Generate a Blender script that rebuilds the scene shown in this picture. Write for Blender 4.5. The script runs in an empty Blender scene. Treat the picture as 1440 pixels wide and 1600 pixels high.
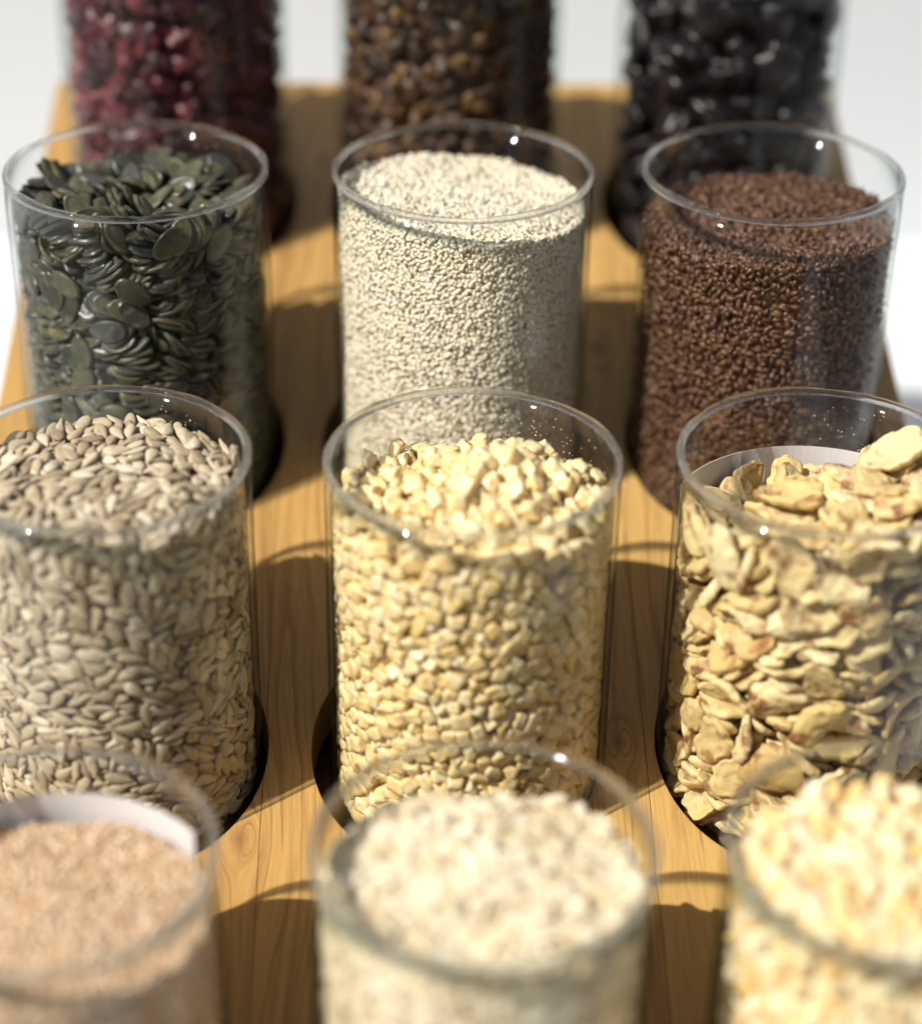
import bpy, bmesh, math, base64, zlib
import numpy as np
from mathutils import Vector, Matrix, Quaternion

# ------------------------------------------------------------------ camera, sky, sun, exposure
S = bpy.context.scene
C = S.collection
cd = bpy.data.cameras.new('camera')
cam = bpy.data.objects.new('camera', cd); C.objects.link(cam)
cam.location = (-0.0209, -0.4600, 0.3877)
cam.rotation_euler = (math.radians(59.0114), math.radians(-0.8011), math.radians(-1.3176))
cd.sensor_fit = 'VERTICAL'; cd.sensor_height = 36.0; cd.lens = 73.53
cd.clip_start = 0.01; cd.clip_end = 50
cd.dof.use_dof = True; cd.dof.focus_distance = 0.75; cd.dof.aperture_fstop = 3.1
S.camera = cam

SUN_AZ, SUN_EL = math.radians(30.0), math.radians(46.0)       # light travels towards +x, a little +y
sdir = Vector((math.cos(SUN_AZ) * math.cos(SUN_EL), math.sin(SUN_AZ) * math.cos(SUN_EL), -math.sin(SUN_EL)))
sl = bpy.data.lights.new('sun', 'SUN'); sl.energy = 5.0; sl.angle = math.radians(0.55); sl.color = (1.0, 0.955, 0.88)
sun = bpy.data.objects.new('sun', sl); C.objects.link(sun)
sun.rotation_euler = sdir.to_track_quat('-Z', 'Y').to_euler(); sun.location = (-1.5, -0.8, 1.6)

W = bpy.data.worlds.new('World'); S.world = W; W.use_nodes = True
wn = W.node_tree.nodes; bg = wn['Background']; bg.inputs['Strength'].default_value = 0.072
sky = wn.new('ShaderNodeTexSky'); sky.sky_type = 'NISHITA'; sky.sun_disc = False
sky.sun_elevation = SUN_EL; sky.sun_rotation = math.atan2(-sdir.x, -sdir.y)
sky.dust_density = 1.5; sky.ozone_density = 1.0; sky.air_density = 1.0
tint = wn.new('ShaderNodeMix'); tint.data_type = 'RGBA'; tint.blend_type = 'MULTIPLY'; tint.inputs[0].default_value = 1.0; tint.inputs[7].default_value = (1.14, 1.0, 0.86, 1)   # the camera's warm white balance
W.node_tree.links.new(sky.outputs[0], tint.inputs[6]); W.node_tree.links.new(tint.outputs[2], bg.inputs['Color'])
S.view_settings.view_transform = 'Standard'; S.view_settings.look = 'None'
S.view_settings.exposure = 0.25; S.view_settings.gamma = 1.0
S.render.engine = 'CYCLES'
cy = S.cycles
cy.max_bounces = 14; cy.transparent_max_bounces = 40; cy.transmission_bounces = 12; cy.glossy_bounces = 5; cy.diffuse_bounces = 4
cy.sample_clamp_indirect = 6.0; cy.use_denoising = True; cy.caustics_reflective = False; cy.caustics_refractive = False
cy.blur_glossy = 0.3

# ------------------------------------------------------------------ layout (metres)
PX, PY, HB, RH, SL, MHX = 0.12221, 0.14684, 0.12110, 0.05208, 0.30406, -0.0025
RO, WALL, JH = 0.0500, 0.0023, 0.1460
XL, XR, YF, YB = -0.1902, 0.1885, -0.088, 0.5285
TABLE_Z, WALL_Y = -0.190, 0.86
def board_z(y): return -HB + SL * y
OFF={(-1,2):(-.0008,-.0015),(0,2):(.0014,-.001),(1,2):(-.0019,-.0014),(-1,3):(0,.0022),(0,3):(.0019,.0008),(1,3):(-.0016,.0011),(-1,4):(-.0016,-.0003),(0,4):(.0017,.0021),(1,4):(-.0012,.0011),(-1,1):(0,0),(0,1):(-.001,0),(1,1):(.001,0)}
def jar_center(c,r):
    o=OFF[(c,r)]; y=(4-r)*PY
    return (c*PX+o[0],y+o[1],y*SL)
JARS=dict(pumpkin=(-1,2),sesame=(0,2),flax=(1,2),sunflower=(-1,3),ginger=(0,3),banana=(1,3),bran=(-1,4),oat=(0,4),puff=(1,4),cranberry=(-1,1),raisin=(0,1),prune=(1,1))
PROF=dict(
 pumpkin=lambda x,y:-1.0-.05*y+0*x,
 sunflower=lambda x,y:-.85-.06*y,
 ginger=lambda x,y:-1.45-.14*y*(y>0)+1.35*np.exp(-((x-.8)**2+(y-.3)**2)/6)+.22*np.sin(2.1*x+1)*np.sin(1.8*y+.5),
 banana=lambda x,y:-1.35-.42*y*(y>0)+.22*x+.6*np.exp(-((x-2.5)**2+(y-1.5)**2)/5),
 oat=lambda x,y:-1.5+.35*np.exp(-(x**2+y**2)/9)-.05*y,
 puff=lambda x,y:-.7-.1*y+.2*np.exp(-(x**2+y**2)/9),
 cranberry=lambda x,y:-.9+0*x, raisin=lambda x,y:-.9+0*x, prune=lambda x,y:-1.2+0*x,
 sesame=lambda x,y:-1.28-.07*x-.015*y, flax=lambda x,y:-2.05+.03*x+.1*np.exp(-(x**2+y**2)/9), bran=lambda x,y:-2.3-.12*y+.15*np.exp(-(x**2+y**2)/8))

# ---- grain shapes (centimetres), every variant its own mesh ----
def ico(n):
    t=(1+5**.5)/2
    v=[(-1,t,0),(1,t,0),(-1,-t,0),(1,-t,0),(0,-1,t),(0,1,t),(0,-1,-t),(0,1,-t),(t,0,-1),(t,0,1),(-t,0,-1),(-t,0,1)]
    f=[(0,11,5),(0,5,1),(0,1,7),(0,7,10),(0,10,11),(1,5,9),(5,11,4),(11,10,2),(10,7,6),(7,1,8),(3,9,4),(3,4,2),(3,2,6),(3,6,8),(3,8,9),(4,9,5),(2,4,11),(6,2,10),(8,6,7),(9,8,1)]
    v=[np.array(a,float)/np.linalg.norm(a) for a in v]
    for _ in range(n):
        c={};g=[]
        def mid(a,b):
            k=(min(a,b),max(a,b))
            if k not in c:
                m=v[a]+v[b]; v.append(m/np.linalg.norm(m)); c[k]=len(v)-1
            return c[k]
        for a,b,d in f:
            ab,bd,da=mid(a,b),mid(b,d),mid(d,a)
            g+=[(a,ab,da),(b,bd,ab),(d,da,bd),(ab,bd,da)]
        f=g
    return np.array(v),f
def boxgrid(n):
    """surface of the cube -1..1 as an n x n grid on each face, welded"""
    key={};v=[];f=[]
    def vid(c):
        k=tuple(int(round(a*1000)) for a in c)
        if k not in key: key[k]=len(v); v.append(c)
        return key[k]
    for ax in range(3):
        for sg in(-1,1):
            for i in range(n):
                for j in range(n):
                    q=[]
                    for a,b in((i,j),(i+1,j),(i+1,j+1),(i,j+1)):
                        c=[0.,0.,0.]; c[ax]=float(sg); c[(ax+1)%3]=-1+2*a/n; c[(ax+2)%3]=-1+2*b/n; q.append(vid(c))
                    if sg<0: q=q[::-1]
                    f+=[(q[0],q[1],q[2]),(q[0],q[2],q[3])]
    return np.array(v),f
def lumps(v,rs,amp,n=7,k=2.2):
    o=np.zeros(len(v))
    for _ in range(n):
        d=rs.normal(size=3); d/=np.linalg.norm(d)
        o+=rs.uniform(.3,1)*np.sin(k*rs.uniform(.7,1.6)*(v@d)*2+rs.uniform(0,6.3))
    return 1+amp*o/n**.5
def grain(kind,i):
    """vertices (cm) and triangles of variant i of a kind"""
    rs=np.random.RandomState(101*i+sum(map(ord,kind)))
    U=rs.uniform
    if kind=='sunflower':
        v,f=ico(2); x,y,z=v.T
        L,W,T=U(.40,.50),U(.17,.215),U(.10,.135)
        w=1-.42*np.clip(x,-1,1)-.12*x**2      # pointed at +x
        w=np.clip(w,.25,1.3)
        p=np.stack([x*L*(1+.12*(x>.8)),y*W*w,z*T*np.sqrt(w)],1)
        p[:,2]+=U(-.04,.04)*(x**2); p[:,1]+=U(-.05,.05)*x**2
        p[:,2]-=.03*np.exp(-(y/.18)**2)*(z>0)*(np.abs(x)<.8)*U(0,1)
        p*=lumps(v,rs,.05)[:,None]
    elif kind=='pumpkin':
        v,f=ico(3); x,y,z=v.T
        L,W,T=U(.70,.84),U(.42,.51),U(.09,.125)
        r=np.hypot(x,y)
        w=1-.08*x-.30*np.clip(x,0,1)**4
        prof=np.where(np.abs(z)<.28,.6,1.)
        p=np.stack([x*L,y*W*w,np.sign(z)*np.abs(z)**.8*T*prof],1)
        p[:,2]+=np.sign(z)*.035*np.exp(-((r-.86)/.07)**2)
        p[:,2]+=U(-.09,.09)*x**2+U(-.06,.06)*y**2+U(-.04,.04)*x*y
        p*=lumps(v,rs,.02,k=3)[:,None]
    elif kind=='ginger':
        v,f=boxgrid(4)
        cs=np.array([[i,j,k] for i in(-1,1) for j in(-1,1) for k in(-1,1)],float)*(1+rs.uniform(-.34,.16,(8,3)))   # a hand-cut cube: eight uneven corners
        wts=[(1+v[:,0]*(1 if i else -1))*(1+v[:,1]*(1 if j else -1))*(1+v[:,2]*(1 if k else -1))/8 for i in(0,1) for j in(0,1) for k in(0,1)]
        q=sum(w[:,None]*c for w,c in zip(wts,cs))
        q*=(1-.03*np.clip((v**2).sum(1)-1.6,0,2))[:,None]
        p=q*np.array([U(.34,.46),U(.28,.38),U(.22,.33)])*U(.62,1.12)
        p+=rs.normal(size=p.shape)*.017
    elif kind=='banana':
        v,f=ico(3); x,y,z=v.T; an=np.arctan2(y,x)
        R=U(.78,1.12)*(1+.12*np.sin(2*an+U(0,6))+.08*np.sin(3*an+U(0,6))+.055*np.sin(5*an+U(0,6))+.035*np.sin(9*an+U(0,6))+.02*np.sin(14*an+U(0,6)))
        r=np.hypot(x,y)
        th=U(.13,.19)
        p=np.stack([x*R,y*R*U(.7,1),np.sign(z)*np.abs(z)**.5*th],1)
        p[:,2]+=U(-.38,.38)*x**2+U(-.34,.34)*y**2+U(-.25,.25)*x*y
        p[:,2]+=(lumps(v,rs,1,9,5)-1)*.038
        p[:,2]+=np.sign(z)*(.05*np.exp(-((r-.8)/.15)**2)-.05*np.exp(-(r/.3)**2))*.8
        p+=rs.normal(size=p.shape)*.009
    elif kind=='prune':
        v,f=ico(3)
        l=lumps(v,rs,.10,12,3)
        cr=np.zeros(len(v))
        for _ in range(7):
            d=rs.normal(size=3); d/=np.linalg.norm(d); cr-=.10*np.exp(-((v@d-U(-.4,.4))/.12)**2)
        p=v*np.array([U(1.25,1.6),U(.9,1.15),U(.6,.8)])*(l+cr)[:,None]
    elif kind in('cranberry','raisin'):
        v,f=ico(2)
        l=lumps(v,rs,.14,12,4)
        for _ in range(5):
            d=rs.normal(size=3); d/=np.linalg.norm(d); l=l-.16*np.exp(-((v@d-U(-.5,.5))/.13)**2)
        s=(.78,.55,.34) if kind=='cranberry' else (.66,.46,.32)
        p=v*np.array(s)*U(.8,1.15)*l[:,None]; p+=rs.normal(size=p.shape)*.018
    elif kind=='oat':
        v,f=ico(1); x,y,z=v.T; an=np.arctan2(y,x)
        R=U(.38,.54)*(1+.12*np.sin(2*an+U(0,6))+.06*np.sin(5*an+U(0,6)))
        p=np.stack([x*R*1.15,y*R*.85,np.sign(z)*np.abs(z)**.6*.05],1)
        p[:,2]+=U(-.15,.15)*x**2+U(-.12,.12)*y**2+(lumps(v,rs,1,6,3)-1)*.03
    elif kind=='puff':
        v,f=ico(2)
        p=v*np.array([U(.34,.5),U(.3,.42),U(.26,.38)])*lumps(v,rs,.2,9,3.4)[:,None]
    elif kind in('sesame','flax'):
        m=8; an=2*np.pi*np.arange(m)/m; c,d=np.cos(an),np.sin(an)       # a flat drop: rim of eight points and two shallow faces
        L,W,T=(.155,.098,.05) if kind=='sesame' else (.265,.125,.06)
        ring=np.stack([c*L,d*W*(1-.32*c),0*c],1)
        p=np.concatenate([ring,[[-.1*L,0,T],[-.1*L,0,-T]]])*U(.88,1.1)
        f=[(i,(i+1)%m,m) for i in range(m)]+[((i+1)%m,i,m+1) for i in range(m)]
    elif kind=='crumb':
        v,f=ico(0)
        p=v*np.array([U(.1,.2),U(.08,.14),U(.05,.1)])*lumps(v,rs,.15,6,3)[:,None]
    return p,f

# resting places of the larger grains, settled beforehand, one list per shape variant:
# x, y, z in 0.1 mm from the rim centre, then the turn as a rotation vector in 1/20 rad; those that show largest first
PLACES = {}
PLACES_MORE = {}
PLACES['sunflower'] = [
[3,-469,-547,-6,-42,-36,-108,-457,-484,-10,-45,-39,22,-469,-661,3,-47,-40,56,-454,-126,23,-33,39,295,-367,-398,-32,28,35,68,-460,-223,24,23,-22,104,-458,-794,5,-44,-38,204,-415,-756,-11,35,-42,-35,-469,-860,-8,-42,-37,156,-436,-393,25,18,-9,65,-465,-923,-3,-41,-34,342,-322,-366,-34,32,39,194,-428,-926,-27,30,30,122,-448,-277,27,-25,29,201,-424,-1067,18,-43,-39,262,-390,-671,8,-39,-30,-36,-463,-951,28,19,-25,-170,-432,-360,28,22,-35,264,-379,-726,-13,38,-36,302,-345,-462,-6,25,-38,363,-290,-574,11,29,-13,-202,-416,-703,-17,-39,45,216,-416,-547,-14,-28,-14,294,-357,-825,-12,36,-36,245,-402,-521,-2,-35,-23,203,-424,-819,-24,-15,-3,91,-449,-350,-36,5,13,-144,-448,-907,-17,30,16,-24,-450,-120,27,-14,9,-11,-278,-81,-2,5,-9,337,-312,-810,14,25,-21,-219,-389,-372,-4,-23,39,394,-257,-1116,-37,12,32,-266,-388,-574,-5,37,22,-139,-448,-998,-28,-8,-17,-45,348,-117,10,3,-22,227,-189,-80,2,-1,30,264,-264,-89,6,-3,41,-370,-292,-1134,-32,-22,-37,-47,-202,-86,2,0,20,345,-320,-953,-31,0,21,-81,-462,-1040,-14,36,27,290,-358,-782,6,-31,-36,-188,-419,-625,33,-13,2,149,156,-95,38,-46,-7,-12,-451,-836,-2,-1,-57,407,-221,-782,-3,33,-15,184,-412,-1110,-9,31,-52,403,-227,-400,22,24,3,10,-458,-452,-2,-48,-37,-21,-452,-934,17,42,43,399,-237,-611,17,26,0,-307,-348,-656,34,-2,-23,82,-420,-102,13,34,-46,250,-378,-974,-17,33,-37,-293,-368,-833,-30,-10,-28,395,46,-96,9,-1,-59,-44,-394,-69,54,20,0,52,-436,-99,45,-1,5,-164,181,-114,2,0,40,382,-275,-330,-4,-30,-8,416,-219,-1139,-36,8,31,266,197,-109,2,4,2,-50,-450,-771,-8,3,-6,384,-261,-736,40,-16,42,109,-430,-989,18,27,-50,-266,183,-101,11,1,-45,390,-227,-1289,9,14,-32,384,-242,-631,32,-24,45],
[-70,-449,-91,17,-2,6,125,-446,-92,33,-2,10,197,-421,-157,32,-17,29,52,-459,-282,-6,-37,-37,117,-448,-520,32,7,0,419,-102,-90,13,-8,53,-147,-440,-122,27,-19,9,-101,-448,-277,-35,6,-1,-208,-415,-985,4,-35,32,71,-449,-845,-45,9,16,-22,-412,-91,-23,55,16,-31,-457,-326,18,-27,49,169,-432,-999,29,-26,37,-174,-422,-97,31,25,-24,34,-42,-83,6,1,23,146,-380,-99,-27,-40,-4,52,-450,-881,-15,56,14,96,-13,-94,1,0,-4,241,-326,-97,9,19,-32,271,-367,-138,38,-9,25,360,-292,-1172,-9,33,-29,389,-252,-512,-17,31,-34,-165,-309,-68,4,0,32,159,-328,-89,-10,14,-22,85,-446,-629,33,7,4,135,-434,-195,27,6,-3,297,-342,-121,30,17,-8,-132,341,-115,-1,-2,21,374,-261,-1046,-28,29,35,-266,-381,-143,35,7,-28,-72,-165,-89,-53,-16,-4,380,-262,-269,11,31,-6,407,-204,-107,33,-11,-38,404,-226,-217,30,15,18,-16,-51,-87,2,-2,-42,133,-120,-84,-3,-5,10,60,-446,-677,4,58,18,94,-443,-490,1,-18,-51,271,-72,-87,-50,-31,7,137,352,-122,-55,14,7,-56,117,-95,10,-4,-44,431,-22,-102,-7,2,-49,107,-217,-77,42,17,6,155,-426,-623,-6,-9,-55,134,307,-117,-58,-7,0,66,-439,-268,-5,32,52,255,-385,-806,-19,-12,5,350,-287,-639,-10,-12,7],
[108,-451,-329,4,-50,-24,25,-467,-362,-23,28,31,192,-426,-523,-26,24,27,-229,-408,-298,-21,25,11,-247,-392,-752,-33,15,-2,-113,-445,-432,-13,-28,52,-177,-427,-434,16,-25,28,154,-436,-762,-25,20,25,-123,-443,-844,28,21,-20,-220,-413,-208,-30,-23,-34,354,-217,-93,31,14,6,363,-285,-1293,27,-48,-17,152,-434,-1062,36,8,10,-272,-371,-220,26,30,-37,-98,-456,-986,-13,32,15,97,-338,-70,7,-3,-18,58,-208,-73,7,-1,-33,-219,-414,-1053,-19,26,14,-257,-197,-81,4,-11,-61,-71,-459,-811,2,40,44,-175,-426,-833,36,-6,1,230,-399,-225,-5,-33,-20,315,-343,-1258,-34,-4,21,296,-352,-500,39,17,8,-283,-368,-693,-33,10,-10,-136,-435,-319,-31,-29,-35,-117,-443,-585,3,-29,50,-193,-420,-558,-4,31,40,136,-437,-1108,42,1,4,244,-396,-865,17,-34,-45,-107,-440,-735,-1,17,55,-33,-459,-667,-19,-11,-6,307,-329,-999,21,-17,56,-227,75,-92,6,-3,-29,247,-387,-1243,-46,-6,16,174,-425,-704,7,12,2,-88,-54,-87,3,3,5,63,-454,-801,-44,4,9,370,-287,-1079,-36,17,37,408,-228,-902,-5,-31,-5,387,-172,-95,29,-23,47,363,-280,-1235,5,8,13],
[154,-440,-149,-28,26,27,106,-454,-168,18,28,-22,-14,-460,-503,24,3,-5,74,-460,-413,21,-31,38,-231,-404,-110,-1,-35,38,98,-455,-585,-11,41,41,260,-388,-263,9,32,-22,23,-448,-202,21,31,-31,-55,-462,-558,27,17,-20,210,-417,-690,3,-40,-33,-97,-250,-71,-10,-57,-9,327,-333,-258,13,-37,-33,75,-455,-768,9,-36,-49,116,-446,-888,-23,27,17,407,-228,-330,15,28,-4,18,-456,-481,-45,10,12,-319,256,-110,-52,-12,-1,-125,420,-121,-24,52,14,191,-388,-119,-19,-34,-16,-130,163,-95,3,-2,47,-174,73,-90,-52,-35,1,-82,-106,-83,-29,56,1,305,-342,-176,40,10,9,-198,325,-106,2,-2,42,310,149,-99,-21,-50,4,329,-317,-1059,16,-41,-15,138,-435,-573,-23,7,6,244,-7,-90,22,-53,0,-113,-441,-229,37,-11,-4,-105,-188,-77,-39,47,-2,183,367,-109,-44,-39,7],
[-53,-466,-157,26,24,-29,-17,-465,-289,-25,22,18,142,-447,-463,25,-27,37,179,-429,-334,-31,19,27,-39,-463,-369,-15,-34,-34,-19,-463,-443,-30,5,3,244,-395,-168,-2,-35,-27,126,-451,-651,28,17,-7,-42,-462,-628,-30,3,0,25,188,-97,10,-2,1,-95,-454,-560,11,-30,43,-94,-458,-882,22,-23,19,260,-387,-1018,-16,31,-45,225,-396,-125,-15,40,45,252,-387,-1190,-36,-5,13,-140,-446,-691,25,29,-39,-242,-402,-503,3,-34,31,140,-439,-914,-26,29,24,-192,-423,-271,-30,-16,-29,-127,-449,-240,36,0,-9,-119,-453,-771,34,1,-9,319,-333,-1166,-29,-18,2,-146,-426,-180,-14,35,23,310,-346,-644,-8,-31,-18,328,-330,-745,-36,12,30,-104,-385,-76,-45,-37,5,241,-394,-375,2,41,-27,-259,-386,-391,-15,30,16,-194,-162,-82,5,0,-24,299,-346,-330,-29,3,24,370,-281,-826,31,-29,-42,-263,-387,-870,29,29,-44,-255,-324,-72,2,2,-4,324,-332,-1111,-31,-5,18,-260,-379,-609,10,42,32,-263,-383,-926,-33,-6,-25,434,-178,-416,11,31,-5,343,-313,-1330,-29,-10,15,-58,430,-117,-5,-11,53,-73,285,-106,11,-60,3,-320,152,-113,-47,8,-6,-262,92,-102,-46,-43,0,-195,-420,-901,39,3,-17,-159,8,-88,3,-5,-56,-226,-287,-77,-17,47,0,338,-306,-1246,22,-42,-17,36,-361,-68,-8,-1,-49,262,-371,-1080,5,14,-42,440,-150,-254,-36,-3,32,-339,-315,-1047,1,37,19,-37,44,-89,-18,58,-10,434,-164,-540,20,-31,-26,323,-281,-109,-24,-26,7,274,-368,-431,38,-6,37,-249,-386,-1020,-13,27,14,448,-135,-132,-37,16,-43,-170,-422,-285,-26,16,-2,136,-233,-75,-20,55,-13,-148,-429,-858,-2,-46,40,-211,148,-94,-2,-2,32,-19,50,-106,4,58,1,429,-190,-904,-40,13,-45,-22,-447,-1039,-19,-6,-7,385,-242,-117,-4,36,-11],
[-96,-455,-165,-28,21,15,-7,-466,-185,19,26,-18,239,-380,-95,-33,-7,3,-99,-454,-362,-17,31,22,213,-414,-247,-16,-28,-20,44,-462,-1006,-32,3,6,359,-292,-446,-34,35,38,296,-350,-215,10,-38,-36,351,-297,-104,-9,27,-32,43,-456,-581,-41,-9,-10,-191,-415,-177,27,18,-25,-189,-389,-71,5,7,-57,336,-311,-129,27,-29,46,419,-204,-167,25,7,23,-343,292,-106,24,-55,-16,25,-236,-77,2,1,-22,33,-463,-1052,-32,-5,-4,-145,-151,-78,-3,7,-38,285,-367,-964,-7,-32,-23,183,-300,-71,-2,2,-19,214,-413,-355,5,37,-17,86,53,-93,0,2,-6,-92,212,-106,-3,7,-34,-158,-52,-94,-4,-61,-5,-175,-431,-646,16,47,-34,149,-431,-438,1,-37,-43,422,-198,-696,19,17,16,205,-404,-805,28,15,8,73,281,-105,-24,57,-1,334,-312,-217,-3,40,-28,195,-404,-616,-2,4,4,-235,291,-110,0,-1,-23,-103,89,-98,52,30,2,25,-451,-756,14,47,-26,-307,-96,-83,2,59,1,215,49,-99,47,40,-2,174,-420,-280,-14,-23,-29,10,338,-109,-54,33,1,96,-397,-91,7,1,-7,449,-122,-846,-20,-26,10,102,-114,-78,36,-49,2,52,346,-111,-41,40,-4,-28,-143,-95,1,16,-54,290,251,-101,-43,-44,6,-52,-316,-83,1,-4,-57,-43,-450,-378,-35,-1,-3],
]
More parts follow.
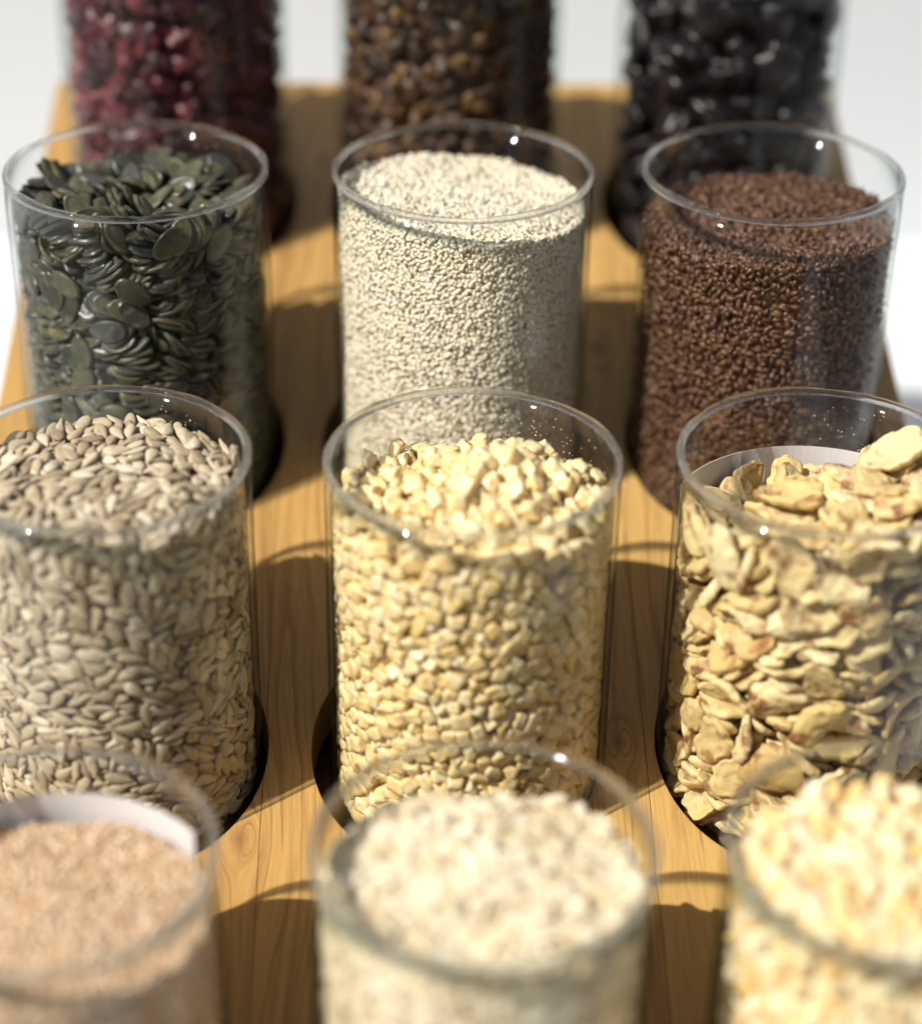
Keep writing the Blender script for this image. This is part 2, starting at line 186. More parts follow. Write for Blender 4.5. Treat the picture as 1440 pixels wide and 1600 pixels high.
PLACES_MORE['sunflower'] = [
[275,-353,-1062,14,1,18,311,-344,-411,-31,41,33,421,-208,-1328,-26,-15,17,395,-228,-698,-41,-16,17,389,-253,-856,-19,-18,12,-185,-410,-210,-28,-14,-21,255,127,-110,-3,7,-22,-61,13,-93,-3,-62,11,-298,118,-96,-6,-6,11,101,-175,-91,-3,-6,10,287,-350,-922,-30,0,34,90,191,-101,4,-10,-53,194,-163,-85,-30,50,-4,271,-363,-1306,-3,0,8,378,-233,-1066,-4,26,-42,294,-148,-76,5,14,28,214,210,-117,-2,8,-2,50,-440,-851,-22,53,20,74,-351,-75,5,14,43,-161,-8,-96,61,5,5,-226,-287,-93,-11,-12,52,301,-329,-635,34,11,16,301,-205,-99,34,17,13,-86,-308,-79,-14,56,-16,151,-426,-574,-21,9,4,-371,-269,-908,20,-8,-20,-251,-44,-104,44,17,11,64,-433,-354,30,9,-14,31,-442,-132,-23,0,21,328,-308,-1312,21,20,1,379,-242,-979,-3,-3,-37,-155,-426,-949,4,-47,21,383,-215,-170,-32,23,30,218,-381,-954,22,15,18,215,-385,-210,15,34,-17,-286,-337,-265,-8,-33,26,199,-399,-428,0,49,-10,-313,-151,-79,6,-6,-61,163,-154,-96,-51,-25,9,37,-435,-648,17,2,-2,251,-346,-617,57,16,-7,-110,-423,-675,28,44,-28,177,-436,-1197,-26,34,33,176,-85,-97,-55,8,0,-93,-426,-829,4,2,-14,390,-230,-1220,-33,45,-14,-152,-227,-105,-1,0,56,-168,-414,-532,-12,17,18,-149,-421,-780,-7,-36,-43,209,-395,-470,-8,-9,-2,241,-365,-629,-6,-3,-38,263,-359,-852,-14,4,5,208,-384,-284,36,17,-5,371,-113,-90,49,19,-26,329,-299,-327,-30,-10,34,393,75,-112,-7,17,-14,360,-250,-125,-8,31,-21,-66,-436,-437,16,10,-14,390,-208,-521,1,19,-21,29,-448,-351,-21,13,24,-252,-384,-932,-29,1,-21,43,-254,-104,-53,17,-3,431,-127,-497,30,-36,-12,254,-340,-564,24,46,13,-361,-274,-1106,33,-14,-20,-352,175,-126,15,6,-43,-10,-437,-384,7,-26,42,109,240,-112,-34,-53,0,-87,304,-110,-42,46,-3,-235,-370,-345,-2,-11,55,-30,362,-129,7,5,-18,195,-410,-1081,-4,21,-48,-272,-114,-103,11,-11,-15,171,138,-114,60,2,0,-48,-441,-339,-13,40,34,-255,-357,-584,-12,-25,-40,144,-405,-1127,-50,-37,-1,444,-76,-846,42,9,33,-301,-326,-968,32,39,25,91,176,-114,1,1,55,453,-72,-1295,-28,33,-17,-100,-401,-794,41,-2,-16,-250,-367,-495,-7,-6,-16,-19,-433,-996,-27,2,-21,-64,-421,-328,-24,1,35,462,76,-153,25,-27,-11,282,-335,-1254,-16,4,-36,-235,-75,-108,-7,57,0,52,-427,-1104,-4,-14,44,462,51,-449,7,31,6,236,-398,-1274,-20,1,10,-14,-411,-486,13,-3,12,424,-174,-161,-20,-30,1,-143,-406,-1050,26,7,-14,406,-176,-955,57,19,-7,-56,-435,-633,0,36,-48,396,-204,-1280,-31,49,16,-189,-397,-409,-11,49,32,-245,-365,-504,22,52,-22,336,-288,-1149,19,1,18,440,40,-134,3,29,30,174,-394,-1184,-9,-7,-10,162,-387,-866,-19,-10,26,-298,-363,-200,-10,32,12,-118,-400,-670,4,-13,-46,-298,-240,-107,10,-6,3,149,-394,-156,19,-13,47,314,-228,-124,-14,21,-37,-331,-287,-1047,-11,13,-9,28,-402,-730,-7,-43,35,432,-88,-980,-3,27,25,109,-409,-262,27,3,-4,-276,-300,-529,-8,-22,-54,-343,-286,-655,3,6,54,25,-221,-91,3,-1,40,137,-404,-502,-21,57,10,377,-227,-558,8,-19,-24,30,-357,-78,30,-47,4,-20,-387,-802,-14,41,29,99,-415,-1106,57,0,6,-170,-438,-1091,-26,14,0,-245,-360,-538,-29,33,0,281,-66,-112,2,1,-22,465,64,-1007,26,-25,-16,-93,-370,-102,13,-1,-2,104,-395,-733,45,-18,3,-345,-255,-1131,1,-3,-2,320,-270,-761,26,-37,30,-190,-389,-588,-12,7,-7,-189,-397,-196,4,41,46,-344,-271,-1148,-20,-53,9,345,-235,-728,12,23,20,-173,-384,-480,26,0,13,90,-392,-281,21,-16,27,-321,-190,-120,23,47,10,-241,-174,-98,21,53,6,436,-88,-269,19,-37,-5,-77,20,-121,0,3,35,-340,-260,-811,16,26,43,246,-337,-258,11,30,-12,-7,-443,-1065,-11,-14,-20,325,-294,-1334,-50,-14,10,129,-377,-759,-37,-28,-24,451,-59,-874,5,-24,2,445,-33,-406,-2,-14,-28,124,189,-137,0,5,50,407,-189,-807,10,-31,-26,-97,-416,-119,12,24,48,424,-153,-1136,19,-27,-35,94,-103,-104,1,4,-50,-285,-204,-122,15,6,-51,398,-196,-671,-13,44,-22,-240,-350,-862,-34,-36,27,427,-95,-1197,-38,29,-9,342,-241,-928,-11,-7,-43,-82,-401,-986,40,17,-13,242,-315,-838,-18,25,49,331,-277,-988,-10,-4,-59,-60,337,-151,-55,1,4,454,27,-691,20,-29,-10,455,-1,-1039,17,32,-1,274,-337,-727,36,-35,32,376,-164,-619,47,-28,-10,-120,-419,-921,12,52,-17,-157,-420,-1090,-15,-46,28,-293,-335,-732,44,-14,-17,449,-40,-245,10,-26,-9,373,83,-136,-8,-42,13,-265,-338,-738,-14,-49,2,364,-197,-411,-18,-1,-34,147,-376,-1154,-2,0,-63,-315,-281,-628,-37,37,-6,453,23,-940,43,-6,-37,436,-37,-803,8,-7,-19,392,-140,-509,-2,-2,-17,-109,-410,-238,28,33,-39,116,232,-124,-30,52,-5,259,-360,-1040,10,-58,-14,400,-180,-165,34,-13,42,444,-58,-659,35,-36,-13,-131,-411,-527,20,-39,28,249,-314,-370,23,-9,49,342,-248,-1339,1,-4,-2,359,-240,-1117,1,28,-34,151,-382,-918,1,26,-40,-344,-222,-1068,41,-20,-10,-159,90,-132,0,-12,59,221,-376,-1097,-41,4,18,-306,-278,-1127,-3,-16,-39,454,123,-996,13,-28,1,387,-201,-1327,3,-4,-38,444,-68,-1044,-40,40,-10,380,-193,-1317,-7,5,51,-254,-340,-1031,-13,26,17,200,111,-127,-1,5,43,395,-181,-973,39,-39,0,379,-207,-848,15,5,22,-178,-416,-636,-27,-4,-18,-238,-325,-907,-28,9,-23,25,-431,-658,13,-1,-1,341,-214,-781,-31,49,-23,-374,-257,-820,15,-30,27,-371,-231,-869,-53,16,1,-88,-410,-281,-29,-19,-31,238,-317,-386,-43,15,27,343,-214,-393,-8,-37,9,440,-26,-315,-25,12,-26,34,-379,-762,-11,-29,-49,-292,-291,-499,-22,-14,-10,-49,-321,-109,-52,-19,0,335,-216,-567,-18,20,-36,-136,194,-154,6,-1,49,-288,149,-132,61,-2,12,197,-356,-1282,62,-4,1,185,-372,-299,6,-51,-28,-212,-396,-1099,34,-7,-10,387,-169,-1242,-4,-4,1,215,-361,-1054,5,2,-38,-105,-407,-879,-10,60,-2,444,35,-1157,-16,-25,36,-57,-380,-111,-5,59,-2],
[-290,317,-118,2,2,-24,77,-438,-747,37,-14,9,71,-62,-97,3,-1,-51,-213,-401,-688,-15,-35,-31,-73,-439,-249,-5,22,44,109,-426,-1066,-8,0,20,-118,-426,-404,7,-9,14,394,245,-127,29,31,38,269,-376,-1124,-22,-1,12,-164,-244,-76,3,-1,27,454,-86,-455,29,-32,-20,155,-398,-648,-29,-50,-2,219,383,-123,-40,32,-6,76,-439,-708,3,60,7,77,230,-104,8,-2,-55,327,215,-130,-30,-49,-8,-142,-225,-85,9,-6,-30,152,-414,-557,0,-46,32,266,62,-109,11,18,43,-323,-315,-951,20,24,40,219,-5,-107,5,13,59,100,-428,-230,32,-4,-2,431,-155,-585,-16,-10,19,-193,368,-115,14,-1,31,138,-424,-144,29,13,-2,403,-217,-488,4,-26,-25,416,-174,-262,-22,28,-28,-123,-328,-72,38,41,-3,194,-336,-115,0,21,-16,-59,188,-103,-2,0,30,77,388,-135,-31,47,15,-43,-447,-811,41,-9,-4,-308,-345,-1129,-25,10,-15,313,323,-124,-31,-52,-4,326,-304,-938,-9,-23,-40,-224,374,-123,-35,49,9,224,-384,-913,8,54,-4,-235,-377,-313,14,7,3,-316,-316,-606,31,43,10,275,244,-114,0,4,-18,86,-434,-456,-19,-10,-1,461,-39,-1078,-12,-21,20,-267,357,-132,12,-4,-37,27,-448,-954,36,3,-49,-304,33,-91,7,-11,-23,306,-310,-164,40,21,10,393,-202,-1027,-1,5,-42,268,-325,-666,17,6,51,410,105,-113,41,2,-38,462,-3,-1316,35,-29,-20,446,-82,-954,40,10,-34,97,432,-133,26,41,38,-65,-439,-696,-24,-7,-4,461,-46,-127,23,25,18,287,-339,-760,-11,49,-25,372,-226,-308,-18,39,34,-41,211,-115,16,-6,-49,-184,-401,-454,27,3,3,460,-59,-415,21,25,17,-117,120,-114,5,8,60,-239,-381,-787,-12,1,-16,-240,215,-118,2,-6,1,427,-129,-803,9,-23,-3,139,-404,-973,5,51,-33,-187,-371,-99,-49,-3,-14,-275,-342,-1096,-41,-41,7,402,-189,-387,13,-19,-36,209,-384,-853,-60,-15,4,-318,-307,-405,12,30,23,338,-257,-1046,-29,47,27,232,-354,-492,-30,-34,27,289,-336,-510,38,-18,36,-113,-398,-340,33,49,12,-339,-294,-862,22,-32,1,425,-151,-628,5,-11,-39,135,-407,-746,-16,7,54,96,-428,-323,-23,13,14,150,-407,-316,-27,26,30,130,-406,-817,5,-2,46,354,-226,-914,29,-50,20,-228,-258,-90,-3,53,7,-217,-366,-933,36,44,6,-76,-433,-176,32,21,-27,449,-31,-1181,21,-42,-12,462,-19,-279,-26,-9,31,11,383,-117,-38,32,-11,82,-346,-103,-32,-53,3,401,-170,-696,19,3,11,423,-101,-686,47,-33,-16,462,-31,-732,-21,22,-26,454,-17,-187,-35,-15,38,-28,157,-133,7,-3,11,225,-324,-114,2,21,-29,8,-427,-437,-61,-2,-3,403,-119,-362,41,-38,-19,-324,-194,-74,-3,10,53,310,-310,-604,7,7,11,48,-434,-153,20,37,-18,185,-300,-115,-1,13,-52,-89,-434,-604,-29,-6,-3,346,6,-122,42,-27,-9,-241,-361,-905,19,-32,2,-180,-395,-780,-5,-55,-9,-104,-428,-932,-9,-7,-7,-167,-394,-806,5,3,2,226,-234,-109,-56,-25,0,-202,-371,-1090,15,-8,3,28,347,-143,10,-5,31,419,-147,-957,16,-55,17,-194,-175,-109,55,-13,4,433,-75,-631,-29,-40,5,-407,-200,-1128,-34,-44,20,252,-330,-498,39,-32,-4,326,-276,-310,15,-29,-35,97,-429,-602,54,1,1,-113,-415,-997,41,-8,6,-232,-375,-713,-19,-47,6,-175,-357,-111,-4,-7,51,77,102,-116,6,0,12,241,-363,-1272,1,-61,10,169,12,-119,-8,-57,-2,67,-413,-1046,25,57,-4,17,-406,-349,-48,15,36,-312,211,-129,16,1,-60,178,311,-147,4,5,53,1,98,-112,2,-58,21,299,-195,-135,-39,21,24,403,-148,-1299,49,12,5,-280,-320,-312,-33,6,-15,231,-356,-168,-23,-22,-11,-146,-404,-147,-28,-25,-30,452,16,-879,-27,29,-31,302,-321,-418,10,12,-33,-65,-406,-781,24,-20,41,-122,370,-147,11,11,-42,-47,-406,-1049,-37,3,30,226,-356,-986,-12,37,-30,259,18,-114,5,8,43,-95,-45,-114,1,-60,14,-132,-358,-124,53,-31,-9,440,-61,-367,35,24,3,-251,-304,-1019,36,-31,9,15,-389,-166,40,3,-41,24,-22,-102,-49,-31,-6,-162,-405,-339,2,-33,34,-383,-214,-1264,-50,-33,7,452,22,-398,39,40,4,430,-84,-791,-17,3,40,438,-32,-781,15,-7,-22,403,172,-134,28,-47,22,292,-293,-781,-3,-36,-18,-320,-329,-359,-21,-1,-23,-170,-141,-105,-4,-4,-3,-19,-211,-112,-16,53,0,-278,-286,-120,-47,10,-12,284,342,-141,48,-39,-12,174,-357,-141,-14,-43,-8,98,-233,-119,12,-3,-14,-312,-265,-87,13,-10,-8,-24,-401,-264,39,12,-15,192,-350,-682,-16,9,-39,-155,-358,-698,-13,26,51,-362,-278,-1255,-3,-37,25,449,120,-428,-34,8,-31,294,-296,-702,-56,1,17,437,-44,-567,37,49,-10,296,-281,-218,-38,-1,29,-38,-435,-991,37,-15,-1,-29,-29,-115,42,-43,-5,-388,-225,-1027,-35,18,44,-359,-273,-1169,-21,7,-12,428,-141,-421,-1,-34,1,-81,192,-155,47,-31,-8,366,244,-159,-1,22,-25,3,-349,-141,30,5,-15,430,28,-291,15,32,3,-402,229,-132,37,20,19,242,-338,-592,-6,-4,-39,449,51,-207,-29,-41,3,314,-267,-728,-21,2,-16,-274,-328,-1117,-4,-60,0,409,-150,-851,-7,15,-34,-32,-388,-566,57,8,-6,419,-23,-172,12,-32,-15,284,-302,-1057,-36,19,21,-263,-308,-914,-29,-17,41,416,-76,-1063,33,-21,-15,190,65,-140,-2,8,-10,335,-226,-270,0,-9,5,-178,-352,-554,-19,-37,-40,269,-301,-977,11,42,-4,117,78,-135,49,-33,-3,-9,-267,-139,-57,9,-2,402,-99,-920,-21,-26,18,66,32,-147,10,8,36,-285,-262,-1047,-37,11,-34,31,-391,-1105,-11,-18,54,-42,245,-148,-13,-7,53,-168,-372,-969,31,49,-2,-119,-30,-130,7,4,10],
[-59,-452,-983,27,-31,23,-206,-410,-800,-15,-41,35,-9,-448,-731,48,11,-7,425,-190,-811,28,-30,-35,354,56,-115,14,8,-13,-19,-363,-66,56,22,1,416,-206,-615,-12,-28,-13,339,-299,-559,31,19,20,97,134,-95,30,-54,9,209,-401,-993,45,17,-4,9,131,-101,-52,21,-12,226,-385,-431,54,-2,17,339,-90,-89,-20,-6,-54,-49,-435,-740,-16,-50,15,191,144,-109,-5,-8,-51,445,-134,-670,24,-24,-33,152,-432,-403,12,-44,-36,25,58,-105,-49,-29,-1,305,-336,-584,35,23,9,-10,-440,-123,22,-15,18,186,-212,-84,-1,-5,24,-84,-17,-95,-3,0,0,-80,-443,-954,29,-25,22,-7,299,-117,-2,-2,-33,-26,-460,-887,-40,10,12,410,-215,-454,26,28,7,13,-363,-102,-8,-61,-11,244,-114,-99,5,13,55,372,-269,-1205,12,-20,-38,-284,-356,-519,-13,-46,26,358,-277,-183,39,-4,31,418,-191,-973,1,9,18,-226,-377,-467,8,7,-2,170,240,-103,2,10,15,134,-424,-1005,33,-14,18,288,-175,-88,-1,7,23,60,-446,-424,33,14,3,-26,-452,-551,-14,-44,-28,-75,-446,-491,-10,-45,-32,-133,-431,-565,-12,-2,-4,-273,-369,-1117,5,5,-17,-266,-263,-91,1,-9,17,320,-316,-1029,-6,8,-48,-312,-346,-429,25,32,43,289,-344,-880,-2,3,7,273,-337,-573,-35,43,-2,-110,-442,-1054,-12,5,-2,-368,-276,-837,26,26,-34,-192,-408,-589,-11,6,-13,442,-124,-1314,40,-45,3,56,-441,-976,-42,3,-7,286,-338,-1155,-35,-20,-3,3,-434,-167,19,-26,38,-52,-390,-94,10,-1,41,-214,-393,-606,-37,10,-7,-166,-420,-727,1,57,6,-35,-433,-236,-17,2,4,-34,-446,-578,2,18,-12,283,-363,-1320,-18,31,-41,83,-418,-578,14,6,8,-165,-416,-1068,-20,-43,31,208,-380,-597,3,-12,58,389,-219,-1246,-3,-4,13,-282,-344,-703,-29,-47,-12,-100,360,-126,7,-5,17,394,-193,-297,-14,53,-8,314,-310,-545,-23,-2,32,440,-111,-409,-16,33,10,452,-90,-214,13,31,0,-299,-348,-1021,12,-22,-9,455,-84,-260,23,-34,4,-252,-373,-324,-19,-52,-6,313,-328,-1106,-33,-10,15,410,-191,-848,28,19,14,271,-352,-339,0,-25,-35,37,-122,-92,-41,-41,0,256,-344,-1145,-1,-7,58,-166,-413,-992,-40,9,-22,294,-306,-882,-10,-55,25,-372,-275,-943,29,-19,-3,-244,-364,-819,20,-7,-13,452,-78,-1054,-42,41,-10,465,27,-1114,30,-16,-32,-301,-327,-335,-33,-46,21,-356,207,-126,16,1,-51,301,-326,-935,-44,21,-37,389,-234,-912,16,-32,-21,446,-43,-636,30,26,39,-373,-268,-1215,44,-18,-21,76,-423,-388,4,-39,32,331,-296,-391,-1,23,-11,237,-340,-331,26,-24,42,-281,42,-113,29,55,8,128,-422,-252,14,27,-43,3,-420,-715,48,5,13,160,-240,-86,-4,0,43,-353,-266,-992,-37,-9,32,-58,-252,-101,-15,-54,8,339,-266,-556,-26,-18,21,179,-227,-101,2,59,-15,-164,-398,-570,44,8,-9,145,-420,-920,-9,50,-20,223,-389,-1038,11,-55,-13,186,-406,-917,-14,51,-8,-45,-455,-950,-21,-33,-30,443,-116,-548,-36,-10,28,425,-147,-1208,8,-6,25,465,-25,-948,-34,-17,33,269,99,-132,20,-52,4,434,-83,-322,29,30,31,-291,-335,-449,-10,-52,-10,-337,-260,-1213,60,10,-14,204,-384,-684,35,35,-7,-416,-205,-1216,33,42,31,465,-12,-762,-23,-27,20,-228,122,-112,0,59,2,454,-53,-598,-25,7,-39,443,-94,-1234,-51,-29,16,-291,-316,-867,-18,23,-16,-110,-408,-444,-51,-24,-8,459,-24,-697,4,16,22,265,-258,-105,17,3,33,-78,-406,-637,-3,8,-47,430,-91,-181,-38,13,-38,331,-287,-423,2,24,-19,315,-321,-729,18,-44,-6,422,-143,-1081,14,32,-10,-196,159,-112,-3,-3,34,282,-334,-791,32,31,-4,-324,118,-131,13,-8,0,329,-307,-831,22,24,-11,222,-375,-642,-10,-1,11,384,-218,-739,-29,32,-42,-57,-425,-1087,-13,-2,12,-74,-407,-111,12,4,-13,202,-199,-96,-6,58,1,312,-312,-1254,54,12,-14,-374,-243,-975,36,7,-45,-223,-354,-998,-2,19,24,377,-190,-466,-11,-10,-51,-253,-363,-1013,-13,23,19,184,183,-117,1,4,12,461,7,-781,44,-32,-24,264,-322,-621,-8,11,33,359,-190,-969,-2,1,36,-76,-424,-655,-9,-56,-11,450,40,-187,34,-12,-26,365,-193,-431,-1,-46,11,-276,-322,-656,-34,37,-6,142,-384,-1175,11,-3,2,432,-139,-245,6,-29,-24,28,-416,-1070,39,-6,-1,50,-413,-439,-29,37,10,48,-392,-391,25,0,0,342,-246,-683,-16,0,35,45,-415,-784,-6,-17,53,25,-404,-422,16,-2,-7,429,-64,-1249,-26,-49,5,347,-247,-754,42,-40,12,434,19,-144,-33,14,-24,-270,-364,-408,7,-25,1,176,-372,-444,-17,31,-35,357,122,-149,27,18,39,-300,-285,-237,-7,38,14,299,-266,-564,-8,16,-31,-259,-365,-903,18,-31,18,213,-396,-524,2,-22,0,-103,-404,-902,-7,16,53,-301,-192,-138,19,-1,-35,197,-392,-216,-6,-29,-15,419,-154,-996,49,37,-8,27,275,-140,-54,16,3,-84,-422,-473,10,-2,-7,294,-118,-91,-50,-34,13,382,-198,-1128,-9,60,4,194,-389,-1204,-13,5,8,193,-388,-1117,-9,12,-55,282,-322,-351,-7,-24,-39,460,6,-260,47,-14,37,-315,-281,-461,-12,-61,-5,311,-65,-135,-55,-9,2,-122,-422,-284,-19,-31,-46,313,89,-168,3,-44,-2,341,-244,-445,-13,10,8,-101,403,-151,4,-7,29,249,-341,-841,47,-17,12,284,-324,-721,-20,1,22,248,-339,-1276,-22,1,-1,-340,96,-124,-40,22,-17,-42,-387,-752,-46,12,15,-379,-180,-1089,-19,12,-41,198,-372,-266,-23,-25,-13,-323,158,-129,-57,-15,-20,165,-386,-242,10,35,-30,-117,-429,-516,13,-44,32,-61,125,-137,4,4,56,-126,-286,-112,3,5,-48,293,-283,-927,22,26,19,417,-114,-1117,32,-23,-39,138,-378,-874,-10,7,23,332,-290,-1192,-44,-21,16,-366,-278,-665,5,2,-22,-230,138,-138,4,-8,-9,-197,-356,-492,12,-18,10,410,-89,-822,5,50,-7,458,64,-1296,17,35,15,155,109,-143,-4,-60,7,16,-140,-114,0,0,14,364,-223,-712,16,-36,-15,-3,-419,-363,17,-18,32,68,245,-137,5,-3,-42,-6,-198,-126,5,-1,19,16,-335,-107,1,2,-6,300,-277,-416,-29,8,-54,445,48,-380,9,43,7,265,-318,-1336,2,4,-30,364,-224,-1343,-49,32,-8,-67,-368,-840,13,-35,31,282,-316,-863,-55,6,-9,35,-409,-149,-35,2,17,453,29,-1044,32,25,17,246,-340,-413,12,20,0,192,171,-128,-20,-57,8,261,-309,-340,-35,2,21,401,-133,-1250,-6,21,46,-328,-252,-1137,-38,49,-7,-362,-256,-1068,-21,2,-20,135,-140,-100,-8,-3,12,-151,-406,-934,-15,10,50,375,-199,-1043,-1,12,-44,-25,31,-137,-53,-3,-3,-315,-216,-889,57,-20,-12,260,-323,-894,-4,2,-30,234,-66,-116,1,5,36,331,-184,-721,24,19,8,-275,-335,-177,-6,-32,25,-73,226,-138,15,-3,-27,-312,-156,-107,-8,9,48,-384,-179,-1315,-54,4,0,443,-48,-760,-36,29,-13,318,-243,-585,-36,-32,10,-228,-342,-1063,-16,-20,2,162,140,-138,13,-58,3,454,48,-996,31,-25,-15],
[332,-315,-678,36,-19,35,120,-256,-89,-1,6,28,150,-420,-208,-11,-44,-30,132,-441,-268,-19,-23,-25,-128,-424,-744,-4,56,23,142,-429,-1037,36,20,-6,111,79,-105,0,2,-33,224,-60,-97,-26,-56,4,277,-333,-117,-31,31,31,322,-10,-97,2,8,32,437,-164,-341,-30,-13,25,437,-109,-1094,-33,32,-41,393,-37,-100,51,-31,-18,205,-398,-329,22,-23,-53,-314,-334,-554,-16,19,1,72,-444,-391,48,8,-12,89,-428,-902,18,-7,9,462,-66,-1179,9,30,4,-223,-99,-102,-31,44,1,-115,-427,-115,8,-35,18,-317,-323,-915,13,6,53,-63,-449,-192,0,-41,39,-330,-314,-812,-17,15,-4,292,-340,-265,-2,-29,-29,-316,-319,-680,-47,17,-5,183,46,-100,-13,-53,5,281,297,-117,-53,28,10,-318,200,-116,3,-13,6,366,182,-115,19,13,21,360,3,-108,54,-4,-19,228,-388,-765,27,-34,44,436,-122,-1330,-50,-27,6,399,-209,-1195,36,-43,3,2,-434,-811,-4,0,60,35,147,-114,-3,1,60,264,-356,-353,44,23,-7,454,-99,-881,-9,-30,1,-248,-374,-418,17,-16,-14,431,-130,-734,21,-43,-16,165,400,-128,-42,17,2,76,-236,-103,-20,-57,-9,357,-271,-247,51,-2,35,39,-434,-996,17,0,-8,387,-216,-240,3,23,-35,-316,-313,-1001,52,-18,1,114,-432,-475,2,-17,-45,453,-84,-1201,24,-33,-13,165,-411,-798,-16,28,-47,364,-262,-506,-13,29,-28,-134,191,-102,3,3,-23,90,-315,-78,9,-5,-13,135,434,-124,11,52,24,-295,-47,-94,5,-9,7,62,-447,-1043,-23,-3,-6,-335,-325,-580,-31,7,-17,-221,-350,-92,16,52,6,357,262,-117,5,17,30,129,72,-121,-2,4,-28,64,267,-121,-62,-6,4,-149,-400,-397,23,0,25,-314,-336,-1171,27,-15,-5,-316,-322,-765,-10,-6,-20,141,252,-103,-28,-47,12,149,-369,-114,18,-7,40,110,-410,-792,10,-11,31,-234,-363,-424,-1,-17,25,32,395,-131,14,4,-35,-214,290,-128,7,-2,-25,-126,213,-111,-50,34,3,-391,-256,-999,19,34,31,234,261,-122,5,6,44,-35,-79,-100,25,-54,-4,398,-197,-1000,30,-50,5,217,-371,-364,0,2,3,411,-128,-118,45,6,-31,187,45,-117,-15,-6,-58,-175,318,-133,4,-1,23,-271,-339,-119,14,-13,-10,-121,-422,-236,-5,31,31,112,-397,-720,35,-32,8,104,-413,-384,-33,21,15,-300,-314,-377,20,-26,-9,116,365,-133,9,7,-16,112,-407,-199,-8,46,39,430,-99,-915,-20,22,-13,379,-51,-119,-1,16,-18,220,-366,-1200,-5,-42,-43,-44,-438,-903,-6,6,1,-29,-431,-351,9,25,-51,341,-270,-258,-13,-19,17,10,-289,-98,0,0,61,463,3,-882,-31,-7,33,433,-102,-478,30,-29,-22,176,249,-127,1,1,38,328,-282,-441,-9,-38,-6,-108,-426,-1015,19,-41,25,431,126,-123,38,9,39,-276,-323,-493,42,29,5,411,-193,-908,4,-35,-13,-72,-423,-705,-9,37,44,-59,-436,-858,10,-37,42,-32,-442,-190,13,-31,29,373,-231,-999,14,-56,8,76,-423,-675,-36,35,8,-67,-390,-318,23,33,-28,383,-211,-341,13,-12,12,84,-426,-818,-17,-53,-4,231,-329,-518,3,4,4,-64,-76,-104,-43,-36,5,304,-306,-1201,-11,-8,-59,237,-354,-1074,-33,-26,5,327,-259,-540,3,-10,-56,414,-139,-617,50,-36,10,-303,269,-123,1,-6,39,383,-219,-1173,46,20,21,309,-294,-884,-2,24,43,461,73,-297,-35,-15,38,304,-299,-530,-14,-8,-9,191,-369,-703,30,-38,-9,284,-319,-1204,11,7,56,-140,408,-142,8,8,-30,315,-294,-205,-37,25,-37,107,-309,-136,-27,49,10,-323,-166,-90,2,-3,1,335,-285,-1314,-10,32,-43,-16,-414,-802,-11,-17,-22,434,-86,-668,-46,-18,25,-188,-395,-895,-24,10,-9,-314,61,-134,-43,25,-14,87,-409,-512,-25,-43,-6,-298,-321,-940,-6,8,-11,462,26,-556,3,-27,11,-127,-413,-386,12,5,-48,-365,-223,-1023,25,28,15,338,-231,-788,-13,54,-23,407,-164,-581,-19,-10,17,-202,-376,-1048,36,-6,-14,-300,-311,-115,17,-9,-25,465,47,-803,27,-23,-23,-209,-359,-975,-4,8,-18,197,-378,-824,7,8,-14,240,-365,-991,-29,3,35,304,-3,-134,9,8,35,359,-250,-1094,-40,7,19,420,-129,-706,15,4,40,-382,246,-138,45,28,21,-196,-373,-679,26,-9,-11,-233,-272,-114,-3,-7,38,449,12,-835,-33,-19,31,-264,-23,-129,46,38,6,-17,186,-139,6,8,-58,-327,-255,-795,34,-20,-8,199,-372,-131,12,25,-25,353,-268,-1170,-19,36,-23,-1,-409,-954,5,36,49,173,-356,-972,-13,20,-44,97,-373,-1079,-31,-1,9,340,-234,-663,-3,1,4,357,-212,-291,40,19,10,-90,-89,-119,6,2,5,98,-386,-423,16,-27,40,307,-284,-159,29,22,3,419,-108,-1157,-29,44,7,10,136,-128,-1,-8,-55,136,-383,-921,-3,27,-38,-301,-286,-1131,-7,-15,-45,-146,-373,-631,4,54,4,-171,-376,-738,39,-3,-9,72,-398,-465,-24,21,5,-319,-279,-1094,5,23,26,256,-290,-699,-26,33,-45,240,-316,-1013,-50,5,27,169,-379,-783,-7,37,43,-313,-263,-1093,43,-17,-14,-177,-383,-891,-6,-36,34,313,-29,-122,-10,6,-30,317,-265,-863,4,9,-7,-39,278,-150,18,59,13,184,-367,-777,2,-44,-44,199,-384,-957,18,11,21,418,-49,-967,-40,3,-9,-228,-338,-111,8,-11,4,453,47,-449,-32,10,-36,396,-108,-1306,-2,-7,-54,127,-411,-1094,4,-16,-59,280,-278,-171,-33,24,40,183,-357,-202,27,16,-6,-331,-99,-103,59,-17,13,-370,-230,-1235,-19,-51,9,-99,-159,-107,6,-59,-2,-205,-351,-565,42,-5,-14,168,-380,-410,22,-1,28,66,118,-152,-8,2,-8,239,-288,-694,0,34,-29,328,-271,-842,3,-48,-9,-303,-328,-1161,-23,-30,47,-63,-204,-106,-47,-17,8],
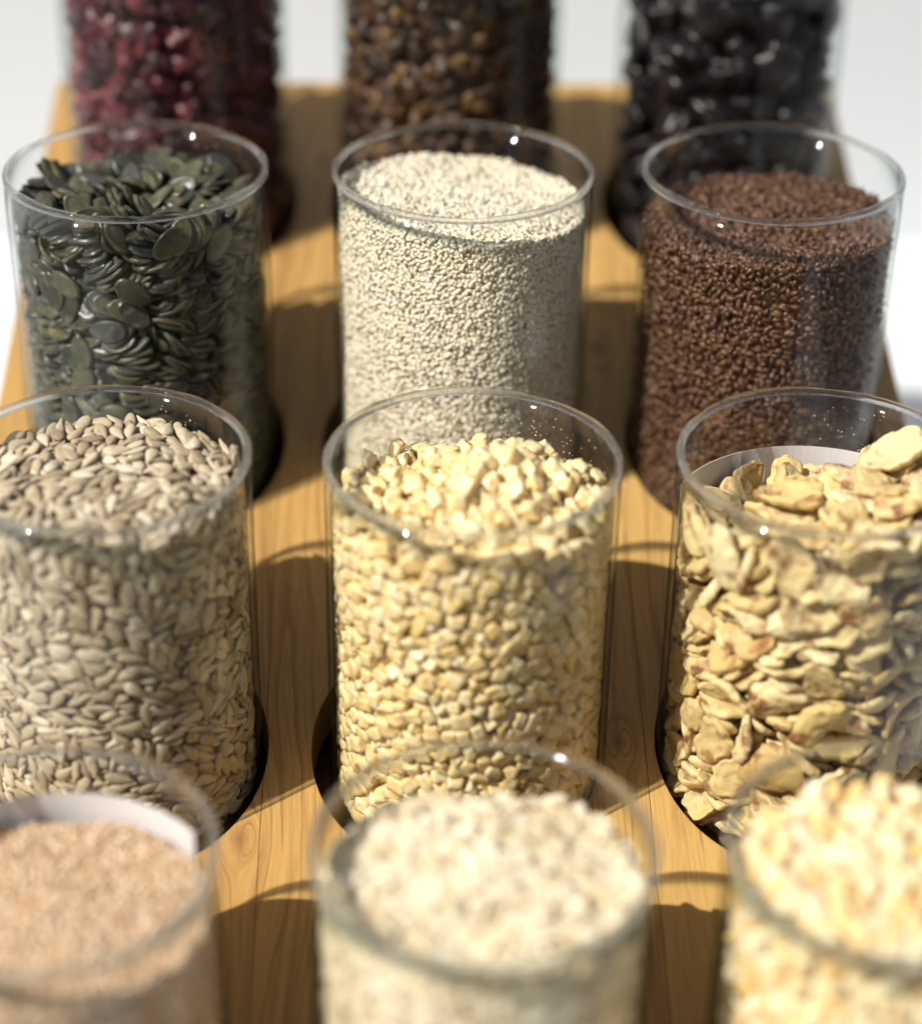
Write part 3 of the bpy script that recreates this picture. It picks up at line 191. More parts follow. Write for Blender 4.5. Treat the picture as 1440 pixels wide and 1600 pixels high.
[443,48,-109,27,-23,1,230,-386,-1025,-46,-15,8,-188,-411,-436,-30,27,21,16,-447,-718,-5,-19,-52,-321,-327,-882,-21,15,-8,-238,-397,-1092,-24,-33,-38,30,-157,-82,9,0,-57,449,-129,-495,-19,28,-28,168,-136,-81,-27,51,-13,434,-177,-1096,19,28,4,345,-298,-597,22,-36,-32,83,-437,-954,-52,-8,-6,-13,-450,-284,-9,-36,-42,187,-409,-482,15,-24,-55,378,-246,-177,-38,4,46,198,-276,-87,10,-6,-55,-113,-389,-89,-23,-55,-3,-86,-438,-452,-8,-54,-8,-285,-356,-824,5,34,35,-54,-449,-637,-21,32,26,-374,-275,-1048,-35,2,-28,279,92,-102,57,25,-10,294,149,-112,1,9,-34,320,-103,-81,-18,-10,-50,-191,-410,-894,38,-4,-13,248,-374,-550,-37,23,41,-148,-413,-636,33,-1,-12,242,-384,-1151,-10,5,5,466,-50,-202,-39,6,-41,-138,-433,-536,2,-52,23,433,-169,-1173,-38,-1,32,366,-269,-943,-14,4,14,360,-281,-460,-35,37,25,179,-408,-1155,-13,0,13,222,-380,-887,-58,-3,-5,-299,-346,-1048,36,4,-51,440,123,-112,-44,0,37,449,-46,-1003,-43,32,11,-22,-361,-86,1,-8,54,232,-182,-101,-27,47,4,62,-411,-121,35,5,-11,224,171,-113,-56,-19,16,78,-174,-80,-4,-4,9,-337,-308,-1074,34,-6,-21,-195,-405,-983,-29,-38,37,-12,-442,-855,6,-51,-24,357,-139,-98,-1,13,13,237,-382,-651,31,-48,21,197,-392,-456,-7,-7,-4,220,-379,-671,43,28,-3,-257,-369,-650,0,-45,23,311,-317,-571,31,28,7,-231,63,-106,3,-3,-13,-26,-449,-784,-10,3,-1,-294,-127,-99,3,54,2,148,-425,-357,34,-15,23,-239,-223,-94,-55,-2,-8,306,-317,-1071,24,15,-5,463,-24,-470,30,-17,-32,-44,-431,-763,-7,10,15,-20,-435,-1034,-17,-16,-27,151,-402,-237,5,50,37,318,-319,-982,-12,-13,-39,-84,-280,-99,8,7,-23,-246,-7,-104,4,-3,5,30,-439,-594,17,-6,21,161,-61,-104,12,-2,-7,19,-436,-416,7,0,0,-410,-217,-1189,-16,27,-5,381,-246,-783,3,34,-19,337,78,-119,-58,15,15,138,-418,-669,16,-52,-9,-349,75,-119,39,42,10,265,-321,-913,14,10,25,-272,171,-122,5,57,-3,137,-409,-904,14,3,-57,350,-261,-938,0,-22,-47,73,-425,-167,48,-11,27,-267,-352,-238,-17,24,1,342,-278,-176,-23,-16,14,398,-216,-717,15,14,14,-28,-438,-710,23,43,-9,-200,-372,-940,-3,-5,30,-61,306,-120,-4,3,39,278,-345,-399,32,12,12,-342,-296,-746,40,-29,11,324,-130,-118,30,-39,-8,370,107,-120,-10,-44,15,-18,-420,-298,-14,31,38,-98,-396,-699,-6,52,8,-38,38,-123,2,-1,10,226,-344,-412,-4,-44,5,-37,-406,-302,-22,19,23,32,-427,-690,-48,19,2,462,-12,-661,22,-29,-15,414,-135,-1015,7,4,12,74,181,-119,7,2,1,65,17,-107,-54,0,-1,253,-371,-270,23,23,-9,425,-130,-302,-13,-14,12,-91,46,-111,56,24,5,250,-359,-1295,16,-59,11,427,-123,-1266,5,-8,-30,-97,-412,-291,-30,4,-16,-330,-286,-987,-1,19,22,-10,315,-140,4,-60,-11,97,-416,-733,41,-9,-1,244,-364,-725,-18,16,28,413,-184,-434,18,27,9,-108,114,-140,-1,-6,-15,-166,-386,-552,46,8,-17,237,-346,-1192,-9,52,29,21,-434,-526,10,-54,-26,401,-167,-1343,-46,-34,2,-357,-263,-757,30,46,-20,342,-280,-972,-5,-1,-48,198,-364,-404,12,25,18,451,58,-167,-22,-28,29,465,57,-730,7,32,6,418,-130,-986,-55,-20,15,-142,-409,-515,44,12,-10,-107,-334,-104,26,56,11,356,-224,-344,16,15,-50,-118,-409,-502,45,-9,0,357,-193,-111,-34,-6,18,42,277,-133,-46,42,3,355,-219,-459,41,-12,8,-353,-242,-866,-58,8,2,-191,-381,-825,2,-2,-7,394,-169,-1113,-46,-40,-6,97,-405,-1129,5,56,-11,-178,47,-112,-55,18,-7,-345,-280,-727,31,46,-23,-281,-333,-576,-23,-8,-38,239,-352,-943,26,-40,-18,446,3,-373,-20,-3,39,288,-302,-1133,47,38,0,-207,-364,-572,-13,8,-9,115,-373,-456,30,-5,26,365,-192,-739,25,11,38,81,-66,-120,-57,13,5,-224,-364,-177,21,-23,19,172,-375,-847,49,26,4,120,-394,-1038,7,0,-8,-240,-371,-615,-3,-22,49,412,-123,-559,-10,37,-27,386,-155,-1078,31,48,-13,438,-81,-1030,-46,-28,7,-392,-215,-1148,-5,3,-31,-271,-126,-129,-17,46,2,-218,-377,-198,-16,30,31,-129,-219,-110,6,0,6,-139,-394,-437,-27,42,23,420,-166,-1169,20,-29,-31,220,135,-134,-1,0,15,252,-357,-249,35,-1,18,102,-398,-425,-29,-23,-10,188,-355,-592,55,3,-6,-285,-327,-386,-34,-18,39,-349,-250,-900,-2,-5,43,409,17,-118,15,5,34,312,-275,-1023,-48,7,12,-284,-295,-451,-35,38,3,-119,-410,-462,5,-5,-2,282,172,-130,52,-24,-8,166,-372,-239,-23,31,36,439,-77,-1333,0,5,-33,186,-352,-773,-4,-41,-38,-401,-207,-1295,37,-9,-16,-340,-265,-620,32,29,23,-126,166,-136,-52,4,1,264,136,-128,-59,-13,14,-309,-240,-601,-6,3,35,200,-382,-739,59,-1,11,304,-277,-139,29,20,7,444,-20,-1149,-14,-5,37,89,-404,-129,7,-39,32,113,-394,-527,12,8,1,205,-336,-533,-48,-19,3,-227,-351,-210,22,30,-43,336,-178,-140,0,28,-26,243,-139,-104,0,3,-1,-277,-321,-223,0,38,19,34,-418,-898,18,55,19,146,-163,-109,-48,-29,5,59,-414,-794,8,57,15,-177,-364,-848,-11,-5,-7,185,-362,-573,27,-46,10,356,-236,-891,-25,54,-19,429,49,-173,-20,-23,35,-343,-306,-451,25,23,46,-307,-310,-195,-39,-13,43,365,-182,-146,9,27,-18,448,44,-347,47,-28,27,203,-373,-1142,16,-50,17,156,-388,-1087,48,26,0,-128,-391,-659,9,-11,-53,-39,-376,-814,29,10,-11,422,-80,-724,-51,-8,19,433,-61,-840,-18,-13,13,341,82,-150,2,17,-9,189,-372,-1232,40,-32,8,98,-388,-1096,1,-23,-40,333,-220,-816,14,11,13,142,-390,-309,-27,-20,-11,355,-247,-400,-44,-19,23,443,-9,-1207,38,-49,0,-260,-332,-445,11,-3,39,323,-147,-146,-17,-46,-9,378,-177,-1077,-4,-16,-51,295,-279,-347,-29,16,-49,407,-148,-660,31,44,-5,257,-113,-143,-46,-40,6,-31,373,-138,6,-8,52,223,-331,-657,-5,12,-42,124,207,-143,2,1,11,441,52,-1158,33,-7,-24,-88,415,-152,15,-4,-32,275,-70,-121,48,-36,0,-56,-318,-99,-5,-62,6,240,-327,-264,-38,0,29,-364,-228,-1095,39,20,-29,122,-405,-950,-5,60,-7,293,-281,-643,-51,-17,27,348,-173,-625,-8,3,-46,245,-340,-1228,9,-4,-6,273,-315,-1266,-2,19,-4,-142,253,-148,-59,4,6,227,-353,-542,2,-22,-20,252,-283,-817,-12,41,-34,-72,59,-139,-5,-57,-14,-253,-320,-189,-37,-11,-31,-69,-396,-386,0,-27,45,-105,-371,-968,10,53,23,-372,-264,-719,-33,1,49,-311,-319,-249,9,35,23,440,117,-680,-18,-29,32,403,-157,-261,35,28,19,130,-410,-1011,29,-2,0,227,-368,-556,20,-21,-43,384,-165,-1184,3,8,-6,-33,-402,-702,-36,-1,-6,-161,-276,-119,-56,-15,-1],
[421,-177,-120,31,-23,-33,173,87,-108,17,-58,-7,-259,-327,-88,-4,-7,31,167,-16,-105,3,1,50,241,-388,-1213,-43,4,20,38,-453,-245,44,-1,6,-165,386,-122,5,6,-17,-242,-390,-259,12,-36,18,47,-448,-526,-52,10,13,463,-56,-518,27,9,30,438,159,-104,-17,28,7,-100,-444,-511,17,11,-7,-172,-403,-110,22,-22,8,320,-311,-902,-7,1,-48,-25,-113,-95,-15,59,14,301,-332,-309,24,29,-1,-264,-21,-97,-2,-5,17,253,-355,-938,-44,-30,11,243,327,-117,48,-37,-8,-123,-426,-374,13,14,-51,198,-396,-868,-8,-3,15,312,-272,-101,2,23,-2,455,-87,-704,-32,-23,20,-226,-390,-134,-27,24,18,-214,-397,-1025,-27,-24,-44,-236,-381,-676,-24,13,7,356,-276,-294,34,17,24,458,-77,-355,-40,-13,34,-226,-384,-740,11,-3,48,49,-426,-493,-30,-41,-11,-179,-413,-340,-34,19,8,-167,-412,-292,24,13,-24,207,323,-136,-2,9,-11,44,426,-125,-38,36,6,399,-83,-97,-19,18,-50,11,-440,-616,6,-35,48,-177,243,-121,48,34,7,-62,-427,-402,14,-16,38,-24,-207,-92,-6,-11,33,-132,-407,-208,-17,-15,-12,-322,-53,-91,61,-5,8,161,378,-128,2,-14,48,-1,443,-134,-21,-48,-22,433,-172,-1036,-23,36,-23,363,-271,-745,6,33,3,346,-286,-681,-23,-10,8,354,234,-120,15,4,50,-124,-417,-316,-30,8,-15,-334,5,-100,-23,-7,54,414,-177,-543,27,-26,-28,320,266,-127,-31,-45,-6,183,-412,-504,-23,-10,-3,234,-350,-440,21,-5,46,-170,90,-115,2,56,25,387,168,-112,20,-52,1,71,-424,-979,11,43,34,-199,-131,-95,-2,61,3,78,-444,-1083,55,2,-4,329,-286,-1113,12,-31,50,-338,-292,-766,-9,9,43,367,-259,-385,6,18,13,-278,-332,-1080,-4,3,34,-338,60,-94,55,2,16,465,-29,-896,-40,-7,38,-305,-335,-292,-19,-32,31,-254,237,-105,-6,-3,38,181,-400,-586,13,5,-3,349,-263,-338,8,41,4,-116,-396,-1007,25,8,-11,-290,-354,-392,7,-29,-3,149,-418,-761,-3,51,-21,-224,261,-123,59,3,8,-293,-316,-537,35,2,-8,-308,-309,-820,-2,26,17,369,-256,-916,47,25,-10,91,-421,-748,23,45,-32,383,-233,-1262,-57,-20,-5,438,-119,-204,-39,16,-35,-381,199,-123,-26,-3,54,348,-277,-807,30,22,-17,464,-34,-320,-31,30,-22,418,-10,-118,-38,-42,-4,-148,-410,-699,-37,20,-8,-61,146,-119,51,-20,2,-202,-387,-541,43,9,-16,75,-427,-187,0,46,-9,-12,209,-117,8,2,-48,-7,-426,-888,-23,-52,-22,448,-68,-1287,26,30,23,398,-170,-1248,1,-2,-54,-190,-409,-845,4,-46,28,-125,-104,-92,-1,4,-8,440,-137,-390,-1,28,0,61,-439,-227,-11,33,43,95,-400,-872,18,56,-13,283,-324,-212,21,24,1,-167,-407,-830,-20,-6,-23,111,-409,-834,-55,21,7,-181,-309,-95,16,52,16,292,-317,-1223,25,-45,-6,-168,-68,-109,0,-3,-9,-303,-271,-400,22,15,-33,-296,8,-103,-9,-7,12,194,363,-158,56,23,5,-108,302,-124,-7,5,15,466,-18,-599,2,27,11,430,-139,-322,20,35,8,437,-82,-116,30,1,43,421,-160,-777,10,38,0,-91,-431,-1044,40,7,-8,419,133,-132,41,-8,-38,354,-240,-812,4,-47,-29,-62,-394,-142,24,-4,8,-291,-336,-792,-41,-32,32,-129,-433,-788,-5,-51,32,-315,-326,-456,-16,16,-14,466,3,-512,32,4,36,296,-166,-121,10,10,3,30,-416,-820,-2,5,-42,190,-355,-333,-41,4,-1,168,-383,-1012,-11,-42,-11,442,-108,-818,34,24,22,68,59,-109,2,-5,33,-338,-282,-585,-49,18,-16,348,-110,-119,-16,3,-40,-255,-314,-581,44,0,-6,385,-229,-569,41,21,9,-224,-10,-117,0,3,-32,-274,-328,-1060,-39,-35,26,414,-138,-886,-18,-10,33,30,-404,-243,43,-12,34,-275,-309,-887,7,32,23,-270,-341,-148,-5,-21,39,-298,-316,-485,-57,4,-13,8,-415,-569,-10,3,45,402,-160,-912,-16,-17,15,437,-60,-1228,2,14,34,74,420,-148,-34,-40,-25,155,-260,-110,-4,4,17,290,-306,-1001,-29,-23,13,128,-364,-120,15,-12,28,-303,-285,-1043,7,19,42,142,-330,-140,-52,13,13,294,-294,-504,6,57,1,362,-225,-595,22,-54,8,209,370,-179,-11,16,-29,457,-2,-1227,15,8,32,386,-78,-115,53,1,-26,429,-111,-607,2,-6,-42,426,-134,-917,-40,18,-30,445,-47,-1111,33,-40,-25,-32,-369,-145,-11,46,35,459,62,-861,21,-25,-16,-320,-294,-863,-12,27,-5,364,-272,-472,0,26,-22,284,58,-142,-19,-6,-58,-7,-405,-745,8,-3,49,-219,-248,-123,20,6,-48,132,-392,-1056,-7,-3,6,427,-44,-980,22,47,33,97,-375,-596,0,55,21,279,-322,-292,5,39,-7,114,148,-141,57,6,-13,225,260,-132,0,-4,39,325,75,-160,-8,19,-9,243,351,-139,-42,38,-3,233,-365,-800,-23,48,-29,46,-304,-117,60,-17,-3,-221,2,-136,-6,-2,14,395,-127,-647,8,-20,-22,239,-367,-126,11,31,-23,75,4,-133,51,28,-9,453,59,-593,26,-14,-23,143,-373,-668,-15,27,-40,131,-370,-628,3,-9,11,272,-312,-996,-22,-20,14,402,-170,-427,-25,35,-22,-40,-403,-659,2,-4,3,97,-391,-125,26,-5,-5,24,36,-144,-11,-9,39,204,-20,-137,4,3,12,-264,111,-143,22,45,8,-121,-382,-168,-28,-6,-5,168,-385,-374,29,-2,48,422,0,-997,13,-56,10,-155,344,-154,-53,18,6,-123,-377,-749,34,5,-24,245,-325,-1117,0,61,9,313,-242,-215,-28,20,-51,97,-410,-643,-58,6,-3,279,-292,-658,28,-36,-14,32,-408,-538,6,-61,-7,347,-194,-297,15,-33,-39,397,-160,-355,50,29,21,-132,37,-142,8,60,12,-219,-331,-811,-33,-51,0,-167,-362,-1010,0,-61,13,-181,-364,-605,-4,-28,35,-253,379,-165,12,-56,-22,132,-372,-697,-2,-58,3,-13,259,-128,22,57,1,409,-106,-1174,5,22,-46,307,-283,-1080,10,-22,50,-291,101,-138,6,-10,5,-24,-417,-919,-9,-57,-18,404,-116,-769,8,-4,-29,418,-50,-922,1,19,-28,25,-393,-954,25,16,-9,69,-395,-235,8,38,-15,26,-401,-1073,-32,4,-6,327,-216,-532,-54,-22,18,93,-294,-95,32,52,1,344,-247,-1005,-2,4,22,358,-242,-498,-26,-21,12,353,-235,-180,11,26,2],
]
PLACES['pumpkin'] = [
[-198,-419,-580,17,-29,20,-31,-423,-111,26,-5,52,333,-285,-656,11,5,13,-168,-394,-392,8,-20,34,-410,-213,-125,-2,34,12,137,-275,-95,-1,-21,-39,182,230,-118,6,-7,21,-398,-227,-381,-15,-32,30,-157,-361,-91,-2,0,35,-138,-399,-745,12,-16,39,75,-414,-159,-6,5,-53,-218,-366,-178,-10,-6,51,433,-88,-782,17,8,27,-182,177,-124,-5,-1,-60,371,-207,-121,10,-4,-43,255,-336,-657,1,8,12,235,-351,-591,-4,-3,-52,-331,233,-121,18,14,39,-276,-327,-533,-6,-10,47,41,-380,-131,-2,-2,-30,10,152,-132,-37,16,-11,-342,-265,-806,8,4,-24,453,-63,-322,24,19,24,289,-309,-441,3,6,-48,-32,-234,-118,22,15,50,353,133,-133,-2,-8,7,-43,184,-125,-40,-38,-28,183,-380,-241,13,3,-53,8,-425,-596,-5,-7,62,300,280,-116,-10,-46,-15,437,-140,-1287,-19,-24,8,-325,278,-162,16,-7,20,355,-244,-724,-11,9,-44,-413,-153,-301,18,0,-31,-245,-317,-94,-11,6,29,-329,-147,-109,10,6,-26,300,-299,-511,8,7,-47,-340,-266,-867,4,-3,-23,391,-41,-115,6,3,-61,-87,-255,-140,30,13,-11,204,-344,-339,3,-3,27,347,-249,-1170,1,11,-43,28,-428,-840,15,7,-3,87,-456,-879,-8,44,44,266,123,-123,-17,16,58,-311,-255,-95,-17,4,9,363,-219,-183,-7,0,-43,123,-383,-117,-16,-1,-50,-214,366,-143,-1,-3,9,90,421,-132,-3,-3,53,-341,-271,-337,40,-3,-18,-70,-124,-103,-18,16,-21,-311,-239,-671,7,0,17,349,-192,-452,-9,-8,58,44,-396,-275,9,-8,-13,184,-164,-132,8,-2,60,375,-200,-1092,2,11,-32,-274,-52,-98,-8,2,-32,341,-210,-809,9,-20,55,268,60,-150,-6,10,29],
[-203,-419,-708,27,25,-34,230,-381,-109,19,-23,31,142,-439,-769,22,28,-23,239,-365,-798,-27,-28,-21,167,-46,-105,2,-1,20,125,-412,-549,39,4,-18,-220,-396,-624,29,7,-15,-349,-183,-111,10,10,-40,-194,-404,-446,22,-5,-7,35,-410,-173,7,1,-14,90,-387,-364,-2,-11,44,125,-398,-292,2,3,-51,362,27,-115,20,51,1,-10,-448,-390,10,-34,51,259,-331,-205,-20,38,-5,34,162,-126,8,41,24,164,-391,-465,-8,-22,-53,401,-165,-339,-5,19,-23,7,-420,-768,4,13,-54,363,-189,-457,10,0,-27,-119,-392,-224,8,-11,-18,258,-341,-118,20,-16,21,170,-379,-632,-15,-2,-46,-95,-422,-538,10,22,-56,304,-284,-386,3,1,7,-74,279,-116,17,0,37,104,-405,-307,1,5,-57,395,-130,-470,11,4,-28,106,-401,-663,3,4,-6,409,-90,-658,-2,6,-27,422,-74,-975,13,5,40,12,-417,-680,-1,5,-55,266,-317,-463,5,4,-35,467,25,-745,25,23,29,-136,-396,-762,12,16,-37,-219,-343,-143,-5,-4,5,375,-204,-965,9,5,18,251,76,-131,-8,-7,-12,313,-287,-733,-13,9,-48,-312,-287,-398,14,-5,-10,403,-104,-544,1,14,-43,372,-197,-1160,11,-1,17],
[303,247,-122,7,-50,-21,345,-302,-858,-14,33,-36,112,291,-130,9,2,-14,-197,-200,-95,13,-23,43,-66,-434,-378,9,-33,49,85,-46,-118,16,-2,-47,146,-401,-395,10,-6,2,133,-411,-469,-7,-20,-52,-322,-282,-111,-14,18,40,-304,-311,-214,-2,15,-18,-129,-409,-195,5,-6,-11,-325,84,-111,6,10,32,151,-376,-321,9,54,14,68,-223,-94,22,8,47,-100,-374,-617,14,0,19,142,4,-102,3,-5,-24,-62,358,-130,18,4,31,30,-428,-615,8,1,-4,296,-290,-102,29,20,-21,20,-427,-799,12,4,-8,-211,-129,-112,5,14,-34,101,-417,-219,6,-7,0,-73,-423,-257,8,-11,-7,-336,-249,-693,3,-7,52,-390,-2,-112,6,7,47,304,-266,-318,0,6,-29,-51,-408,-107,26,-6,52,358,-243,-997,9,9,13,267,-336,-931,24,-6,36,-234,-316,-153,5,-12,-51,67,211,-113,4,19,34,271,-317,-425,0,5,-39,-236,-313,-178,5,-5,-50,-353,-214,-756,4,-10,53,-178,38,-124,11,18,41,389,-132,-914,-1,9,-22,-139,-372,-124,2,-3,-49,371,-214,-683,6,4,16,326,-266,-235,0,13,5],
[92,-455,-755,-8,-38,-34,334,-322,-179,2,33,-24,-296,-361,-356,11,-31,19,-269,-383,-865,34,16,-34,408,-224,-1296,15,-33,-29,307,-337,-923,24,14,9,-34,79,-118,7,28,52,-8,-424,-633,8,1,0,335,-311,-886,-13,28,-39,-176,-389,-811,4,-16,50,325,-289,-764,10,12,9,-3,-427,-542,9,-9,-2,-87,-394,-679,-14,24,-47,313,-287,-335,4,3,13,242,-362,-105,21,-21,25,-264,-328,-115,-8,-10,-14,183,-396,-783,-31,-11,-3,-109,-412,-242,7,-13,-7,-376,75,-104,-9,0,-42,345,-247,-528,10,-6,16,-3,-118,-97,-32,2,-48,349,-241,-613,-2,5,15,193,-350,-700,6,7,-61,150,-398,-491,-11,5,4,125,-401,-213,11,11,-56,-348,208,-118,-3,17,-7,268,-319,-106,24,-10,8,-450,-101,-979,-15,-28,25,57,-399,-514,26,-25,-2,111,-386,-85,-7,10,15,124,-396,-646,-13,-1,-60,311,-278,-262,10,8,22,-307,-321,-320,-28,-26,-40,-39,-438,-475,18,-14,12,-147,-131,-148,15,-7,24,286,-304,-498,9,5,-44,-169,-382,-525,17,-7,-18,-250,-308,-140,-6,-7,-5,166,-373,-393,12,18,-57,-129,-370,-172,-7,-6,37,-306,-279,-540,-8,-9,56,397,-135,-410,4,-2,-33,157,-43,-134,4,1,6,281,-306,-404,5,1,19,267,-145,-106,1,-4,-18,-143,288,-143,-3,11,11,293,102,-118,-11,-1,21,57,-231,-89,-7,18,-8,-138,-361,-161,-11,-7,44,-37,-391,-277,-8,-12,49,310,-283,-985,9,11,2,-85,285,-128,12,12,5,-100,-414,-389,16,7,-6,-261,-319,-765,1,-2,44,230,-315,-300,3,-4,34,411,-90,-702,2,9,-28,225,-322,-617,4,9,29,238,-308,-273,4,-8,38,328,-200,-394,7,-1,-14,-327,-264,-584,-7,-6,51],
[162,-437,-128,31,-6,19,20,-468,-316,31,10,-9,-87,-460,-479,-5,-40,44,-235,-393,-412,29,17,-39,200,-406,-110,27,-12,26,-68,-463,-837,4,-39,40,-151,-241,-114,0,-44,-40,40,365,-125,-47,23,-3,382,-111,-117,10,7,-52,432,-149,-336,-20,23,-30,135,-392,-624,-4,11,-6,-91,-435,-373,10,-28,47,-205,-332,-241,9,3,31,-79,-415,-232,7,-12,-4,216,-321,-264,9,0,-17,-14,-418,-713,-4,6,-57,-80,53,-108,-19,6,-18,249,-312,-358,4,7,-26,6,-422,-553,11,-3,-9,221,-350,-539,-5,-3,-41,-154,-391,-130,-2,-5,-13,78,-398,-538,36,-10,-14,118,-424,-736,9,-42,-42,-63,-418,-251,8,-11,1,82,-385,-109,6,16,23,-225,166,-125,-3,3,-46,294,-302,-346,5,3,6,226,-349,-705,8,5,-58,144,-403,-557,39,3,-14,320,-268,-617,-2,0,-39,-394,-254,-1013,-8,-32,26,-88,-389,-698,-4,22,-38,-343,-276,-449,-16,-21,50,-184,-375,-175,18,0,-55,-442,-102,-541,-30,-12,45,-465,-33,-171,-39,-10,39,266,-320,-479,7,5,-36,390,-167,-239,-51,-29,7,423,-9,-120,2,-4,22,-286,-307,-788,8,6,-18,328,-267,-241,2,14,3,-349,-187,-143,9,-5,24,415,-74,-456,7,-4,20,243,-309,-448,4,-3,35,-311,289,-171,13,20,-48,353,-237,-700,7,9,14,153,-386,-209,5,-11,16],
[18,-455,-409,22,13,-7,210,-408,-838,22,23,-17,-238,-390,-313,22,35,46,-369,-267,-232,22,-27,2,-48,-442,-526,18,-5,0,-27,-429,-655,5,-15,59,-313,-300,-606,-12,-13,49,5,-420,-743,11,1,8,-70,248,-123,17,-9,53,161,60,-113,13,22,-56,335,-274,-735,7,11,11,-317,-305,-440,-7,-22,42,231,-354,-561,-3,-6,-50,355,-245,-956,1,14,-39,164,-386,-234,14,0,-48,-60,-415,-287,7,-10,6,-8,-260,-102,-23,-1,-39,-22,-148,-106,10,23,6,50,-391,-213,-3,-10,36,-292,-297,-102,-14,15,54,168,-381,-265,10,2,-41,-144,27,-113,-20,5,-25,-50,-394,-126,20,13,21,348,-196,-116,7,-12,-23,-84,-391,-735,17,4,18,-27,-299,-141,-26,9,-52,-226,-334,-215,-1,9,-57,-23,-423,-586,5,-3,-4,-147,-368,-108,0,-3,-36,71,-404,-649,2,4,-11,237,-321,-431,3,-5,33,195,-357,-645,-7,10,-5,461,48,-580,0,32,4,353,-208,-791,-4,14,-53,396,-149,-164,0,-8,-37,334,-255,-290,8,3,25,115,-380,-376,-2,-14,38,338,-267,-1063,-3,12,-42,205,111,-128,-15,52,-3,33,421,-127,7,-7,3,-370,-217,-913,-8,-8,43,-208,25,-108,-12,5,-18,192,-330,-465,9,18,17,-156,-341,-321,3,4,-39,288,-277,-237,11,3,40,30,188,-116,-32,10,-11,-1,-413,-291,8,-10,-2,291,-81,-133,-6,-9,28,318,-264,-527,6,-8,28,398,-74,-644,7,2,43,401,-61,-167,6,-14,-50,-327,-247,-781,4,-11,56],
]
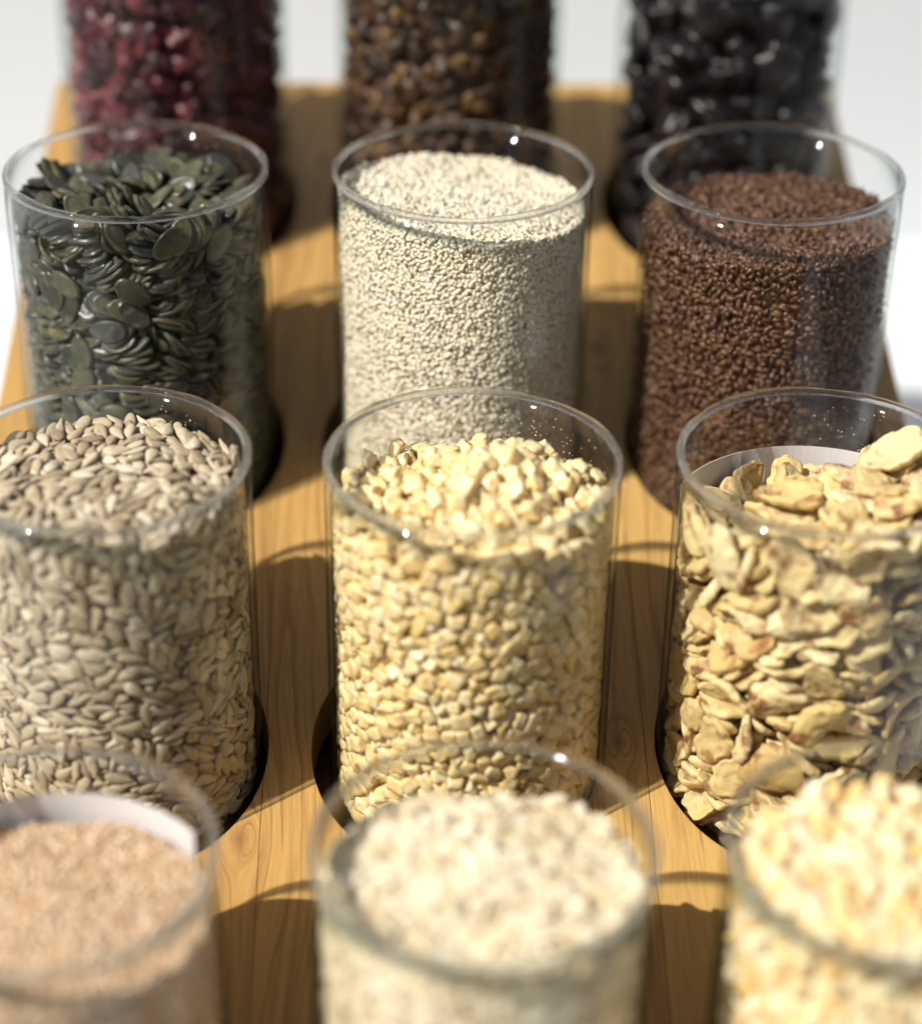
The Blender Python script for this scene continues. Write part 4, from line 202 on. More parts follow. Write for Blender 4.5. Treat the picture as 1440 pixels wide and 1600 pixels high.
PLACES_MORE['pumpkin'] = [
[353,-220,-1214,-9,-2,-48,424,-41,-1099,5,0,22,407,-78,-228,-2,3,-23,-286,-305,-458,-1,-16,33,429,-42,-1179,-8,9,-34,-71,-172,-128,2,17,22,-381,-171,-215,-11,-9,51,-253,-317,-599,15,9,-43,-374,-189,-715,1,-11,48,410,-65,-1056,5,-4,36,51,-386,-671,-1,4,-21,315,-265,-360,3,8,-30,244,-351,-791,-23,-36,-25,332,-241,-303,3,5,5,363,-167,-261,15,11,44,437,-26,-1237,-13,15,-31,432,-5,-493,12,-2,26,-290,-263,-746,5,2,-49,421,37,-172,-1,-5,-31,-3,-406,-750,10,-2,15,-397,-140,-882,0,-13,-14,-247,-316,-692,4,2,33,175,-380,-917,-7,-53,-30,-234,-316,-247,-9,11,-42,419,-72,-884,-1,10,-26,-124,309,-145,-6,10,3,372,-172,-593,3,-10,-49,386,-109,-531,10,-7,44,-128,-382,-546,5,-18,24,113,-373,-820,14,-14,39,177,-350,-269,8,-2,-25,-2,-391,-491,23,-5,-11,371,-163,-1128,3,-2,7,68,-336,-418,27,0,29,-356,-158,-532,-3,-3,9,-307,-246,-914,8,2,-51,163,77,-121,13,-7,-4,58,-398,-330,-1,3,-2,-393,-142,-787,4,-9,-34,298,-195,-141,-20,-7,50,-346,-233,-887,-3,2,53,153,316,-138,8,-2,49,284,-275,-799,-7,21,-52,434,-7,-824,-14,21,-14,-238,123,-144,4,2,61,-436,3,-717,13,-3,-37,-63,-402,-369,15,6,-4,-310,89,-146,-3,3,24,354,15,-141,5,1,-43,-67,-198,-144,-9,10,-9,-175,-354,-603,18,4,-7,164,-314,-450,25,4,47,-417,-70,-565,28,11,-53,396,44,-638,-14,9,-54,338,-182,-719,-13,15,-55,-449,6,-449,-22,-13,32,402,-56,-390,1,-1,41,70,-6,-163,7,1,-33,-92,-321,-815,18,-2,-12,-187,-380,-917,3,-11,52,421,39,-1292,-2,-3,-31,-161,-355,-673,1,17,-49,391,-103,-686,8,-3,41,75,-307,-610,19,6,5,418,102,-897,7,1,32,333,-107,-384,3,1,-59,10,-327,-453,23,11,-12],
[365,-200,-606,-4,-4,-36,-138,-341,-273,4,-7,24,-244,-332,-481,14,0,-32,388,-108,-731,-14,5,-60,-359,210,-121,-24,0,-57,303,-284,-515,5,10,-53,-214,-3,-101,5,15,41,-125,-379,-210,-11,-8,38,234,-343,-572,-2,-7,-54,362,-203,-209,1,5,10,407,-79,-830,11,4,37,-301,-147,-138,8,2,-16,24,-254,-110,-15,10,-16,52,-387,-280,11,-6,-25,386,-60,-1124,1,-1,59,352,-213,-655,5,1,20,291,-279,-106,26,-22,11,298,-299,-1043,8,3,12,277,-295,-831,16,7,6,-283,-266,-141,-10,0,14,-329,-215,-642,-1,7,-60,-312,-252,-507,4,-3,3,348,-226,-201,20,-54,-2,-400,-140,-229,15,-3,-36,-365,-204,-945,1,-5,-19,-45,-125,-105,-10,23,-7,413,-64,-421,3,-3,-32,141,-373,-380,-2,-15,45,390,-103,-1174,4,11,-4,-5,-405,-610,3,-8,52,-352,-168,-993,-15,-58,-11,-368,-166,-572,-8,10,56,-222,-326,-732,5,6,-40,409,38,-1301,-5,-1,-16,-446,-20,-466,-16,-18,24,399,-74,-204,2,1,-48,404,-91,-892,6,8,10,-113,329,-133,-3,11,1,419,52,-941,2,11,-16,-428,-70,-994,-9,-18,30,170,206,-141,6,-2,2,-415,-102,-199,-17,-1,48,124,-400,-907,0,55,30,-40,-412,-824,13,3,9,-425,-91,-279,21,3,-38,141,-324,-441,5,19,-4,260,297,-153,-7,1,-50,-374,-124,-637,4,11,-48,-235,-334,-852,7,-7,5,-167,161,-180,6,-13,-9,-463,5,-956,-41,-3,46,-407,-38,-765,7,-7,-41,-101,-2,-143,-14,-4,31,-382,-116,-836,-9,-6,17,-459,-12,-373,-34,11,-36,-349,-250,-277,20,-26,12,419,56,-973,0,11,-15,414,47,-269,6,3,-29,335,-224,-1263,9,-10,38,405,42,-189,0,0,18,329,-230,-1100,10,-2,40,-308,-161,-305,7,2,21,-450,-1,-333,-37,0,-41,-323,-179,-363,2,8,-58,18,-281,-528,16,6,1,-260,-182,-173,5,1,17,269,213,-183,5,-5,-36,4,-329,-238,-13,-15,59,-46,25,-156,3,-10,-28,-387,184,-184,20,-5,28,-235,346,-158,-2,-3,12,-163,-209,-138,15,5,-12,194,-237,-210,0,-4,28,363,154,-168,-2,-3,17,-100,405,-182,7,5,9,249,-165,-650,19,-13,56],
[374,-152,-810,13,11,-13,-302,-254,-712,5,13,-52,372,-213,-246,2,8,14,-58,-409,-271,5,-11,10,-303,-281,-498,-2,-13,57,-27,91,-116,5,25,53,-268,-316,-788,6,3,-7,-229,-46,-104,-11,-9,-55,390,-158,-858,-7,9,-29,-88,-415,-574,14,-7,-10,7,-234,-101,-20,1,-34,-87,-419,-469,-8,-30,49,267,-313,-500,9,5,-33,253,-344,-116,21,-16,23,126,-448,-917,-18,41,35,391,-91,-204,1,3,-52,343,-243,-549,9,-6,23,140,-349,-680,6,-7,48,-97,-369,-305,-51,-3,0,47,-358,-154,-2,4,40,425,-45,-1006,10,2,23,405,-107,-682,-1,8,-26,11,97,-137,44,3,-8,374,-185,-609,-6,2,12,108,-400,-126,-2,15,4,-440,-24,-508,-22,-13,38,381,-140,-476,2,-12,35,-354,-195,-814,-3,-9,57,391,-106,-986,1,13,-7,-366,-170,-553,-9,5,57,420,34,-245,2,1,-26,416,-55,-543,7,12,-21,342,-242,-1358,-1,2,10,418,-79,-495,10,-3,26,-191,-370,-468,-48,25,11,143,111,-133,-12,-16,54,-247,-242,-280,9,-6,28,418,-20,-1194,-1,12,-18,-363,-145,-672,3,13,-55,334,-271,-1083,9,6,12,-286,-288,-556,-3,-8,37,402,-25,-1306,-5,3,12,15,-394,-697,6,1,21,-397,-128,-251,-1,-13,25,350,-194,-147,-12,-1,60,351,-195,-1273,8,9,-28,101,-363,-632,-13,-1,-59,-39,-351,-172,-17,14,-41,422,-11,-452,6,6,-31,446,83,-771,19,26,24,326,-215,-902,-1,-14,56,185,-392,-793,-35,-9,-2,289,-253,-744,16,6,27,413,95,-1177,-5,12,-13,338,-71,-148,4,-3,-7,401,-92,-1082,1,4,-44,-188,-9,-146,-5,4,-25,98,-369,-319,2,-4,46,425,48,-942,10,0,31,-402,-74,-220,-21,0,51,-378,90,-130,1,5,15,-340,-224,-960,2,-6,-19,-337,-171,-384,2,11,-62,-224,-325,-825,4,14,-58,133,-297,-779,-4,-14,-57,245,-187,-693,18,-11,57,125,-352,-897,-7,53,26,240,95,-186,-4,12,38,-375,124,-157,15,-11,53,133,-322,-471,8,20,-2,-305,-254,-126,1,-26,-51,-339,-161,-430,14,2,-45,237,-395,-1062,25,18,-4,-98,65,-209,-8,-3,-51,-236,332,-179,-2,-5,-3,239,-201,-556,9,20,-31],
[-225,-280,-313,-5,-5,52,223,332,-126,0,-1,35,14,-401,-705,-6,6,-58,-219,226,-139,-2,1,-39,-224,-332,-709,4,2,2,-404,-40,-120,-8,-4,-31,-83,-320,-220,-5,-15,47,170,-266,-117,-10,-8,9,-162,-396,-836,2,-17,49,418,23,-621,17,4,43,352,-212,-682,10,3,31,43,-408,-341,0,3,-4,373,-102,-280,17,3,41,373,-166,-465,10,-1,-26,411,23,-263,4,-1,-19,343,-209,-917,8,-8,36,111,-339,-461,14,19,2,-206,-381,-623,8,-31,40,424,18,-926,9,4,32,404,-46,-1080,2,5,-19,392,-111,-916,8,6,11,-273,-304,-469,-1,-13,33,-130,-377,-767,17,-7,16,447,22,-826,-21,17,-23,-420,-39,-799,-9,-4,38,-191,-354,-864,9,-6,1,409,-52,-847,12,6,36,353,-128,-168,9,-12,-58,-278,-118,-145,5,-5,40,383,-16,-1312,-1,5,38,-358,-180,-553,-8,7,49,119,-128,-154,-1,2,-31,-327,-213,-692,12,0,2,336,-254,-1311,13,-2,21,-411,-98,-159,-4,-15,-29,426,25,-354,2,9,27,395,-81,-560,15,7,11,-234,-273,-264,13,6,10,-400,162,-184,2,21,-34,-137,149,-178,0,-14,11,-348,-186,-470,14,0,-57,402,34,-361,-4,6,-14,192,-347,-836,-6,-50,-21,61,-373,-760,14,-10,30,-388,-65,-663,-6,-10,7,419,40,-481,-41,35,20,332,-195,-1023,-1,5,-23,424,20,-1002,-4,11,-23,128,-272,-542,-37,-16,8,-179,28,-169,-1,0,19,-371,-101,-822,-8,-8,13,-400,-89,-414,14,14,16,412,5,-1191,0,12,-14,-413,-125,-322,22,-4,-30,71,301,-171,-5,-4,48],
[188,-26,-117,3,1,-6,364,-157,-177,-6,-1,4,-311,-329,-364,-20,24,7,54,-410,-808,11,9,-7,374,-160,-1005,5,12,-4,-251,-337,-720,2,-4,54,224,-331,-380,8,2,-7,27,-26,-152,-2,-12,31,301,-286,-774,10,8,4,390,-146,-502,8,-2,14,-402,-59,-128,-9,-9,-41,-321,-269,-565,-9,-5,56,399,-149,-1270,27,-10,-37,403,-98,-251,10,3,37,-257,-307,-251,-10,12,-58,146,-320,-522,-18,20,-53,397,-138,-1156,8,0,27,419,-49,-700,11,1,26,452,74,-815,-10,25,-9,386,179,-133,-10,-4,32,77,168,-156,7,-3,-13,279,-325,-999,-10,15,-51,339,-230,-566,2,10,-53,-359,-202,-456,7,-9,-5,-395,-143,-851,5,-10,-33,394,-95,-923,6,11,-11,283,-225,-104,12,41,32,-242,-310,-658,1,3,6,-370,-170,-586,-10,8,54,-268,-44,-115,-6,2,-41,397,-154,-865,-5,9,-35,239,-354,-978,10,-53,-22,271,-301,-857,2,18,-30,105,402,-156,-9,4,61,204,-335,-317,-2,-6,60,-395,-91,-442,16,14,18,-421,-40,-653,7,-12,-36,112,-412,-902,-6,53,30,-354,-163,-683,7,-3,16,-40,-392,-644,11,1,11,355,131,-151,-9,6,60,-270,-297,-902,6,9,-57,-197,-305,-335,8,10,-55,117,-157,-138,-6,0,-60,-244,-327,-831,0,-10,47,-21,-330,-230,8,-4,-9,-269,-274,-494,6,-3,12,-414,-64,-594,19,-5,-42,324,-190,-409,-7,-4,55,-184,161,-179,-5,-14,20,-402,-41,-154,-8,-10,-41,413,82,-316,-3,1,-25,424,27,-1015,-1,13,-18,369,-118,-795,9,-11,46,-391,-73,-677,-4,-10,5,179,-30,-143,1,-3,46,320,-284,-1100,2,13,-40,-307,-235,-636,1,5,-46,395,31,-1132,2,1,51,-391,57,-162,10,11,1,187,-233,-814,18,4,14,412,78,-475,18,-2,25,282,-130,-215,-35,-38,10,175,-285,-174,14,-5,-12],
[366,-166,-1051,-7,16,-57,332,-205,-443,6,-4,-20,-6,-404,-483,19,30,-52,441,-94,-1312,14,-32,-25,406,-62,-596,-5,22,-42,383,-120,-517,10,-6,46,268,-293,-787,13,-12,46,334,-244,-562,3,12,-49,-404,-5,-120,-9,-5,-42,-119,-382,-197,-3,-10,15,-28,-388,-801,13,0,18,419,54,-214,3,2,40,-102,397,-121,-13,3,-45,-430,-65,-829,-10,-11,35,-269,-300,-893,4,9,-58,423,-5,-1157,5,4,32,375,-170,-1112,5,4,-26,-329,-237,-847,-1,-2,30,-368,-170,-185,-6,-9,23,-362,-148,-640,10,-1,11,424,-19,-480,12,-4,37,153,-397,-915,-43,3,0,-242,-314,-678,-3,3,-36,227,164,-150,12,-55,-24,-279,-272,-732,5,4,-40,-137,-398,-435,13,-20,19,380,-135,-877,9,-3,42,-102,-273,-143,38,3,-6,396,-8,-899,-8,11,-58,406,-19,-416,4,-3,-47,393,-80,-1019,4,8,-13,-201,-340,-489,12,1,-30,419,69,-287,0,7,-25,-348,-196,-603,-3,-4,-7,327,-220,-644,5,2,12,105,-361,-558,34,-16,0,-320,-283,-295,-29,-22,-46,-420,-75,-542,26,-2,-42,-419,-62,-420,15,18,11,-105,346,-132,-1,11,8,-359,-274,-1022,29,-12,-19,52,-224,-163,7,-3,-22,-404,-19,-758,8,-7,-48,349,-178,-1208,-8,-3,-46,391,-92,-944,7,9,1,308,-194,-831,10,-8,40,-340,-156,-391,1,-6,16,-296,-276,-953,2,-6,-20,-152,286,-207,5,-3,29,330,-253,-1273,7,12,-35,45,257,-160,-3,-9,53,304,-196,-673,-48,-15,14,147,-304,-546,17,12,4,384,-13,-1275,2,-5,-36,-408,-61,-169,-13,6,29,-417,-91,-1067,0,-15,-28,-391,-71,-886,-8,-8,-1,-146,-408,-865,-6,-17,56,417,83,-337,-5,2,-26,413,99,-679,17,3,31,303,-238,-372,2,0,11,181,-146,-147,1,6,2],
]
PLACES['ginger'] = [
[-14,-307,-116,1,-6,10,171,-422,-148,24,-6,6,-204,-394,-176,-30,0,-18,-59,-446,-604,22,-23,13,100,-442,-930,19,-48,31,236,-389,-598,27,-9,11,126,28,-28,-25,26,-49,-38,-447,-757,9,44,-38,-23,-89,-69,-19,49,11,70,-346,-126,50,12,-11,-287,-347,-867,3,-38,18,-60,-157,-95,15,30,23,-346,-295,-1030,19,-13,-22,307,-28,-114,-19,-16,-38,279,-359,-1099,17,10,2,-284,-355,-719,16,-24,-8,246,-381,-967,29,-13,16,254,-371,-347,6,22,-2,99,-416,-156,32,22,-15,66,-201,-97,-7,14,7,429,-54,-146,-43,-25,-4,-71,-436,-299,-7,-15,-2,-250,-358,-372,15,0,47,111,-427,-475,-4,49,10,194,-393,-803,-10,44,9,398,-220,-713,21,8,13,-172,-398,-407,46,-15,23,-199,-384,-582,-7,-6,-10,-354,-235,-204,-23,2,53,263,-351,-863,-3,7,14,241,-368,-212,-9,-11,-22,9,-433,-277,-3,-37,34,366,-244,-254,-21,-16,-37,209,211,-105,-2,0,48,-246,-366,-1091,0,5,-9,-382,-218,-713,35,-22,29,-63,87,-87,-12,-2,3,-390,-52,-158,-11,5,-46,283,-324,-466,-43,-23,24,-48,-425,-970,-13,33,-45,331,-277,-393,-4,46,21,-375,-230,-451,-1,12,-15,397,-201,-1248,-16,-22,-1,-274,-27,-173,-13,-1,10,404,-162,-531,4,33,46,-441,-80,-566,17,-21,-35],
[-193,-330,-149,-9,-35,-38,-258,-371,-444,-9,-38,38,-23,-387,-171,-13,3,-43,-389,-239,-395,-33,-13,-35,31,-457,-943,3,33,11,122,-428,-213,41,-2,32,54,-5,-25,-38,12,19,143,-237,-126,-47,4,11,25,-451,-562,-38,-6,-8,-159,-422,-456,-13,-18,11,322,-309,-823,-15,15,-43,30,-443,-681,-7,-22,-29,-320,-220,-140,29,-36,6,-408,125,-178,-38,10,-31,-260,-6,-147,-5,-5,-35,56,-430,-328,23,5,-45,-106,4,-103,-46,14,-8,357,-285,-610,-3,25,27,-403,-198,-1183,27,-10,-19,-363,-267,-949,4,-4,44,-99,-427,-242,-2,16,30,266,366,-186,-23,18,2],
[369,-234,-133,22,-19,47,-97,-437,-145,14,-31,28,73,-443,-645,-29,-8,-3,-144,-425,-218,24,27,-30,-194,-6,-108,14,-8,1,185,-414,-226,-36,-5,17,-34,-446,-246,29,-3,-4,-133,-428,-354,-6,-42,38,-195,-406,-773,2,34,36,-172,-416,-929,-28,-1,-15,138,-48,-53,22,4,38,222,-133,-106,-36,0,14,-172,-411,-673,-12,-58,-5,224,-379,-294,-30,-30,16,337,-289,-448,-9,-11,10,208,-397,-653,53,13,-18,420,114,-155,-4,40,19,-247,-80,-171,-35,-13,6,-308,-326,-287,-20,5,47,197,-12,-55,-14,12,-22,286,-335,-179,42,5,43,-332,-295,-191,-14,-34,50,-28,-434,-413,24,33,30,-300,-333,-658,58,-23,-8,-4,-434,-473,-32,-1,-15,326,-310,-339,29,-29,-47,-346,-283,-626,-22,-35,33,138,-426,-828,59,8,-14,-101,-435,-532,17,17,54,-190,-393,-1004,38,20,-19,207,-397,-1086,52,13,-16,115,-203,-96,50,-15,-25,-317,-315,-774,-15,-29,-15,-98,-190,-130,29,41,-13,-347,-279,-1139,-25,-50,-9,9,-442,-798,16,19,33,-34,-444,-831,-1,30,2,-338,8,-158,3,28,-14,303,-328,-678,37,5,-45,-138,-253,-172,40,13,24,191,-405,-863,-24,47,30,-127,174,-125,-8,-11,-25,-307,-326,-423,32,31,-38,377,-240,-408,14,-29,13,322,-319,-609,-36,2,33,261,-350,-920,17,12,-2,17,-438,-717,-46,-35,17,356,-269,-880,-1,-7,17,-318,65,-168,-27,21,-17,255,-359,-791,7,35,-9,81,-427,-432,-55,14,-14,233,-365,-481,-27,10,-19,349,-272,-516,-25,-51,4,103,-415,-274,37,41,-24,371,-252,-572,12,24,-3,-198,-398,-1135,17,32,48,405,-200,-1034,-26,-31,6,156,238,-110,-31,-38,1,-75,-429,-664,-19,-22,23],
[-120,-151,-95,15,-1,-28,-274,95,-128,22,54,-8,5,-448,-526,0,-14,-1,203,-75,-76,-9,-20,28,53,-443,-399,25,3,-57,-260,361,-180,-32,17,41,-365,-178,-143,-32,-21,24,-25,-445,-662,24,-18,19,350,-277,-1209,-10,6,22,-77,-437,-824,27,-22,-34,81,-438,-581,-37,23,-22,163,-405,-279,-47,-38,13,-259,-348,-629,15,11,42,-115,-344,-155,47,-31,23,324,-309,-979,2,4,14,251,-365,-412,26,-5,16,-417,-167,-884,-37,1,-33,205,-395,-446,0,39,-26,-377,-245,-269,39,7,-37,-322,-310,-915,19,45,-4,-286,284,-201,6,-53,32,-365,-261,-511,-45,16,27],
[249,-370,-167,-2,-6,10,7,-453,-201,51,-9,30,90,-253,-106,21,34,-30,-227,-253,-146,3,-3,8,180,-422,-1039,49,-15,32,-190,-409,-267,-3,-41,0,-235,-387,-315,-31,-9,-31,-284,-344,-211,12,12,19,222,-394,-755,-12,7,-47,-210,-394,-479,46,29,16,114,-434,-390,-4,55,-19,-69,-449,-880,-15,-32,-40,56,-442,-481,-59,-7,2,-59,-443,-710,-4,-2,-7,315,-327,-288,8,35,-15,-44,-443,-521,22,-21,-33,-142,-425,-761,14,14,24,-353,-270,-705,-24,30,-29,-12,-448,-945,12,5,29,-226,-381,-639,-7,-32,3,309,-192,-127,31,-26,-29,-178,-233,-166,8,7,20,66,-438,-730,42,13,42,-191,-398,-827,-4,6,3],
[146,-136,-55,-4,49,17,78,-441,-183,7,19,-35,8,-447,-368,-31,-19,-13,18,-37,-40,-13,-6,43,-410,-187,-167,38,-5,-38,131,-431,-550,-8,-36,-31,126,-424,-638,30,-26,-8,-378,-246,-568,18,-30,4,82,-431,-860,3,15,-23,-39,2,-65,-2,-15,55,-208,-391,-1077,19,-9,46,152,-412,-783,29,1,-45,-77,-436,-423,13,-23,37,-200,-188,-154,15,-11,35,366,-257,-320,-14,-55,21,-241,-373,-223,-14,4,49,-69,-267,-140,13,46,-29,23,-443,-853,53,5,-34,-57,-443,-1020,45,42,-5,145,-352,-154,-1,23,-40,-398,-207,-1241,16,-27,-3,-412,-181,-293,-17,-28,36,-111,-410,-612,-20,24,-23,-294,-329,-991,-5,-1,-16],
[9,-459,-619,35,8,2,-119,-443,-445,32,14,-17,285,-286,-124,-29,-23,-26,329,-317,-175,-20,-24,-20,-246,-389,-550,-33,-13,-35,65,-452,-775,24,29,-47,206,-411,-498,7,-36,-40,286,-360,-283,-39,16,39,-202,-143,-125,2,-52,-19,28,-450,-436,3,-42,-3,-194,-402,-354,-5,-31,51,87,-445,-711,-53,0,22,-56,-456,-931,34,31,-38,-171,-97,-107,2,-3,41,181,-421,-968,-40,-2,9,346,-303,-758,18,37,-22,-285,-361,-503,49,8,-25,-243,-386,-909,28,-7,-4,-126,-436,-671,-3,-15,1,-360,-286,-449,11,33,34,168,-419,-568,1,-1,16,-450,-96,-247,-21,30,-10,-318,-50,-160,-13,31,-12],
[46,-449,-233,-30,2,4,158,-423,-431,-24,-20,-10,-133,-431,-819,-26,-26,-31,-76,-442,-480,34,-11,3,-223,-382,-265,18,55,1,-159,-412,-1050,-14,21,-4,45,-289,-115,-55,28,3,327,-311,-924,15,10,29,-142,-418,-565,21,-39,4,-90,-430,-776,6,2,-32,256,-372,-528,-33,10,25,412,-160,-156,1,-9,23,-353,-281,-815,-30,9,-19,258,-76,-110,26,-1,4,392,-221,-1175,2,-34,-15,40,401,-173,-52,-32,-11,144,-421,-991,-8,6,-39,-50,-216,-128,4,-17,21,-413,169,-187,26,20,-32,215,-286,-159,15,-55,-23],
[183,-197,-98,25,-35,-25,-51,-442,-361,-35,50,0,-44,-439,-198,29,-49,4,-291,-340,-162,22,54,-14,127,-426,-322,-26,-9,-12,-160,-420,-622,20,22,-23,-136,-422,-286,-58,8,17,-279,-271,-154,13,-39,-44,-420,-111,-133,19,48,-7,237,-331,-147,-37,-34,-15,61,-53,-71,-46,33,-16,177,-410,-690,18,-35,46,44,-386,-158,11,52,29,-364,261,-178,-10,-28,-7,-189,-398,-873,-6,6,54,161,-411,-364,-55,-10,-27,373,-50,-137,-1,41,-10,274,33,-85,-1,-44,-22,-343,-290,-252,2,-7,-15,245,-224,-145,25,46,11,203,-396,-386,5,-8,-20,-249,-374,-1002,3,-5,-9,-226,-384,-689,-30,13,-15,-244,-371,-807,-17,5,48,-317,-318,-546,32,21,-33,-310,-325,-489,13,-27,12,330,-299,-238,-17,-30,-1,-105,-427,-919,32,38,7,-272,-350,-305,-14,2,-42,-303,-310,-1176,16,32,-48,-370,-239,-1287,-55,-25,2,-179,-403,-531,20,29,5,-104,-427,-717,12,15,15,131,-418,-1035,4,10,31,132,-414,-886,-32,-38,9,393,-211,-185,-52,21,1,-364,-263,-892,-14,-33,-7,-351,-281,-316,25,17,-31,-113,-418,-1011,-7,0,7,-383,-227,-1021,9,35,27,373,-235,-838,-9,-10,-41,205,-377,-545,-35,-16,-4,-405,-194,-653,17,-23,-10,-130,258,-154,-18,24,39,103,-418,-760,9,24,-32,257,-354,-727,22,0,-1,305,-318,-545,5,-11,14,-51,-356,-174,27,52,8,315,-317,-878,-19,54,-9,-103,-432,-1062,-9,-37,4],
[72,-452,-295,-30,-17,1,-103,-448,-967,16,-38,16,-152,-162,-124,12,-6,35,83,-452,-526,32,7,-2,-266,-362,-970,-56,-24,-11,212,-404,-920,-15,-40,-21,299,-348,-510,-11,36,-20,-238,-383,-747,4,-7,-10,361,-269,-689,6,-16,15,236,-396,-700,23,24,-10],
]
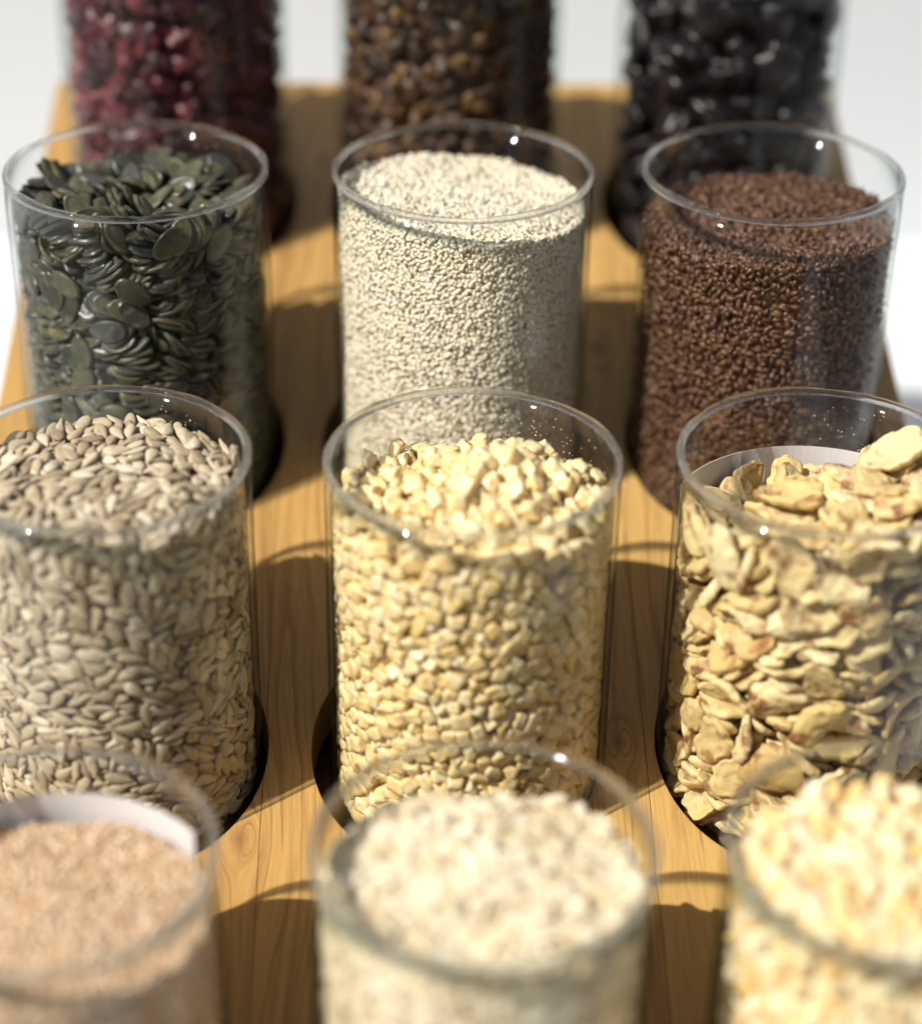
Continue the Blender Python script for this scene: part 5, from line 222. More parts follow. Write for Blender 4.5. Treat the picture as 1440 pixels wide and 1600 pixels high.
PLACES_MORE['ginger'] = [
[-137,-403,-874,-40,-30,32,-413,-136,-1153,46,-32,1,-406,-160,-1334,-2,1,8,40,52,-47,46,-18,-18,-388,-195,-1131,1,-4,38,151,-394,-600,-13,0,-30,-411,-145,-1004,20,0,38,-153,-385,-734,46,26,-11,358,68,-150,-31,-21,-22,-422,-112,-876,-20,0,3,-405,-129,-199,-16,-48,-17,-371,-228,-1336,51,-30,-5,188,-239,-183,27,-10,4,-418,-106,-445,-46,31,26,408,-157,-1151,-22,14,29,-427,-92,-1283,-57,-6,-2,-136,-387,-981,36,28,0,77,-404,-362,13,50,-17,368,158,-158,-25,15,25,-279,-296,-592,-53,-9,-8,-236,-366,-1177,3,-8,52,213,-166,-144,-25,-52,14,-359,-242,-1198,-6,19,18,436,-103,-1180,-26,-21,16,275,-294,-398,-11,32,5,-298,221,-216,13,3,-33,238,-334,-678,-14,14,47,-405,-134,-624,4,-12,28,17,-358,-205,4,-44,27,-442,-9,-531,49,-7,38,161,-380,-494,-7,3,-47,251,11,-123,48,35,-14,-329,-295,-1299,1,-2,-14,-427,-79,-1016,9,30,-3,405,-139,-1284,5,50,-4,-145,81,-168,-22,-6,21,453,42,-600,19,14,25,-44,444,-236,-6,18,58,181,-363,-729,-9,52,31,218,-338,-1076,-33,-5,37,-197,-356,-772,25,2,-19,-75,49,-136,-24,51,-24,44,-391,-513,-1,12,34,-427,-54,-919,-12,4,-8,115,-370,-660,-11,-2,-27,175,-15,-96,55,-15,-16,428,-17,-1278,4,-3,-10,11,-384,-850,7,48,11,-69,-244,-191,1,-25,18,-60,-371,-444,13,-14,50,-274,-243,-187,4,-26,48,-256,-280,-261,-59,12,17,-191,-305,-489,-2,3,53,426,-44,-530,47,-32,-21,-434,-62,-291,39,-10,-28,434,-14,-952,26,-43,2,433,-49,-786,28,-38,-10,276,-225,-196,35,14,-15,290,-273,-945,-12,5,-8,34,-374,-944,-12,-54,-18,301,-311,-1316,14,-46,4,-139,-394,-1183,-16,-37,-20,-138,-413,-1327,-29,-14,14,-431,99,-263,-22,-22,51,96,187,-114,0,-42,39,423,39,-472,-5,28,-33,21,223,-153,30,33,11,-407,-71,-1212,18,43,4,-399,218,-1123,1,-31,-34,-64,-402,-1196,8,53,28,247,-320,-1235,-18,20,49,-120,-208,-214,5,-8,22,413,-49,-252,-21,50,-29],
[196,-370,-341,-13,-1,38,-171,421,-212,-5,41,-38,164,-408,-921,-37,-21,6,330,-305,-1041,2,31,30,364,113,-133,51,-15,33,424,-160,-465,28,18,16,-332,-143,-167,-35,-18,11,-210,-384,-951,-11,21,-39,328,-301,-1090,48,23,-29,127,-98,-69,10,56,-18,-242,-365,-1049,1,0,-48,223,-376,-832,-11,-17,41,-406,-159,-550,-5,-15,-50,442,-116,-755,27,-51,1,-290,-320,-938,-40,1,-11,-18,43,-64,-21,-32,-47,452,-69,-944,44,-20,-40,-363,-223,-328,-1,-20,56,444,-113,-1049,-15,9,34,280,128,-110,-22,-6,30,-442,-52,-784,22,-8,30,-13,-412,-324,-18,-5,36,223,152,-121,-7,-17,59,172,-123,-113,21,-32,21,362,-2,-155,-21,-20,-14,-338,-252,-787,-14,-34,-42,-242,192,-181,21,-49,-5,274,-90,-163,44,17,40,448,-8,-396,0,6,52,-219,-146,-173,38,9,16,120,440,-217,-30,15,-48,40,119,-63,-29,-7,22,448,-4,-228,16,29,3,438,-100,-662,33,15,20,448,-68,-616,-41,-13,33,450,-51,-1241,11,28,6,53,-410,-818,-10,-15,-24,-206,-360,-319,16,-33,10,288,-279,-231,26,15,19,-270,-74,-217,28,34,31,-447,6,-779,-4,18,24,25,-96,-144,28,-8,4,-284,24,-198,25,-7,23,-235,-338,-437,-28,-5,40,-228,-310,-218,-24,-36,25,349,-232,-1247,38,-12,25,-434,-20,-671,12,8,2,-417,-68,-514,-28,6,6,-277,-271,-634,47,-7,8,-341,276,-226,-1,-6,50,12,-34,-97,2,-37,48,-249,-375,-1337,-9,-41,38,345,-275,-1315,9,27,41,172,-419,-1289,-17,39,-43,444,-7,-1087,-24,-21,-36,-192,-393,-1346,7,-30,-34,448,14,-1168,3,-9,-30,456,60,-1082,-38,45,18,-444,91,-1094,-18,-27,14,-438,133,-1162,-19,-6,-25,443,-28,-1189,-42,-11,17,92,-430,-1193,10,-13,-27,-439,62,-231,12,6,50,451,20,-1246,-21,-21,-26,-420,-72,-744,1,8,4,-5,-431,-1190,-2,4,-15,-52,-389,-622,35,-23,1,-407,-65,-1156,7,-9,-48],
[-330,-292,-387,-44,-15,33,-259,-352,-1140,-2,-1,-12,-153,132,-155,16,-13,-2,-122,-71,-107,-16,-11,17,385,-223,-511,-29,-28,-19,-178,196,-169,-18,-11,26,387,-225,-982,-2,34,-12,202,-376,-1021,-2,41,11,-282,-332,-1221,-7,-10,-7,305,-317,-1128,11,12,46,-419,-159,-1279,25,-19,-23,-394,-191,-409,6,-21,-51,-441,-33,-1250,34,6,-38,32,-237,-126,-56,1,9,432,-128,-410,-27,-16,22,-434,-113,-351,35,-30,19,-431,-119,-938,17,-23,-14,344,-260,-741,23,-2,-26,-372,-220,-839,-16,37,-29,-392,29,-181,-25,47,5,78,-406,-1016,-31,-16,-14,215,53,-86,9,13,19,169,-402,-1121,13,-10,-20,438,-91,-262,40,-14,44,-93,-403,-187,44,12,26,-449,-56,-343,7,23,17,169,-182,-155,0,-15,-27,-212,-354,-525,-53,-21,8,423,-99,-569,3,56,10,451,1,-353,-28,-23,29,-437,10,-1023,-45,33,26,-179,270,-207,-2,-16,-6,-33,-434,-1065,2,6,-47,-440,-27,-732,-18,1,4,447,-30,-855,-28,22,-24,-309,-98,-211,19,-4,-45,80,-51,-116,-3,-9,-2,-333,-29,-211,13,-44,27,202,-383,-1150,12,-7,-26,-361,-199,-549,32,-22,7,-345,-204,-1248,1,4,-23,102,33,-103,4,-49,20,-445,76,-818,28,11,23,-334,-242,-985,20,1,48,440,0,-738,-50,-1,-14,-373,-202,-774,17,28,45,247,176,-156,16,10,38,270,-355,-1266,19,-53,-4,170,-406,-1232,1,0,41,271,-337,-1327,7,-46,18,235,-381,-1327,28,-22,37,-128,-412,-1245,-15,-7,26,447,49,-982,-45,8,36,28,-422,-1155,-10,2,-62,-94,-434,-1314,32,-5,22,-175,-364,-1213,-6,0,52,-443,37,-1114,-32,5,52,-431,124,-522,35,-48,1,-440,37,-734,34,4,-40,440,94,-503,40,-11,-32,-211,-268,-195,-11,-11,46,369,-141,-203,20,-33,12,353,-199,-563,-27,-50,2],
[-72,280,-151,-9,37,-43,298,-323,-749,-21,6,-13,324,-136,-152,17,59,-11,270,-348,-576,-21,-41,29,-242,-317,-177,20,-10,-18,433,-105,-350,-30,12,39,429,-134,-209,-21,28,17,-202,89,-143,-49,4,7,-75,-299,-179,-41,0,-19,10,-83,-101,12,-4,-60,52,-144,-96,13,-55,7,-397,-202,-502,36,20,-44,21,-442,-999,12,-45,29,-172,-384,-316,-10,38,-18,403,-193,-806,-53,-30,-10,-156,370,-216,-18,21,-19,-411,-147,-496,-20,1,3,418,-164,-1316,-11,15,21,32,-403,-764,32,-26,-2,-296,-298,-832,-12,-26,-52,-433,-84,-656,-49,19,15,403,194,-186,18,-15,36,423,-114,-983,-3,-9,57,-355,-99,-176,-2,-46,9,-143,309,-191,-31,0,-10,-272,353,-231,-18,-54,11,-418,-104,-777,-42,13,-8,-350,-149,-225,25,-16,-46,181,-366,-974,28,40,14,351,279,-216,15,-31,14,413,-166,-744,35,-2,33,351,-221,-1293,33,6,23,24,-151,-143,15,10,-11,-444,53,-436,16,-23,-5,306,-264,-285,-3,-11,22,444,-45,-1142,-16,-28,19,439,4,-440,-38,-34,25,-289,93,-205,22,3,-28,116,-326,-177,-23,-38,-6,-445,-30,-239,-15,10,35,78,-429,-1123,-1,8,-3,-213,-389,-1292,29,-1,11,428,-50,-377,24,32,-44,-446,21,-640,-24,27,-25,6,-410,-1097,-4,37,-4,447,43,-310,21,28,22,200,-349,-882,-18,-42,10,183,-324,-198,-34,0,2,-428,107,-1204,10,-10,-5,440,90,-1166,-15,28,-19,53,-418,-1210,11,12,46,332,-238,-465,11,-8,-50],
[285,-346,-826,6,6,45,-134,-430,-491,-31,41,-19,296,-6,-85,-20,6,26,367,-260,-198,-13,43,-17,-131,-416,-160,43,4,29,4,-186,-115,-31,0,15,-408,-177,-236,34,17,21,363,-280,-1078,-30,11,-36,-437,-139,-294,33,-36,-22,243,-375,-1036,4,-14,44,-331,-287,-869,0,25,-16,341,28,-114,10,37,8,-154,-167,-164,9,57,8,401,-204,-933,-29,28,-36,-269,-355,-772,-12,2,17,276,-354,-633,21,-53,23,425,-160,-1207,46,22,1,398,-193,-590,6,37,19,242,-380,-1134,16,-45,7,434,-147,-1074,53,14,17,382,-234,-623,4,0,52,91,50,-32,-28,7,-40,-430,-136,-577,28,31,-25,-450,-74,-395,39,-15,-37,35,-424,-911,-19,-15,-35,-458,8,-695,-18,-2,43,-364,-236,-660,6,-37,-29,320,-228,-160,11,14,-52,-432,-106,-1246,-41,-7,14,-349,-253,-372,-24,28,-34,408,-177,-1101,-40,-24,15,132,-404,-241,-6,-17,7,313,-64,-167,-9,22,-31,-322,-325,-1273,-5,-21,55,-439,-102,-1337,5,4,-27,146,-176,-113,35,-32,-10,391,-210,-458,-10,3,2,-358,-270,-1081,-22,-4,11,297,-348,-1216,-19,17,-39,417,-165,-698,36,-45,6,-445,12,-915,-35,3,7,-331,-278,-482,-2,-35,-27,80,-101,-118,-44,-1,-11,-248,-335,-491,-59,16,11,-436,-79,-1075,3,-7,8,277,-297,-1085,1,6,0,-195,-351,-447,-17,6,3,-435,-74,-965,-43,5,3,4,374,-194,-17,-51,14,91,-399,-604,30,-18,1,-69,-443,-1112,-36,10,-5,42,-423,-1051,-16,8,-19,-173,-418,-1272,-13,37,28,216,-402,-1271,54,-6,24,-122,-434,-1272,3,-21,-3,217,-377,-1234,-24,30,-32,195,-403,-1341,-61,-12,-3,-439,133,-998,-25,28,39,448,-9,-294,22,25,-27,-442,64,-1223,-1,-30,-16,-24,-440,-1242,23,15,35,450,-21,-477,-13,1,-1,-12,296,-192,-21,-34,0,442,117,-1214,40,30,20,-441,47,-549,-38,-36,23,403,67,-190,-2,35,-3],
[-434,-125,-716,19,30,28,186,130,-88,5,4,-18,258,-318,-278,-46,13,18,-302,-315,-356,20,20,22,-393,-215,-904,3,11,-15,-360,128,-181,43,9,18,-329,-279,-737,16,47,-16,-212,345,-212,-14,-40,8,-281,-135,-195,14,30,-18,-299,-325,-1081,-46,-31,-13,-440,-20,-179,31,-20,-10,414,-164,-278,-23,-32,27,-406,-190,-1050,4,40,20,-392,214,-200,-4,2,54,371,-240,-774,45,25,-14,48,337,-171,-11,43,33,-410,-169,-455,-7,61,13,-256,-336,-554,-22,8,40,82,-436,-1066,-13,-9,-24,-414,-168,-1214,6,-25,-47,388,-209,-310,-9,31,-28,402,19,-165,-7,-23,41,437,-115,-521,23,-27,-25,369,-211,-668,-3,-7,-14,396,-211,-1330,34,4,27,-183,-357,-242,-21,20,-3,432,-110,-709,-5,-38,-4,300,300,-203,-11,41,26,313,107,-130,3,-16,54,-245,-344,-910,14,49,2,-179,-56,-141,-12,-29,-52,-169,-366,-651,-16,30,21,448,-16,-1016,34,-47,4,-183,-2,-169,-7,-42,9,83,-400,-695,-6,-29,13,-213,142,-175,-9,-12,22,-442,20,-866,-40,37,8,427,-108,-916,-18,9,-4,-316,-260,-671,9,3,45,-4,-366,-544,1,-20,-12,70,443,-247,-20,3,12,254,320,-224,28,-43,-12,284,-285,-185,25,-20,29,161,-337,-564,-39,-12,19,450,16,-912,44,13,38,-448,56,-328,42,-1,46,120,350,-194,-3,40,12,-442,37,-378,1,-6,-31,-321,-254,-558,49,3,-36,178,408,-217,30,-49,-16,-445,51,-1176,33,26,-17,-442,68,-1058,-7,1,-30,223,283,-171,31,6,54,-112,433,-241,-62,0,-7,-436,81,-1008,1,44,-5,441,8,-804,26,12,-32,448,59,-396,-29,-20,29,438,103,-583,-44,-9,-40,-441,85,-890,-11,1,-8],
[-309,-329,-228,-22,-37,-2,-82,-446,-251,10,40,-1,-345,-292,-583,-6,2,45,-17,357,-169,19,1,-19,365,-279,-998,-16,-27,-8,417,-193,-647,-33,-18,15,161,-289,-162,-47,-34,-6,299,-348,-1003,9,-29,-38,-282,-349,-394,2,17,-8,336,-81,-147,-3,19,-15,-234,305,-198,41,-18,-35,-2,-446,-1039,-9,19,-25,-253,-377,-493,7,-30,16,-371,-250,-752,-7,52,-21,10,10,-33,15,25,-39,129,-425,-685,35,28,22,375,-264,-476,31,31,11,-92,-101,-84,48,15,7,-72,-52,-78,3,-15,-19,-373,-136,-154,-28,-37,-28,422,-173,-985,24,22,12,-288,-329,-784,33,2,25,-442,-125,-1107,19,-24,-9,-319,-294,-983,7,-28,-38,-456,-54,-682,-13,-15,19,-91,-414,-389,42,-16,39,-423,83,-189,1,40,4,-151,-426,-1091,3,58,2,-428,-111,-525,-9,-55,-4,244,-43,-117,-28,-29,-24,12,-311,-150,13,54,17,451,-87,-871,-29,0,-51,358,-289,-1254,-40,-5,22,452,-67,-510,-15,-31,1,-459,-15,-1108,30,16,34,-220,21,-141,-40,-18,19,443,-90,-468,-17,35,18,159,156,-80,16,-30,-39,-237,249,-203,21,-12,-49,-91,111,-141,-26,-8,-16,382,-255,-1299,-38,-1,31,-221,-29,-179,25,-13,-21,-460,16,-1255,24,-24,-9,347,-190,-193,-41,-20,11,-435,-36,-486,-51,-9,-16,-243,11,-202,-32,41,-9,-91,-408,-852,-40,-41,-15,-235,100,-166,-3,-48,-7,375,-197,-766,34,-3,-5,231,235,-155,55,14,-9,101,227,-115,26,25,-28,-447,-42,-437,-39,45,-4,-228,-398,-1226,45,4,-11,-11,-461,-1095,-25,27,29,-179,-415,-1215,17,-36,24,-282,-362,-1275,48,5,-18,171,-389,-1195,-56,-3,-16,-78,-452,-1226,0,-23,42,68,-438,-1170,-27,41,-22,-452,89,-1158,5,32,5,448,70,-880,16,-14,36,-429,-67,-700,5,2,22,442,64,-351,56,-3,-2,-194,-320,-187,30,3,-46],
[108,-275,-156,31,-3,1,-415,-159,-753,14,-1,4,28,-409,-200,-22,15,9,-332,-296,-1222,-19,-34,4,-284,-340,-1034,2,2,-47,91,126,-47,25,-45,-2,-385,-203,-208,-26,3,31,114,-135,-97,17,17,22,-251,52,-158,-44,0,16,300,-255,-138,-27,26,15,66,-437,-972,45,-34,-19,330,-279,-185,34,5,-45,131,-392,-726,-26,-44,-1,-68,229,-145,10,-60,8,432,-133,-625,-51,-25,-17,422,-141,-874,14,-40,-13,320,-293,-706,14,-19,0,-221,-356,-859,-61,-7,0,-426,-94,-830,18,4,-6,428,-132,-802,-22,49,-29,-149,-371,-203,41,-29,-21,-402,-178,-829,41,-20,-9,-135,-19,-132,10,-50,12,451,-1,-157,-1,-32,4,-318,321,-225,-35,-11,12,448,-53,-733,4,-31,-7,-103,381,-209,31,35,-15,-450,-40,-1063,-38,8,-38,398,-193,-229,36,-21,-26,444,-90,-1282,42,-5,38,-450,19,-208,7,31,1,137,-383,-542,-30,17,-47,-311,-190,-186,-29,-21,16,-386,-163,-596,-56,-19,5,-449,-2,-961,-17,6,32,298,-265,-1225,7,-42,-1,-159,29,-137,-5,14,-5,-441,0,-335,5,40,36,131,-432,-1093,-26,26,30,-297,-283,-1110,16,-21,-43,-281,141,-169,-12,-1,11,35,-401,-566,-1,-58,5,141,-362,-774,-37,7,8,426,-82,-1026,-16,-1,11,191,-276,-211,21,-35,39,29,428,-212,29,-15,-2,-162,421,-261,-8,40,-41,165,-309,-824,-30,-17,0,-196,-344,-693,18,28,46,170,-82,-108,-17,-28,-37,-173,-331,-1113,-18,35,-30,-93,-442,-1162,20,-21,14,131,-434,-1155,29,-9,15,-448,24,-587,29,27,27,126,-423,-1225,-35,24,-30,-444,90,-1331,-41,-1,42,-443,86,-594,-23,27,-28,-438,-21,-389,6,31,-51,443,67,-732,36,37,5,-437,67,-1272,6,-13,37,424,-90,-1234,-38,46,1,-434,119,-418,-34,50,15,439,104,-947,-37,-16,39,298,-290,-793,-20,-12,-4,-292,-298,-700,23,27,-50,-221,-117,-200,13,6,10,315,146,-164,39,-18,-26,415,158,-228,40,26,1,2,108,-89,1,9,28,179,-356,-408,-30,34,33],
[-399,-178,-349,58,-20,3,398,-196,-359,14,5,-44,363,-257,-929,18,-32,-37,386,-224,-1090,15,-29,-29,-436,-78,-194,25,-13,28,-393,-206,-964,-9,56,20,-420,-142,-392,-18,2,8,397,-204,-882,24,-55,9,-23,-126,-112,-11,-13,22,105,-8,-70,-36,-27,-5,-376,-231,-1082,9,19,-17,285,-326,-1045,39,9,3,409,-188,-415,26,19,21,394,-103,-175,14,-4,20,-23,-424,-912,54,-17,14,419,-148,-946,43,-13,-10,-17,167,-111,40,33,9,286,-170,-168,-47,3,-17,-333,187,-214,15,9,40,345,-255,-1167,51,10,6,275,-325,-1170,-16,-46,-36,404,-151,-586,-12,19,-26,350,-252,-1031,-16,0,-15,285,260,-191,-34,-10,-22,-155,-312,-192,-17,-10,-20,16,-414,-611,-21,7,-11,-194,-100,-147,-22,0,-22,-30,-407,-566,8,-16,52,431,-116,-1124,-42,1,41,189,-379,-184,-2,-54,10,-427,-63,-1113,-4,-7,-4,-324,-257,-443,2,-49,-20,-365,-218,-619,15,41,4,-399,-122,-265,24,-36,-1,-436,-46,-1335,41,-38,-15,440,-58,-440,31,29,-21,-56,391,-208,-31,-14,33,-100,147,-165,2,21,-23,-439,-13,-830,8,-11,33,52,-388,-884,-51,13,-24,-442,-39,-609,-12,25,-50,-449,6,-463,32,-17,-29,158,66,-74,54,-21,-10,-425,-50,-873,41,13,-3,321,-259,-828,-12,26,43,166,-349,-300,-29,-14,-32,-171,-374,-484,-5,-11,-56,110,-223,-162,14,-26,41,319,-288,-1272,55,-6,-5,140,-370,-1064,30,-41,-9,-73,-370,-361,47,7,-23,318,-5,-168,10,2,-27,-136,-419,-1126,-13,-8,57,234,-376,-1185,-15,-29,34,-245,-362,-1247,16,-26,36,-32,-443,-1149,27,24,25,-445,60,-933,36,-12,-36,447,45,-666,16,31,21,449,29,-529,-40,0,-46,-428,12,-1199,-19,-14,-25,-390,86,-219,-37,-39,4,-433,9,-1305,-33,-28,-7,443,40,-1043,61,0,-9,-189,-214,-204,9,10,18,412,-38,-906,-20,54,10,-163,-360,-833,15,-20,-41,160,172,-125,-4,-33,-12,332,-223,-612,29,25,9,448,45,-196,0,34,4,58,-397,-254,-23,45,22],
[-413,-201,-584,33,10,-39,-399,-231,-795,5,-30,14,-223,-390,-408,40,17,16,-4,-451,-882,52,3,-33,91,-441,-802,42,11,-38,332,64,-92,17,-49,8,-338,-304,-1103,36,27,25,429,-121,-148,-19,-32,-41,-135,-428,-402,43,7,3,336,-298,-482,-1,-2,-48,350,-286,-1136,7,24,-36,-101,-240,-147,6,15,8,-439,49,-182,-28,1,-4,274,-124,-149,3,-45,-26,-442,-125,-1051,-44,-7,-44,-16,-320,-174,12,25,43,406,-183,-843,-6,-11,-4,-459,-5,-1164,-28,24,-25,425,-124,-270,-20,18,9,250,332,-178,20,5,54,-422,-132,-1198,43,24,2,-406,-175,-939,-1,52,-21,-237,-353,-601,-17,-42,2,-352,72,-189,13,-37,-4,-449,21,-1059,-53,5,19,-268,-322,-240,-47,-6,-7,453,-21,-579,-2,-48,2,-200,51,-181,-38,-16,-26,-453,27,-266,-1,37,1,-255,-194,-185,0,48,31,204,-372,-934,-1,-39,6,-262,-321,-816,-5,17,-31,34,-453,-1081,-3,54,-19,-294,-340,-1345,-1,-2,-13,31,-458,-1122,25,-12,3,-295,-338,-1317,43,13,0,309,-324,-1251,19,-15,12,444,-56,-578,-20,21,33,456,65,-825,19,30,21,458,48,-263,-26,22,-24,451,-39,-681,9,8,28,-442,84,-543,-21,-17,-33,-441,4,-299,-10,58,-16,393,-127,-365,-48,17,-9,-438,37,-1345,0,-2,2,248,-340,-531,22,-29,44],
]
